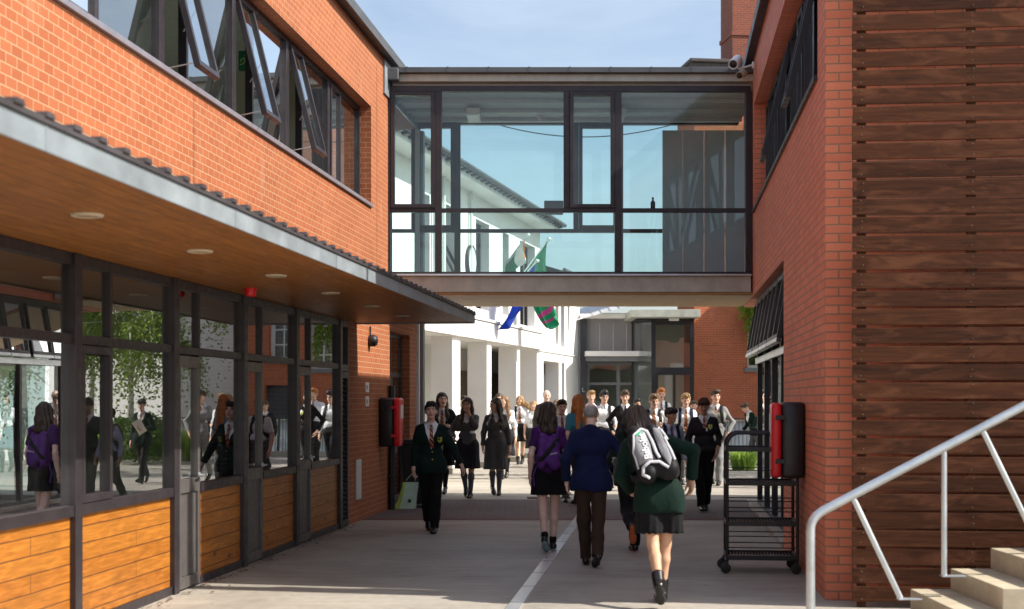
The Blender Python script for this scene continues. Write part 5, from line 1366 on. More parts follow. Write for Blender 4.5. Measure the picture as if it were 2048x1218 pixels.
def ik(sh, tg, l1, l2, pole):
    sh, tg = np.asarray(sh, float), np.asarray(tg, float); d = tg - sh; L = np.linalg.norm(d)
    if L > (l1 + l2) * .999: tg = sh + d / L * (l1 + l2) * .999; d = tg - sh; L = np.linalg.norm(d)
    u = d / L; a = (l1 * l1 - l2 * l2 + L * L) / (2 * L); hh = math.sqrt(max(l1 * l1 - a * a, 0))
    p = np.asarray(pole, float); p = p - u * (p @ u); p = unit(p)
    return sh + u * a + p * hh, tg

_seed = [100]
def person(label, px, feet, height, yaw=0, skin='fair', hair=('short', 'dark'), top='shirt', topmat='white', sleeve=1.0, bottom='trousers', botmat='black', hem=.50,
           legs=((15, 8), (-13, 20)), arms=None, lean=2, twist=0, head=(0, 0), tie=None, crest=False, coat=None, vneck=True, socks=None, shoes=None, sole=None, slim=.95, detail=0,
           hands=True, jhem=None, group='students walking in the yard', name='person', glasses=False, feetz=None, tilt=0, curl=.35, belly=0.0, root=None, nar=.045, flare=1.0):
    """px: picture column; feet: picture row of the feet (gives the distance); height in metres"""
    _seed[0] += 1; sd = _seed[0]
    if feetz is None: feetz = CAM_H * FPX / (feet - HORIZON)
    loc = PX(px, 0, feetz); loc.z = 0
    S = height / 1.75
    rt = Root(name, label, 'person', loc, 0, group)
    rt.o.rotation_euler = (0, 0, R(yaw))
    hB = (.0125, .0145, .0185)[detail] / S; hH = (.0058, .0068, .0085)[detail] / S
    rot = np.eye(3)
    # --- skeleton
    HIP = .925
    pel = np.array((0, 0, HIP)); ankles, knees, hips, feetR, shins = [], [], [], [], []
    for i, (a, bnd) in enumerate(legs):
        sx = -1 if i == 0 else 1
        a_, b_ = R(a), R(bnd); hip = pel + V3(sx * .088, 0, -.01)
        kn = hip + .425 * V3(-sx * nar, -math.sin(a_), -math.cos(a_)); sp = a_ - b_
        an = kn + .40 * V3(-sx * nar, -math.sin(sp), -math.cos(sp))
        fp = max(0, -sp * 1.05 - R(6)) if sp < R(-12) else (-R(12) if a > 14 and bnd < 12 else 0)
        hips.append(hip); knees.append(kn); ankles.append(an); feetR.append(rx(fp) @ rz(-sx * R(7))); shins.append(sp)
    low = 1e9
    ft = []
    for an, Rf in zip(ankles, feetR):
        pts = [(an + Rf @ V3(0, .040, -.052), .033), (an + Rf @ V3(0, -.105, -.056), .030), (an + Rf @ V3(0, -.165, -.06), .025)]
        ft.append(pts); low = min(low, min(p[2] - r for p, r in pts))
    dz = V3(0, 0, -low + .004)
    pel = pel + dz; hips = [p + dz for p in hips]; knees = [p + dz for p in knees]; ankles = [p + dz for p in ankles]; ft = [[(p + dz, r) for p, r in q] for q in ft]
    MT = rx(R(lean)) @ rz(R(twist)) @ ry(R(tilt))
    TQ = lambda x, y, z: pel + MT @ V3(x, y, z - HIP)                 # torso frame -> person frame
    w_ = slim
    shl = {'R': TQ(-.160 * w_, .008, 1.395), 'L': TQ(.160 * w_, .008, 1.395)}
    arms = dict(arms or {})
    elb, wri, hd = {}, {}, {}
    for sname, sx in (('R', -1), ('L', 1)):
        spec = arms.get(sname, {})
        tg = spec.get('to', (sx * .235, -.03, .885)); tgt = TQ(*tg)
        e, w2 = ik(shl[sname], tgt, .285, .25, MT @ np.asarray(spec.get('pole', (sx * .35, 1, -.1)), float)); elb[sname], wri[sname] = e, w2
        fd = unit(w2 - e) if 'dir' not in spec else unit(MT @ np.asarray(spec['dir'], float))
        th_ = np.asarray(spec.get('thumb', (0, -1, 0)), float); th_ = MT @ th_; th_ = unit(th_ - fd * (th_ @ fd))
        hd[sname] = (fd, th_, spec.get('curl', curl))
    HM = MT @ rz(R(head[0])) @ rx(R(head[1]))
    nk = TQ(0, .012, 1.47); hc = nk + MT @ V3(0, -.006, .055) + HM @ V3(0, -.012, .098)
    HQ = lambda x, y, z: hc + HM @ V3(x, y, z)

    # --- body (one continuous skin)
    f = Fld(hB, .045)
    f.cone(TQ(-.07 * w_, 0, .93), TQ(.07 * w_, 0, .93), .098); f.cone(TQ(-.05 * w_, -belly * .5, 1.08), TQ(.05 * w_, -belly * .5, 1.08), .092 + belly)
    f.cone(TQ(-.080 * w_, 0, 1.27), TQ(.080 * w_, 0, 1.27), .098); f.cone(TQ(-.110 * w_, .008, 1.380), TQ(.110 * w_, .008, 1.380), .052)
    f.cone(TQ(0, .015, 1.42), hc + HM @ V3(0, .014, -.05), .058, .050, k=.03)
    for i in (0, 1):
        f.cone(hips[i], knees[i], .078, .050, k=.04)
        mid = knees[i] * .68 + ankles[i] * .32 + MT @ V3(0, .012, 0); cr = .047 if bottom != 'trousers' else .036
        f.cone(knees[i], mid, cr, cr + .001, k=.02); f.cone(mid, ankles[i], cr + .001, .033 if bottom != 'trousers' else .026, k=.02)
        f.cone(ft[i][0][0], ft[i][2][0], .026, .022, k=.03)
    for sname in 'RL':
        f.cone(shl[sname], elb[sname], .043, .036, k=.035); m2 = elb[sname] * .72 + wri[sname] * .28
        f.cone(elb[sname], m2, .037, .038, k=.02); f.cone(m2, wri[sname], .038, .0255, k=.02)
    V, Q = f.mesh(); parts = [(V, Q, np.zeros(len(Q), int))]
    # head on a finer grid
    f = Fld(hH, .022)
    H = lambda x, y, z: HQ(x, y, z)
    f.ell(H(0, .012, .032), (.074, .094, .083), HM); f.cone(H(0, -.028, -.008), H(0, -.046, -.074), .064, .040, k=.03)
    f.cone(H(-.034, -.048, -.022), H(.034, -.048, -.022), .030, k=.025); f.cone(H(-.034, -.074, .029), H(.034, -.074, .029), .013, k=.015)
    f.cone(H(-.026, -.046, -.078), H(.026, -.046, -.078), .022, k=.02); f.ell(H(0, -.072, -.088), (.02, .018, .016), HM, k=.02)
    f.cone(H(0, -.086, .016), H(0, -.106, -.022), .008, .0135, k=.010); f.cone(H(-.012, -.094, -.027), H(.012, -.094, -.027), .008, k=.008)
    for sx in (-1, 1):
        f.ell(H(sx * .031, -.096, .008), (.017, .016, .011), HM, k=.012, sub=True); f.ell(H(sx * .031, -.0765, .008), (.0125, .0125, .011), HM, k=.003)
        f.ell(H(sx * .077, .010, .0), (.011, .021, .031), HM, k=.010)
    f.cone(H(-.017, -.085, -.050), H(.017, -.085, -.050), .0075, k=.008); f.cone(H(-.014, -.084, -.060), H(.014, -.084, -.060), .0075, k=.006)
    f.cone(H(0, .014, -.05), TQ(0, .015, 1.44), .050, .055, k=.025)
    V, Q = f.mesh()
    C = V[Q].mean(1); L = (C - hc) @ HM; mi = np.zeros(len(Q), int)
    lip = (np.abs(L[:, 0]) < .021 * (1 - ((L[:, 2] + .055) / .022) ** 2 * .3)) & (np.abs(L[:, 2] + .055) < .0115) & (L[:, 1] < -.075); mi[lip] = 1
    for sx in (-1, 1):
        e = np.hypot((L[:, 0] - sx * .031) / .0125, (L[:, 2] - .008) / .0062); mi[(e < 1) & (L[:, 1] < -.06)] = 2
        e = np.hypot(L[:, 0] - sx * .031, L[:, 2] - .008); mi[(e < .0064) & (L[:, 1] < -.06)] = 3
        br = (np.abs(np.abs(L[:, 0]) - .032) < .019) & (np.abs(L[:, 2] - .030 + .35 * np.maximum(np.abs(L[:, 0]) - .035, 0)) < .0062) & (L[:, 1] < -.055); mi[br] = 4
    parts.append((V, Q, mi))
    for sname, sx in (('R', -1), ('L', 1)):
        if arms.get(sname, {}).get('hide') and False: continue
        fd, th_, cu = hd[sname]; V, Q = hand_mesh(cu, .0052 if detail < 2 else .0066)
        V = V.copy(); Q = Q.copy()
        xl = np.cross(-th_, -fd) * 1.0                                 # local x = y cross z with y=-thumb, z=-finger
        if sx > 0: V[:, 0] *= -1; Q = Q[:, ::-1]
        B = np.stack([unit(xl), -th_, -fd], 0)
        V = V @ B + wri[sname] + fd * .012
        parts.append((V, Q, np.zeros(len(Q), int)))
    n = 0; VV, QQ, MI = [], [], []
    for V, Q, m in parts: VV.append(V); QQ.append(Q + n); MI.append(m); n += len(V)
    def put_mesh(nm, V, Q, mats, mi=None, parent=None, smooth=True):
        if len(Q) == 0: return None
        me = np_mesh(nm, np.asarray(V) * S, Q, mats if isinstance(mats, list) else [mats], mi, smooth); uv_box(me)
        o = bpy.data.objects.new(nm, me); COL.objects.link(o); o.parent = parent or rt.o; return o
    hairmat = HR_[hair[1]]
    put_mesh('body', np.concatenate(VV), np.concatenate(QQ), [SK[skin], LIP, EYEW, EYED, hairmat], np.concatenate(MI))

    # --- hair
    st = hair[0]
    f = Fld(hH * 1.05, .02)
    if st in ('short', 'curly', 'fringe', 'long', 'bob', 'wind', 'pony', 'swept'):
        vol = {'curly': .012, 'fringe': .008, 'swept': .006}.get(st, .003)
        f.ell(H(0, .020, .044), (.082 + vol * .5, .100 + vol * .4, .086 + vol), HM)
        if st in ('short', 'curly', 'swept'):
            f.ell(H(.012 if st == 'swept' else 0, -.058, .100 + vol), (.062, .046, .032 + vol), HM, k=.02)
        if st in ('fringe',): f.ell(H(0, -.062, .078), (.074, .050, .046), HM, k=.02)
        fz = {'fringe': -.060, 'long': -.030, 'bob': -.030, 'wind': -.03}.get(st, -.040)
        f.ell(H(0, -.125, fz), (.070, .092, .112), HM, k=.006, sub=True)
        if st in ('short', 'curly', 'fringe', 'swept'):
            nrm = HM @ V3(0, -.75, -1); f.plane(H(0, .02, -.040), nrm, .01)
        def tor(x, y, z): return TQ(x * w_, y, z)
        if st in ('long', 'wind', 'pony', 'bob'):
            for sx in (-1, 1):
                f.cone(H(sx * .066, .010, .03), H(sx * .078, .022, -.085), .030, .034, k=.03)
            f.cone(H(-.03, .065, -.02), H(-.035, .075, -.10), .055, .055, k=.03); f.cone(H(.03, .065, -.02), H(.035, .075, -.10), .055, .055, k=.03)
        if st == 'long':
            L_ = hair[2] if len(hair) > 2 else 1.25
            for sx in (-1, 1):
                f.cone(H(sx * .078, .022, -.085), tor(sx * .100, -.085, 1.36), .034, .036, k=.03); f.cone(tor(sx * .100, -.085, 1.36), tor(sx * .095, -.118, L_), .036, .016, k=.03)
                f.cone(H(sx * .035, .075, -.10), tor(sx * .07, .11, L_ + .05), .055, .035, k=.03)
        if st == 'bob':
            L_ = hair[2] if len(hair) > 2 else 1.40
            for sx in (-1, 1):
                f.cone(H(sx * .076, .025, -.08), tor(sx * .082, .03, L_ + .02), .034, .034, k=.03); f.cone(H(sx * .035, .075, -.10), tor(sx * .05, .085, L_), .055, .046, k=.03)
        if st == 'wind':
            for k in range(4): f.cone(H(.05, .05, -.02 - .02 * k), H(.13 + .03 * k, .06, -.04 - .05 * k), .042, .03, k=.03); f.cone(H(.13 + .03 * k, .06, -.04 - .05 * k), H(.24 + .02 * k, .05, -.10 - .06 * k), .03, .010, k=.02)
            f.cone(H(-.05, .06, -.06), tor(-.06, .08, 1.33), .045, .025, k=.03)
        if st == 'pony':
            f.cone(H(0, .11, .02), H(.0, .16, -.04), .03, .035, k=.02); f.cone(H(0, .16, -.04), tor(0, .14, 1.36), .035, .015, k=.02)
    elif st == 'balding':
        f.ell(H(0, .022, .030), (.082, .100, .080), HM)
        f.plane(H(0, .0, .052), HM @ V3(0, -.45, 1), .02); f.plane(H(0, -.035, 0), HM @ V3(0, -1, .1), .01); f.plane(H(0, .02, -.06), HM @ V3(0, -.3, -1), .012)
    amp = {'curly': .009, 'balding': .0015, 'fringe': .007}.get(st, .0065)
    def hd_(P):
        q = (P - hc) @ HM; an = np.arctan2(q[..., 0], q[..., 1] + .02)
        if st == 'curly':
            return amp * (np.sin(q[..., 0] * 140 + 1.7 * np.sin(q[..., 2] * 90)) * np.sin(q[..., 1] * 130 + sd) + .6 * np.sin(q[..., 2] * 150 + 2 * np.sin(q[..., 0] * 80)))
        return amp * (np.sin(an * 15 + q[..., 2] * 18 + sd + 2 * np.sin(an * 4)) * .6 + np.sin(an * 37 + q[..., 2] * 30) * .55 + .35 * np.sin(q[..., 0] * 110 + 3 * np.sin(q[..., 1] * 60 + sd))) * np.clip((q[..., 2] + .3) * 3 + .3, .4, 1.3)
    V, Q = f.mesh(hd_); put_mesh('hair', V, Q, hairmat)

    # --- lower garment
    dsp = folds(sd, .0045)
    if bottom in ('trousers', 'shorts'):
        f = Fld(hB, .03)
        f.cone(TQ(-.072 * w_, 0, .935), TQ(.072 * w_, 0, .935), .110); f.cone(TQ(-.055 * w_, -belly * .5, 1.02), TQ(.055 * w_, -belly * .5, 1.02), .101 + belly * .8)
        for i in (0, 1):
            f.cone(hips[i], knees[i] if bottom == 'trousers' else hips[i] + (knees[i] - hips[i]) * hem * 1.2, .094, .071 if bottom == 'trousers' else .085, k=.035)
            if bottom == 'trousers':
                d_ = unit(ankles[i] - knees[i]); e_ = ankles[i] + .05 * d_; m_ = knees[i] * .55 + e_ * .45
                f.cone(knees[i], m_, .071, .067, k=.03); f.cone(m_, e_, .067, .061, k=.03, cut=(ankles[i] + d_ * .026, d_))
        f.plane(TQ(0, 0, 1.06), MT @ V3(0, 0, 1), .01)
        V, Q = f.mesh(dsp); bo = put_mesh(bottom, V, Q, CL[botmat])
    else:
        f = Fld(hB, .05)
        f.cone(TQ(-.072 * w_, 0, .935), TQ(.072 * w_, 0, .935), .108); f.cone(TQ(-.055 * w_, 0, 1.02), TQ(.055 * w_, 0, 1.02), .096)
        for i in (0, 1):
            f.cone(hips[i], knees[i], .10, .094 * flare, k=.06); f.cone(hips[i], hips[i] + V3((-.025, .025)[i] * flare, .0, -.42), .10, .115 * flare, k=.06)
        f.plane(TQ(0, 0, 1.06), MT @ V3(0, 0, 1), .01); f.plane(pel + V3(0, 0, -(HIP - hem)), V3(0, 0, -1), .006)
        def pl(P):
            an = np.arctan2(P[..., 0] - pel[0], P[..., 1] - pel[1]); zz = np.clip((pel[2] - P[..., 2]) / .3, 0, 1)
            return .005 * np.sin(an * 19 + sd) * zz + dsp(P) * .6
        V, Q = f.mesh(pl); bo = put_mesh('skirt', V, Q, CL[botmat])
    # --- socks and shoes
    for i in (0, 1) if socks else ():
        f = Fld(hB * .85, .02); mid = knees[i] * .68 + ankles[i] * .32 + MT @ V3(0, .014, 0)
        if socks[1] > .5: f.cone(knees[i] * .85 + ankles[i] * .15, mid, .051, .0545, k=.03); f.cone(mid, ankles[i], .0545, .038, k=.03)
        else: f.cone(ankles[i] * (1 - socks[1]) + knees[i] * socks[1], ankles[i], .045, .040, k=.02)
        V, Q = f.mesh(); put_mesh('sock', V, Q, CL[socks[0]])
    for i in (0, 1):
        f = Fld(hB * .8, .03); a0, b0, c0 = ft[i]; Rf = feetR[i]
        f.cone(a0[0], b0[0], .036, .037); f.cone(b0[0] + Rf @ V3(-.012, 0, 0), c0[0] + Rf @ V3(-.006, 0, 0), .032, .026); f.cone(b0[0] + Rf @ V3(.012, 0, 0), c0[0] + Rf @ V3(.006, 0, 0), .032, .026)
        f.cone(a0[0] + Rf @ V3(0, .0, .02), ankles[i] + Rf @ V3(0, -.05, -.025), .034, .033)
        if shoes == 'boots': f.cone(ankles[i] + Rf @ V3(0, 0, -.03), ankles[i] + .11 * unit(knees[i] - ankles[i]), .047, .052, k=.02)
        f.plane(ankles[i] + Rf @ V3(0, 0, -.088), Rf @ V3(0, 0, -1), .003); f.plane(ankles[i] + (.115 if shoes == 'boots' else .022) * (unit(knees[i] - ankles[i])), unit(knees[i] - ankles[i]) if shoes == 'boots' else Rf @ V3(0, -.15, 1), .004)
        V, Q = f.mesh(); C = (V[Q].mean(1) - ankles[i]) @ Rf; mi = (C[:, 2] < -.074).astype(int)
        put_mesh('shoe', V, Q, [SHOE, sole or M['rubber']], mi)

    # --- upper garments
    def torso(f, infl, hemz, hipr=None):
        hr = .098 + infl if hemz > .97 else max(.118, .100 + infl)
        f.cone(TQ(-.07 * w_, 0, .95), TQ(.07 * w_, 0, .95), hr); f.cone(TQ(-.05 * w_, -belly * .5, 1.08), TQ(.05 * w_, -belly * .5, 1.08), .093 + infl + belly)
        f.cone(TQ(-.080 * w_, 0, 1.27), TQ(.080 * w_, 0, 1.27), .104 + infl); f.cone(TQ(-.112 * w_, .008, 1.380), TQ(.112 * w_, .008, 1.380), .056 + infl)
        f.cone(TQ(-.105 * w_, .012, 1.395), TQ(-.03, .016, 1.452), .045 + infl * .6, .050 + infl * .4, k=.03); f.cone(TQ(.105 * w_, .012, 1.395), TQ(.03, .016, 1.452), .045 + infl * .6, .050 + infl * .4, k=.03)
        f.cone(TQ(0, .018, 1.43), TQ(0, .014, 1.462), .060 + infl * .6, .054 + infl * .4, k=.03)
        if hemz < .90:
            f.cone(pel + V3(-.075 * w_, 0, -.01), pel + V3(.075 * w_, 0, -.01), .124 + infl, k=.05)
            f.cone(pel + V3(-.078 * w_, 0, hemz + .04 - HIP), pel + V3(.078 * w_, 0, hemz + .04 - HIP), (.116 if bottom == 'trousers' else .122) + infl, k=.05)
        (f.plane(TQ(0, 0, hemz), MT @ V3(0, 0, -1), .006) if hemz >= .90 else f.plane(pel + V3(0, 0, hemz - HIP), V3(0, 0, -1), .006)); f.plane(TQ(0, .01, 1.487), MT @ V3(0, -.35, 1), .005)
    def sleeves(f, infl, ln):
        for sname in 'RL':
            s_, e, w2 = shl[sname], elb[sname], wri[sname]
            if ln >= .5:
                f.cone(s_, e, .046 + infl, .041 + infl, k=.035)
                end = e + (w2 - e) * min(1.0, (ln - .5) * 2) * .97; d_ = unit(w2 - e)
                if ln > .55: f.cone(e, end + d_ * .03, .041 + infl, .030 + infl if ln > .9 else .038 + infl, k=.022, cut=(end, d_))
            else:
                d_ = unit(e - s_); end = s_ + (e - s_) * ln * 2; f.cone(s_, end + d_ * .04, .052 + infl, .052 + infl, k=.045, cut=(end, d_))
    def vcut(f, zb, half, ztop=1.46):
        def g(P):
            q = (P - pel) @ MT; z = q[..., 2] + HIP; x = q[..., 0]; y = q[..., 1]
            wv = half * np.clip((z - zb) / (ztop - zb), 0, 1.3)
            d = np.maximum(np.abs(x) - wv, zb - z) * .8
            return np.where(y < .0, -d, -np.maximum(d, y))
        f.func(g)
    bvh = None
    def mk(V, Q): return BVHTree.FromPolygons([Vector(v) for v in V], [list(map(int, q)) for q in Q])
    layers = []
    if top in ('sweater', 'blazer', 'coat', 'suit', 'vest'):
        f = Fld(hB, .04); torso(f, .006, 1.10); f.plane(TQ(0, 0, 1.12), MT @ V3(0, 0, -1), .006)
        if top == 'vest': sleeves(f, .010, sleeve)
        V, Q = f.mesh(); put_mesh('shirt', V, Q, CL['white' if top != 'coat' or tie else 'white']); bshirt = mk(V, Q)
    V0 = None
    infl = {'shirt': .008, 'tshirt': .008, 'sweater': .014, 'blazer': .019, 'suit': .021, 'coat': .027, 'vest': .014}[top]
    hemz = jhem if jhem is not None else {'shirt': 1.0, 'tshirt': .93, 'sweater': .93, 'blazer': .80, 'suit': .78, 'coat': .80, 'vest': .93}[top]
    f = Fld(hB, .03); torso(f, infl, hemz)
    if top != 'vest': sleeves(f, infl * .75, sleeve)
    if top in ('sweater', 'vest') and vneck: vcut(f, 1.31, .085)
    if top in ('blazer', 'suit', 'coat') and coat != 'back': vcut(f, 1.13 if top != 'coat' else .95, .092)
    ds2 = folds(sd + 500, .006 if top in ('shirt', 'tshirt') else .0055)
    V, Q = f.mesh(ds2); nm = {'vest': 'sweater_vest', 'tshirt': 'top', 'suit': 'jacket'}.get(top, top)
    go_ = put_mesh(nm, V, Q, CL[topmat]); bvh = mk(V, Q)
    if top == 'shirt' or top == 'tshirt': bshirt = bvh
    def front(x, z, off=.004, tree=None, back=False):
        o = TQ(x, -.6 if not back else .6, z); d = MT @ V3(0, 1 if not back else -1, 0)
        h_ = (tree or bvh).ray_cast(Vector(o), Vector(d))
        p = np.array(h_[0]) if h_[0] is not None else TQ(x, -.13 if not back else .13, z)
        return p - d * off
    # collar
    if top in ('shirt', 'sweater', 'blazer', 'suit', 'vest') or (top == 'coat' and tie):
      if coat != 'back':
            b = MB(); n_ = 22; vs = []
            for k in range(n_ + 1):
                a = R(-158) + R(316) * k / n_; g_ = max(0, (abs(a) - R(100)) / R(58))
                ca, sa = math.cos(a), math.sin(a)
                for (r_, z_) in ((.060, 1.462), (.0605, 1.505 - .012 * g_), (.069, 1.506 - .014 * g_), (.086 + .010 * g_, 1.452 - .042 * g_), (.080 + .010 * g_, 1.448 - .042 * g_)):
                    vs.append(TQ(r_ * sa * (1 - .35 * g_ * (1 if r_ > .065 else .6)), .014 + r_ * ca * (1.0), z_ - .012 * (1 - ca) * .8))
            fs = [(k * 5 + j, k * 5 + (j + 1) % 5, k * 5 + 5 + (j + 1) % 5, k * 5 + 5 + j) for k in range(n_) for j in range(5)]
            me = np_mesh('collar', np.array(vs) * S, np.array(fs), [CL[topmat] if top == 'shirt' else CL['white']]); uv_box(me)
            o = bpy.data.objects.new('collar', me); COL.objects.link(o); o.parent = rt.o
    def strip(nm, rows, mat, th=.005, parent=None):
        """rows of (left point, right point); thin solid ribbon following the chest"""
        vs = []; fs = []
        for (a, c, nn) in rows:
            vs += [a, c, c - nn * th, a - nn * th]
        for k in range(len(rows) - 1):
            for j in range(4): fs.append((k * 4 + j, k * 4 + (j + 1) % 4, k * 4 + 4 + (j + 1) % 4, k * 4 + 4 + j))
        fs.append((0, 1, 2, 3)); e = (len(rows) - 1) * 4; fs.append((e + 3, e + 2, e + 1, e))
        return put_mesh(nm, np.array(vs), np.array(fs), mat, None, parent, False)
    fwd = MT @ V3(0, -1, 0)
    if tie:
        zb = {'shirt': 1.04, 'sweater': 1.29, 'vest': 1.29, 'blazer': 1.14, 'suit': 1.12, 'coat': 1.05}[top]; rows = []
        nrow = 13
        for k in range(nrow):
            u = k / (nrow - 1); z = 1.452 + (zb - 1.452) * u
            wv = .020 if u < .08 else (.013 if u < .12 else .017 + .022 * u * (1.452 - zb) / .41)
            if top == 'shirt' and k == nrow - 1: wv = .004
            c = front(0, z, .010 + (.006 if u < .1 else 0), bshirt); xr = MT @ V3(1, 0, 0)
            rows.append((c - xr * wv, c + xr * wv, fwd))
        strip('tie', rows, tie)
    if top in ('blazer', 'suit') and coat != 'back':
        for sx in (-1, 1):
            rows = []
            for k in range(9):
                u = k / 8; z = 1.455 + (1.135 - 1.455) * u; xi = .090 * (1 - u) + .004; wd = (.030 + .036 * math.sin(min(1, u * 1.6) * 1.57)) * (1 - max(0, u - .62) / .38)
                if .30 < u < .40: wd *= .78
                a, c = front(sx * xi, z, .006), front(sx * (xi + wd + .002), z, .008)
                rows.append((a, c, fwd) if sx > 0 else (c, a, fwd))
            strip('lapel', rows, CL[topmat], .006)
        for z in (1.09, .99):
            c = front(.012, z, .006); b = MB(); b.lathe([(0, -.004), (.009, -.003), (.010, .002)], (0, 0, 0), 12, axis='y', caps=False)
            put_mesh('button', np.array([c + MT @ np.array(p) for p in b.v]), np.array(b.f), GOLD)
    if crest:
        xo, zo = (.088, 1.305) if top != 'blazer' else (.112, 1.25)
        for (sc_, mt, off, nm_) in ((1.0, CRESTM, .006, 'crest'), (.55, CREST2, .0085, 'crest_emblem')):
            shape = [(-.030, .036), (.030, .036), (.030, -.008), (.016, -.030), (0, -.040), (-.016, -.030), (-.030, -.008)] if nm_ == 'crest' else [(-.02, .03), (.012, .034), (.022, .012), (.004, -.004), (.018, -.030), (-.018, -.036), (-.012, -.006)]
            pts = [front(xo + x * sc_, zo + z * sc_, off) for x, z in shape]; ct = front(xo, zo, off)
            V_ = np.array(pts + [ct]); fs = [(i, (i + 1) % 7, 7, 7) for i in range(7)]
            me = bpy.data.meshes.new(nm_); me.from_pydata([tuple(v * S) for v in V_], [], [f_[:3] for f_ in fs]); me.materials.append(mt)
            o = bpy.data.objects.new(nm_, me); COL.objects.link(o); o.parent = go_
    if glasses:
        b = MB()
        for sx in (-1, 1): b.tube([H(sx * .031 + .02 * math.cos(k * .524), -.098, .006 + .016 * math.sin(k * .524)) for k in range(12)], .0022, 5, closed=True)
        b.tube([H(-.012, -.1, .008), H(.012, -.1, .008)], .002, 5)
        for sx in (-1, 1): b.tube([H(sx * .051, -.097, .008), H(sx * .078, -.01, .008)], .002, 5)
        put_mesh('glasses', np.array(b.v), np.array([q if len(q) == 4 else (list(q) + [q[-1]] * 4)[:4] for q in b.f if len(q) <= 4]), M['black'])
    rt.TQ, rt.MT, rt.S, rt.front, rt.wri, rt.elb, rt.hd, rt.bvh, rt.HQ = TQ, MT, S, front, wri, elb, hd, bvh, HQ
    rt.loc, rt.yaw, rt.ft, rt.pel = loc, R(yaw), ft, pel
    return rt

def world(rt, p): return rotz(rt.yaw) @ (Vector(p) * rt.S) + Vector(rt.loc)
def backpack(rt, label, mats=None, w=.29, h=.43, d=.15, zc=1.21, straps=(True, True), plain=None, kind='bag', seed=0, sag=0.0, shear=0.0):
    """a backpack worn by the person rt; a thing of its own"""
    TQ, MT, S = rt.TQ, rt.MT, rt.S
    plain = plain or BAGB
    yb = float(((rt.front(0, zc, .0, back=True) - rt.pel) @ MT)[1])
    base = world(rt, TQ(0, yb + d / 2, zc - h / 2))
    br = Root('backpack', label, 'backpack', base, 0, None)
    br.o.rotation_euler = (0, 0, rt.yaw)
    inv = lambda P: np.asarray(P) * S - np.array(rotz(-rt.yaw) @ (base - Vector(rt.loc)))
    f = Fld(.011, .03); r = d * .42
    for (z0, z1, ww, dd) in ((-.5, -.1, 1.0, 1.0), (-.1, .28, .98, .92), (.28, .46, .78, .7)):
        for sx in (-1, 1):
            for yy in (.30, .75):
                f.cone(TQ(sx * (w / 2 - r) * ww + shear * z0, yb + d * yy * dd - sag * z0, zc + h * z0 + (r if z0 == -.5 else 0)), TQ(sx * (w / 2 - r) * ww + shear * z1, yb + d * yy * dd - sag * z1, zc + h * z1), r * .95 * dd)
        f.cone(TQ(-(w / 2 - r) * .6 + shear * z0, yb + d * .62 * dd - sag * z0, zc + h * z0 + (r if z0 == -.5 else 0)), TQ((w / 2 - r) * .6 + shear * z1, yb + d * .62 * dd - sag * z1, zc + h * z1), r * 1.15 * dd)
    V, Q = f.mesh(folds(seed + 900, .004)); tree_ = BVHTree.FromPolygons([Vector(v) for v in V], [list(map(int, q)) for q in Q])
    def bput(nm, V, Q, mats, mi=None, parent=None):
        me = np_mesh(nm, inv(V), Q, mats if isinstance(mats, list) else [mats], mi); uv_box(me); o = bpy.data.objects.new(nm, me); COL.objects.link(o); o.parent = parent or br.o; return o
    mi = None; mm = [plain]
    bo = bput('bag_body', V, Q, mm, mi)
    br.tree, br.zc, br.h, br.w, br.d, br.yb, br.bput, br.inv, br.body = tree_, zc, h, w, d, yb, bput, inv, bo
    def sp(x, z, off=.006):
        o = TQ(x, yb + d + .5, z); hh = tree_.ray_cast(Vector(o), Vector(MT @ V3(0, -1, 0)))
        p = np.array(hh[0]) if hh[0] is not None else TQ(x, yb + d * .8, z)
        return p + MT @ V3(0, 1, 0) * off
    br.sp = sp
    up = MT @ V3(0, 0, 1); fw = MT @ V3(0, -1, 0)
    for on, sx in zip(straps, (-1, 1)):
        if not on: continue
        x = sx * .105; pts = []; nr = []
        for z in (1.34, 1.40): pts.append(rt.front(x * .75, z, .010, back=True)); nr.append(-fw)
        for y in (.06, .03, 0.0, -.03, -.06):
            o = TQ(x, y, 1.8); hh = rt.bvh.ray_cast(Vector(o), Vector(-up)); p = np.array(hh[0]) if hh[0] is not None else TQ(x, y, 1.46)
            pts.append(p + up * .010); nr.append(up - fw * (y * 6) * 1.0)
        for z in (1.40, 1.36, 1.31, 1.26, 1.21, 1.17):
            xx = x * (1 + (1.40 - z) * .75); pts.append(rt.front(xx, z, .010)); nr.append(fw + MT @ V3(sx * .25, 0, 0))
        pts += [TQ(sx * .185, -.05, 1.13), TQ(sx * .175, .04, 1.08), TQ(sx * .12, yb + .03, 1.05)]; nr += [MT @ V3(sx, -.3, 0), MT @ V3(sx, .2, 0), MT @ V3(sx, .6, 0)]
        b = MB(); b.band(pts, nr, .062, .012); q = [f_ if len(f_) == 4 else None for f_ in b.f]
        V_, Q_ = np.array(b.v), np.array([f_ for f_ in b.f if len(f_) == 4]); bput('strap', V_, Q_, plain)
    b = MB(); b.tube([TQ(-.03, yb + .03, zc + h * .47), TQ(-.025, yb + .02, zc + h * .56), TQ(.025, yb + .02, zc + h * .56), TQ(.03, yb + .03, zc + h * .47)], .009, 6)
    bput('grab_loop', np.array(b.v), np.array([f_ for f_ in b.f if len(f_) == 4]), plain)
    return br
# =================================================================== the people
G_ = 'students walking in the yard'
def C_(spec): return CL[spec]
straight = lambda sx, out=.235, y=-.03, z=.885: dict(to=(sx * out, y, z))

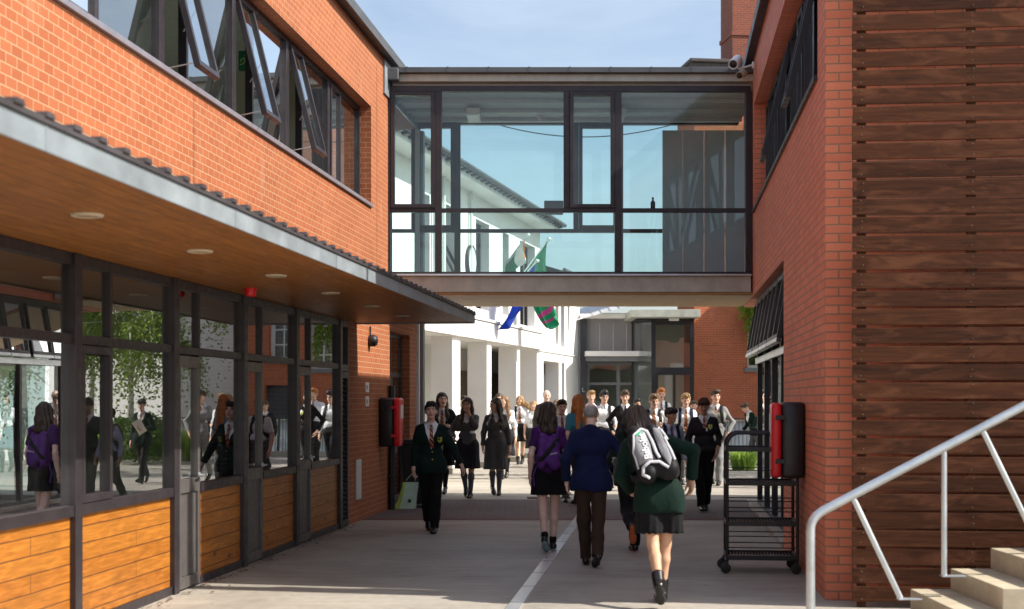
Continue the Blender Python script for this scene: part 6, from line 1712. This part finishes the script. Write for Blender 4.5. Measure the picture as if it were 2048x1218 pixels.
# ---- the nearer group walking away
D = person('stooping person in green blazer, black skirt and ankle boots wearing a sport backpack', 1318, 1207, 1.72, 178, 'warm', ('bob', 'dark', 1.47), 'blazer', 'green', 1.0,
           'skirt', 'black', .60, ((6, 5), (-14, 30)), dict(R=dict(to=(-.33, -.16, 1.04), pole=(-1, .4, -.1), thumb=(.3, -1, 0)), L=dict(to=(.20, -.22, 1.08), pole=(.6, 1, -.2))), 23, 0, (8, 16),
           coat='back', shoes='boots', detail=0, group=None, tilt=13, slim=.95, jhem=.77, nar=.075, flare=.86)
tb = backpack(D, 'grey white and black sport backpack with white lettering, worn by the stooping person in green', plain=BAGB, w=.34, h=.48, d=.17, zc=1.21, seed=3, shear=.05)
def racket_bag():
    TQ, MT = D.TQ, D.MT; sp = tb.sp; zc, h, w = tb.zc, tb.h, tb.w
    def patch(nm, poly, mat, off, th=.006, n=10):
        """closed outline in (x, z) fractions of the bag draped over its back"""
        P = [np.array(p) for p in poly]; c = sum(P) / len(P); rows = []
        pts = []
        for i in range(len(P)):
            a, b = P[i], P[(i + 1) % len(P)]
            for k in range(4): pts.append(a + (b - a) * k / 4)
        rings = [[sp((c + (p - c) * s)[0] * w, zc + (c + (p - c) * s)[1] * h, off) for p in pts] for s in (1, .8, .55, .28, .02)]
        rings.insert(0, [sp(p[0] * w, zc + p[1] * h, off - th) for p in pts])
        V = np.array([q for r_ in rings for q in r_]); N = len(pts); Q = []
        for j in range(len(rings) - 1):
            for i in range(N): Q.append((j * N + i, j * N + (i + 1) % N, (j + 1) * N + (i + 1) % N, (j + 1) * N + i))
        tb.bput(nm, V, np.array(Q), mat)
    # yaw 178: local +x is the picture's left
    m = lambda L: [(-x, z) for x, z in L]
    patch('grey_panel', m([(-.40, -.22), (-.44, .12), (-.30, .40), (-.06, .46), (-.02, .10), (-.05, -.18), (-.22, -.20)]), BAGG, .007)
    patch('grey_panel', m([(.18, -.10), (.14, .30), (.16, .44), (.30, .42), (.36, .10), (.40, -.22), (.30, -.36)]), BAGG, .007)
    patch('green_patch', m([(-.33, .30), (-.28, .39), (-.14, .43), (-.16, .36)]), GRNP, .012)
    def piping(nm, line, wd, off=.012):
        pts = []
        for i in range(len(line) - 1):
            for k in range(5):
                u = k / 5; a, b = line[i], line[i + 1]; pts.append((a[0] + (b[0] - a[0]) * u, a[1] + (b[1] - a[1]) * u))
        pts.append(line[-1]); P = [sp(-x * w, zc + z * h, off) for x, z in pts]
        b = MB(); b.band(P, [MT @ V3(0, 1, 0)] * len(P), wd, .008); tb.bput(nm, np.array(b.v), np.array([f for f in b.f if len(f) == 4]), BAGW)
    piping('white_piping', [(-.12, .46), (.0, .40), (.05, .20), (.07, -.05), (.11, -.17)], .026)
    piping('white_piping', [(-.44, -.26), (-.46, .05), (-.36, .34), (-.12, .47)], .018)
    piping('white_piping', [(.30, .44), (.36, .30), (.44, .16)], .022)
    piping('white_piping', [(.36, .20), (.42, -.02), (.46, -.26)], .022)
    piping('white_piping', [(-.24, -.48), (-.38, -.40), (-.34, -.28), (-.14, -.21), (.08, -.24), (.26, -.38)], .026)
    # lettering running up the bag
    cu = bpy.data.curves.new('txt', 'FONT'); cu.body = 'Babolat'; cu.size = .082; cu.extrude = .002; cu.offset = .0016; cu.align_x = 'CENTER'; cu.align_y = 'CENTER'; cu.resolution_u = 3
    t = bpy.data.objects.new('txt', cu); COL.objects.link(t); bpy.context.view_layer.update()
    me = bpy.data.meshes.new_from_object(t.evaluated_get(bpy.context.evaluated_depsgraph_get())); bpy.data.objects.remove(t); bpy.data.curves.remove(cu)
    for v in me.vertices:
        u, s, e = v.co; x = (.135) * w + s * -1 * -1 + 0.0; 
        p = sp(.155 * w + s, zc + .10 * h + u * 1.0, .013 + e)
        v.co = Vector(tb.inv(p))
    me.materials.clear(); me.materials.append(LETW); me.name = 'lettering'
    o = bpy.data.objects.new('lettering', me); COL.objects.link(o); o.parent = tb.o
racket_bag()

A = person('person with dark bob, purple top and black skirt walking away with one heel raised', 1097, 1100, 1.66, 180, 'pale', ('bob', 'dark', 1.41), 'tshirt', 'purple', .34, 'skirt', 'black', .66,
           ((7, 12), (-12, 24)), dict(R=dict(to=(-.21, -.10, .90)), L=dict(to=(.215, .02, .885))), 1, 0, (-42, 0), socks=('black', .12), sole=TEAL, slim=.93, detail=0, group=None, jhem=.90)
ab = backpack(A, 'soft purple backpack hanging low on the person in the purple top', plain=BAGP, w=.27, h=.40, d=.12, zc=1.16, seed=5)
b = MB(); TQ = A.TQ; P = [ab.sp(x * .27, 1.16 + z * .40, .007) for x, z in ((-.42, .42), (-.2, .22), (.05, .02), (.3, -.18), (.44, -.26))]
b.band(P, [A.MT @ V3(0, 1, 0)] * 5, .05, .008); ab.bput('cross_strap', np.array(b.v), np.array([f for f in b.f if len(f) == 4]), BAGB)
b = MB(); P = [TQ(.14, .10, 1.0), TQ(.17, .13, .93), TQ(.185, .12, .88), TQ(.175, .13, .82), TQ(.172, .12, .76)]; b.band(P, [A.MT @ V3(.3, 1, 0)] * 5, .02, .004); ab.bput('strap_end', np.array(b.v), np.array([f for f in b.f if len(f) == 4]), BAGP)
b = MB(); rs = np.random.default_rng(2); x = -.02
for k in range(7):
    p = ab.sp(x - .012 * k, 1.14 + .0025 * k, .006); b.box(p[0] - .004, p[0] + .004, p[1] - .001, p[1] + .002, p[2] - (.009 if k % 3 else .013), p[2] + .009)
ab.bput('small_lettering', np.array(b.v), np.array(b.f), BAGW)

B = person('elderly person with balding grey hair, navy jacket and brown trousers, walking away', 1182, 1131, 1.655, 180, 'pale', ('balding', 'grey'), 'suit', 'navy', 1.0, 'trousers', 'brown', .5,
           ((-13, 16), (7, 5)), dict(R=dict(to=(-.24, -.16, 1.02), pole=(-1, .6, 0)), L=dict(to=(.26, -.02, .90), pole=(.8, 1, 0))), 3, 0, (-6, 2), coat='back', slim=1.08, belly=.02, detail=0, group=None, jhem=.80)
fo_ = Root('document_folder', 'black folder carried under the arm of the person in the navy jacket', 'folder', world(B, B.TQ(-.24, -.16, 1.0)), 0)
c = world(B, B.TQ(-.265, -.10, 1.03)); bb = MB(); bb.cbox(c.x - .02, c.x + .02, c.y - .16, c.y + .14, c.z - .12, c.z + .12, .006); bb.build('folder_body', M['black'], fo_)
bb = MB(); bb.lathe([(0, -.003), (.008, -.003), (.008, .0)], (c.x - .005, c.y - .161, c.z - .07), 10, axis='y', caps=False); bb.build('stud', LETW, fo_)
Cc = person('person in dark green with orange shoe sole, half hidden beside the navy jacket', 1262, 1103, 1.60, 182, 'fair', ('bob', 'black', 1.45), 'blazer', 'darkgreen', 1.0, 'trousers', 'black', .5,
            ((6, 4), (-16, 50)), dict(R=straight(-1), L=dict(to=(.24, -.06, .92))), 8, 0, (10, 12), coat='back', sole=SOLE, slim=.92, detail=0, group=None)

# ---- coming towards the camera, nearest first
N1 = person('person in dark blazer with crest and striped tie carrying a pale carrier bag', 862, 1065, 1.655, 2, 'fair', ('short', 'black'), 'blazer', 'darkgreen', 1.0, 'trousers', 'black', .5,
            ((-12, 22), (9, 3)), dict(R=dict(to=(-.235, -.05, .875), pole=(-.5, 1, 0), curl=.9), L=dict(to=(.40, -.07, .92), pole=(.8, .8, 0))), 0, 4, (-4, -8), TIE, True, detail=0, group=None)
E = person('person in charcoal V neck jumper with crest, dark fringe and hands in pockets', 1408, 1023, 1.70, -4, 'tan', ('fringe', 'redbrown'), 'sweater', 'charcoal', .80, 'trousers', 'black', .5,
           ((9, 4), (-8, 14)), dict(R=dict(to=(-.195, -.075, .92), pole=(-.75, 1, 0), dir=(.3, -.1, -1), curl=.2), L=dict(to=(.195, -.075, .92), pole=(.75, 1, 0), dir=(-.3, -.1, -1), curl=.2)), 1, 0, (-6, 14), TIE, True, detail=0, group=None)
F = person('person with black fringe, pale blue shirt and plum tie wearing black backpack straps', 1341, 1026, 1.575, 8, 'tan', ('fringe', 'black'), 'shirt', 'paleblue', 1.0, 'trousers', 'black', .5,
           ((-14, 26), (14, 8)), dict(R=straight(-1), L=dict(to=(.25, -.06, .90))), 1, 0, (32, 0), TIEP, detail=0, group=None)
backpack(F, 'black backpack worn by the person in the pale blue shirt', seed=7)
S1 = person('long haired person in dark grey jumper and skirt with one hand at the chin', 935, 996, 1.72, -4, 'tan', ('long', 'dark', 1.24), 'sweater', 'darkgrey', 1.0, 'skirt', 'charcoal', .52,
            ((8, 46), (2, 3)), dict(L=dict(to=(.045, -.165, 1.475), pole=(.55, -.3, -1), dir=(-.25, .15, 1), thumb=(-1, 0, .2), curl=.9), R=dict(to=(-.225, -.14, 1.05), pole=(-.5, 1, 0))), 1, 0, (-12, 4), None, False, socks=('sockgrey', .9), slim=.94, detail=1, group=None)
R1 = person('person in dark grey jumper and skirt with long wavy dark hair, looking sideways', 992, 991, 1.71, 4, 'fair', ('long', 'dark', 1.18), 'sweater', 'darkgrey', 1.0, 'skirt', 'skirtgrey', .47,
            ((4, 36), (3, 3)), dict(R=dict(to=(-.24, -.02, .89)), L=dict(to=(.245, -.05, .885))), 1, 0, (-62, 4), None, True, socks=('sockgrey', .9), slim=.94, detail=1, group=None)
T1 = person('person with long dark hair in an open black coat, white shirt and striped tie', 884, 990, 1.80, 2, 'pale', ('long', 'dark', 1.26), 'coat', 'black', 1.0, 'skirt', 'black', .50,
            ((8, 6), (-8, 14)), dict(R=dict(to=(-.24, -.04, .9)), L=dict(to=(.12, -.20, 1.18), pole=(.8, .8, -.5))), 1, 0, (18, 2), TIE, socks=('black', .9), slim=.95, detail=1, group=None)
Pb = person('stocky person in short sleeved white shirt with loose striped tie and dark straps', 1123, 1004, 1.69, 6, 'fair', ('short', 'dark'), 'shirt', 'white', .40, 'trousers', 'midgrey', .5,
            ((-12, 20), (13, 8)), dict(R=straight(-1), L=straight(1)), 1, 0, (4, 8), TIE, detail=1, slim=1.1, belly=.02, group=None)
backpack(Pb, 'dark backpack worn by the stocky person in the white shirt', seed=9)
Nw = person('person with very long ginger hair and a patterned turquoise top, facing away', 1157, 1012, 1.765, 205, 'pale', ('long', 'ginger', 1.17), 'tshirt', 'pattern', .4, 'trousers', 'charcoal', .5,
            ((13, 8), (-12, 18)), dict(R=straight(-1), L=straight(1)), 1, 0, (0, 2), slim=.93, detail=1, group=None)
I1 = person('person with curly light brown hair and white shirt, one hand raised at the waist', 1307, 982, 1.80, 2, 'fair', ('curly', 'fairbrown'), 'shirt', 'white', .42, 'trousers', 'midgrey', .5,
            ((15, 8), (-14, 22)), dict(R=straight(-1), L=dict(to=(.15, -.22, 1.16), pole=(1, .5, -.6), dir=(-.6, -.4, .3), curl=.9)), 1, 0, (8, 10), TIE, detail=1, group=None)
backpack(I1, 'dark backpack worn by the curly haired person with one raised hand', seed=11)
H1 = person('person with tousled blond hair, white shirt and bright striped tie, behind the charcoal jumper', 1371, 972, 1.82, -2, 'fair', ('curly', 'blond'), 'shirt', 'white', .9, 'trousers', 'midgrey', .5,
            ((-14, 22), (14, 8)), dict(R=straight(-1), L=straight(1)), 1, 0, (4, 12), TIE, detail=1, group=None)
backpack(H1, 'navy backpack worn by the person with tousled blond hair', seed=12, plain=m_cloth('bag_navy', (.014, .018, .05)))
G1 = person('tall person in pale grey V neck jumper and light grey trousers, one shoulder strap', 1431, 970, 1.885, -6, 'fair', ('swept', 'brown'), 'sweater', 'lightgrey', 1.0, 'trousers', 'lightgrey', .5,
            ((-13, 22), (14, 8)), dict(R=straight(-1), L=dict(to=(.22, -.09, .96), pole=(1, .6, 0), dir=(-.3, -.1, -1), curl=.3)), 0, 0, (10, 0), TIE, True, detail=1, group=None)
backpack(G1, 'black backpack slung on one shoulder of the tall person in pale grey', straps=(False, True), seed=13)
K1 = person('brown haired person in black V neck jumper with crest before the far doors', 1250, 960, 1.885, 0, 'fair', ('curly', 'brown'), 'sweater', 'black', 1.0, 'trousers', 'charcoal', .5,
            ((14, 8), (-13, 20)), dict(R=dict(to=(-.24, -.05, .95), pole=(-1, .6, 0)), L=straight(1)), 1, 0, (-4, 8), TIEP, True, detail=1, group=None)
L1 = person('person with glasses, curly dark hair and open collared white shirt, right behind the elderly person', 1208, 958, 1.88, 2, 'fair', ('curly', 'black'), 'shirt', 'white', 1.0, 'trousers', 'charcoal', .5,
            ((14, 8), (-13, 20)), dict(R=straight(-1), L=straight(1)), 1, 0, (8, 4), None, glasses=True, detail=1, group=None)
backpack(L1, 'black backpack slung on one shoulder of the person with glasses', straps=(False, True), seed=14)
M1 = person('person with short blond hair glimpsed behind the balding head', 1182, 952, 1.88, 0, 'fair', ('swept', 'blond'), 'shirt', 'white', 1.0, 'trousers', 'charcoal', .5, ((13, 8), (-12, 18)), None, 1, 0, (4, 2), TIE, detail=2, group=None)
J1 = person('person with curly ginger blond hair at the back of the group near the porch', 1322, 943, 1.95, 0, 'fair', ('curly', 'ginger'), 'shirt', 'white', 1.0, 'trousers', 'charcoal', .5, ((13, 8), (-12, 18)), None, 1, 0, (2, 4), TIE, detail=2, group=None)
backpack(J1, 'dark backpack worn by the person with curly ginger blond hair', straps=(False, True), seed=15)
O1 = person('tall bald person in a dark suit and white shirt in front of the white building', 1093, 950, 1.92, 4, 'pale', ('balding', 'grey'), 'suit', 'suit', 1.0, 'trousers', 'suit', .5, ((14, 8), (-13, 20)), None, 1, 0, (2, 6), TIEP, slim=1.06, detail=1, group=None)
Q1 = person('person with windblown blond hair, short sleeved white shirt, striped tie and short black skirt', 1040, 929, 1.78, -4, 'warm', ('wind', 'blond'), 'shirt', 'white', .42, 'skirt', 'black', .58,
            ((5, 4), (-8, 16)), dict(R=dict(to=(-.24, -.06, .92)), L=dict(to=(.25, -.05, .9))), 0, 0, (-24, 0), TIE, shoes='boots', socks=('black', .1), slim=.94, detail=1, group=None)
backpack(Q1, 'dark backpack slung on one shoulder of the person with windblown hair', straps=(True, False), seed=16)
U1 = person('person with short dark hair and dark jumper between the first two white pillars', 925, 936, 1.79, 20, 'fair', ('short', 'dark'), 'sweater', 'charcoal', 1.0, 'trousers', 'charcoal', .5, ((14, 8), (-13, 20)), None, 1, 0, (30, 0), None, detail=2, group=None)
U2 = person('person with long dark hair and white shirt, just behind the wavy haired walker', 998, 951, 1.83, 10, 'warm', ('long', 'dark', 1.24), 'shirt', 'white', 1.0, 'skirt', 'charcoal', .5, ((14, 8), (-13, 20)), None, 1, 0, (-20, 0), TIE, socks=('black', .9), slim=.94, detail=2, group=None)
U3 = person('person with long light brown hair and white shirt, partly hidden by the wavy haired walker', 1009, 958, 1.77, 0, 'fair', ('long', 'fairbrown', 1.25), 'shirt', 'white', 1.0, 'skirt', 'charcoal', .5, ((14, 8), (-13, 20)), None, 1, 0, (-40, 0), None, socks=('black', .9), slim=.94, detail=2, group=None)
U4 = person('person with pinned blond hair and white shirt, left of the bald man in the suit', 1067, 934, 1.66, 0, 'fair', ('pony', 'blond'), 'shirt', 'white', .45, 'skirt', 'charcoal', .5, ((14, 8), (-13, 20)), None, 1, 0, (-10, 0), None, socks=('black', .9), slim=.93, detail=2, group=None)
U5 = person('person with light brown hair glimpsed over the shoulder of the bald man in the suit', 1113, 936, 1.69, 0, 'fair', ('long', 'fairbrown', 1.3), 'shirt', 'white', 1.0, 'skirt', 'charcoal', .5, ((14, 8), (-13, 20)), None, 1, 0, (0, 0), None, socks=('black', .9), slim=.93, detail=2, group=None)
U6 = person('person with black hair and dark clothes right behind the black V neck jumper', 1274, 936, 1.71, 0, 'tan', ('curly', 'black'), 'sweater', 'black', 1.0, 'trousers', 'charcoal', .5, ((14, 8), (-13, 20)), None, 1, 0, (20, 0), None, detail=2, group=None)
U7 = person('person whose face shows between the tousled blond head and the dark fringe', 1387, 951, 1.67, 0, 'fair', ('short', 'brown'), 'sweater', 'charcoal', 1.0, 'trousers', 'charcoal', .5, ((14, 8), (-13, 20)), None, 1, 0, (0, 4), None, detail=2, group=None)
Vg = person('person in green blazer and grey trousers bending forward by the corner glazing', 1511, 931, 1.66, -72, 'fair', ('short', 'brown'), 'blazer', 'green', 1.0, 'trousers', 'midgrey', .5, ((12, 4), (-8, 10)), dict(R=dict(to=(-.2, -.25, 1.05)), L=dict(to=(.2, -.25, 1.05))), 24, 0, (0, 10), None, detail=2, group=None)
# in the side court, seen mirrored in the shopfront glass
p = fromC((1.95, 27.2, 0))
X1 = person('person in green blazer holding papers in the side court, mirrored in the shopfront glass', 1024 + p.x / p.y * FPX, 0, 1.72, -2, 'fair', ('fringe', 'dark'), 'blazer', 'green', 1.0, 'trousers', 'charcoal', .5, ((15, 8), (-14, 22)),
            dict(R=dict(to=(-.10, -.24, 1.10), pole=(-1, .5, -.3), dir=(.4, -.5, .3)), L=straight(1)), 1, 0, (0, 6), TIE, True, detail=1, group=None, feetz=p.y)
pp = Root('paper_sheaf', 'white sheaf of papers held by the person in green in the side court', 'papers', world(X1, X1.TQ(-.08, -.30, 1.16)), 0)
c = world(X1, X1.TQ(-.08, -.30, 1.18)); bb = MB(); bb.xbox(Matrix.Translation(c) @ Matrix.Rotation(R(28), 4, 'Y') @ Matrix.Rotation(R(20), 4, 'X'), .105, .004, .148); bb.build('sheet', M['white'], pp)
p = fromC((2.6, 24.6, 0))
X2 = person('person in white shirt and dark trousers standing nearest the corner glazing in the side court', 1024 + p.x / p.y * FPX, 0, 1.75, 30, 'fair', ('short', 'brown'), 'shirt', 'paleblue', 1.0, 'trousers', 'black', .5, ((13, 8), (-14, 22)), None, 1, 0, (0, 4), TIE, detail=1, group=None, feetz=p.y)

# ---- carrier bag in the hand of the person in the dark blazer
def carrier():
    wv = world(N1, N1.wri['R'] + N1.hd['R'][0] * .075); rt = Root('carrier_bag', 'pale green and white paper carrier bag held by the person in the dark blazer', 'carrier bag', (wv.x, wv.y, wv.z - .42), 0)
    c = Vector((wv.x - .03, wv.y, wv.z - .28)); f = MB(); n = 14; vs = []
    prof = [(-.155, .10, .045), (-.145, .145, .07), (-.02, .13, .06), (.10, .115, .04), (.155, .11, .02)]
    for k, (z, a, d) in enumerate(prof):
        for i in range(n):
            t = 2 * math.pi * i / n; cx_, sy_ = math.cos(t), math.sin(t)
            x = a * (abs(cx_) ** .35) * (1 if cx_ >= 0 else -1); y = d * (abs(sy_) ** .5) * (1 if sy_ >= 0 else -1)
            vs.append((c.x + x * .92 + .02 * math.sin(3 * z * 20 + i) * .3 + (.155 - z) * -.20, c.y + y + .008 * math.sin(i * 2.1 + k), c.z + z * 1.1))
    fs = [(k * n + i, k * n + (i + 1) % n, k * n + n + (i + 1) % n, k * n + n + i) for k in range(len(prof) - 1) for i in range(n)] + [tuple(range(n))[::-1]]
    for q in fs:
        xs = sum(vs[i][0] for i in q) / len(q) - c.x; zz = sum(vs[i][2] for i in q) / len(q) - c.z
        f.add([vs[i] for i in q], [tuple(range(len(q)))], 1 if xs + (.155 - zz) * .22 < -.075 else 0)
    mw, ml = m_plain('carrier_white', (.30, .40, .30), .5, 0, .04), m_plain('carrier_lime', (.34, .44, .07), .5, 0, .04)
    f.build('bag_body', [mw, ml], rt)
    for dy in (-.03, .03):
        f = MB(); top = Vector(wv) + Vector((0, 0, .01)); f.tube([(c.x - .06, c.y + dy * .6, c.z + .19), (top.x - .02, top.y + dy * .3, top.z - .02), (top.x, top.y, top.z), (top.x + .02, top.y + dy * .3, top.z - .02), (c.x + .06, c.y + dy * .6, c.z + .19)], .005, 6); f.build('handle', mw, rt)
    f = MB(); f.lathe([(0, -.002), (.022, -.002), (.022, .002), (0, .002)], (c.x - .01, c.y - .078, c.z - .06), 14, axis='y', caps=False); f.build('printed_mark', M['black'], rt)
carrier()
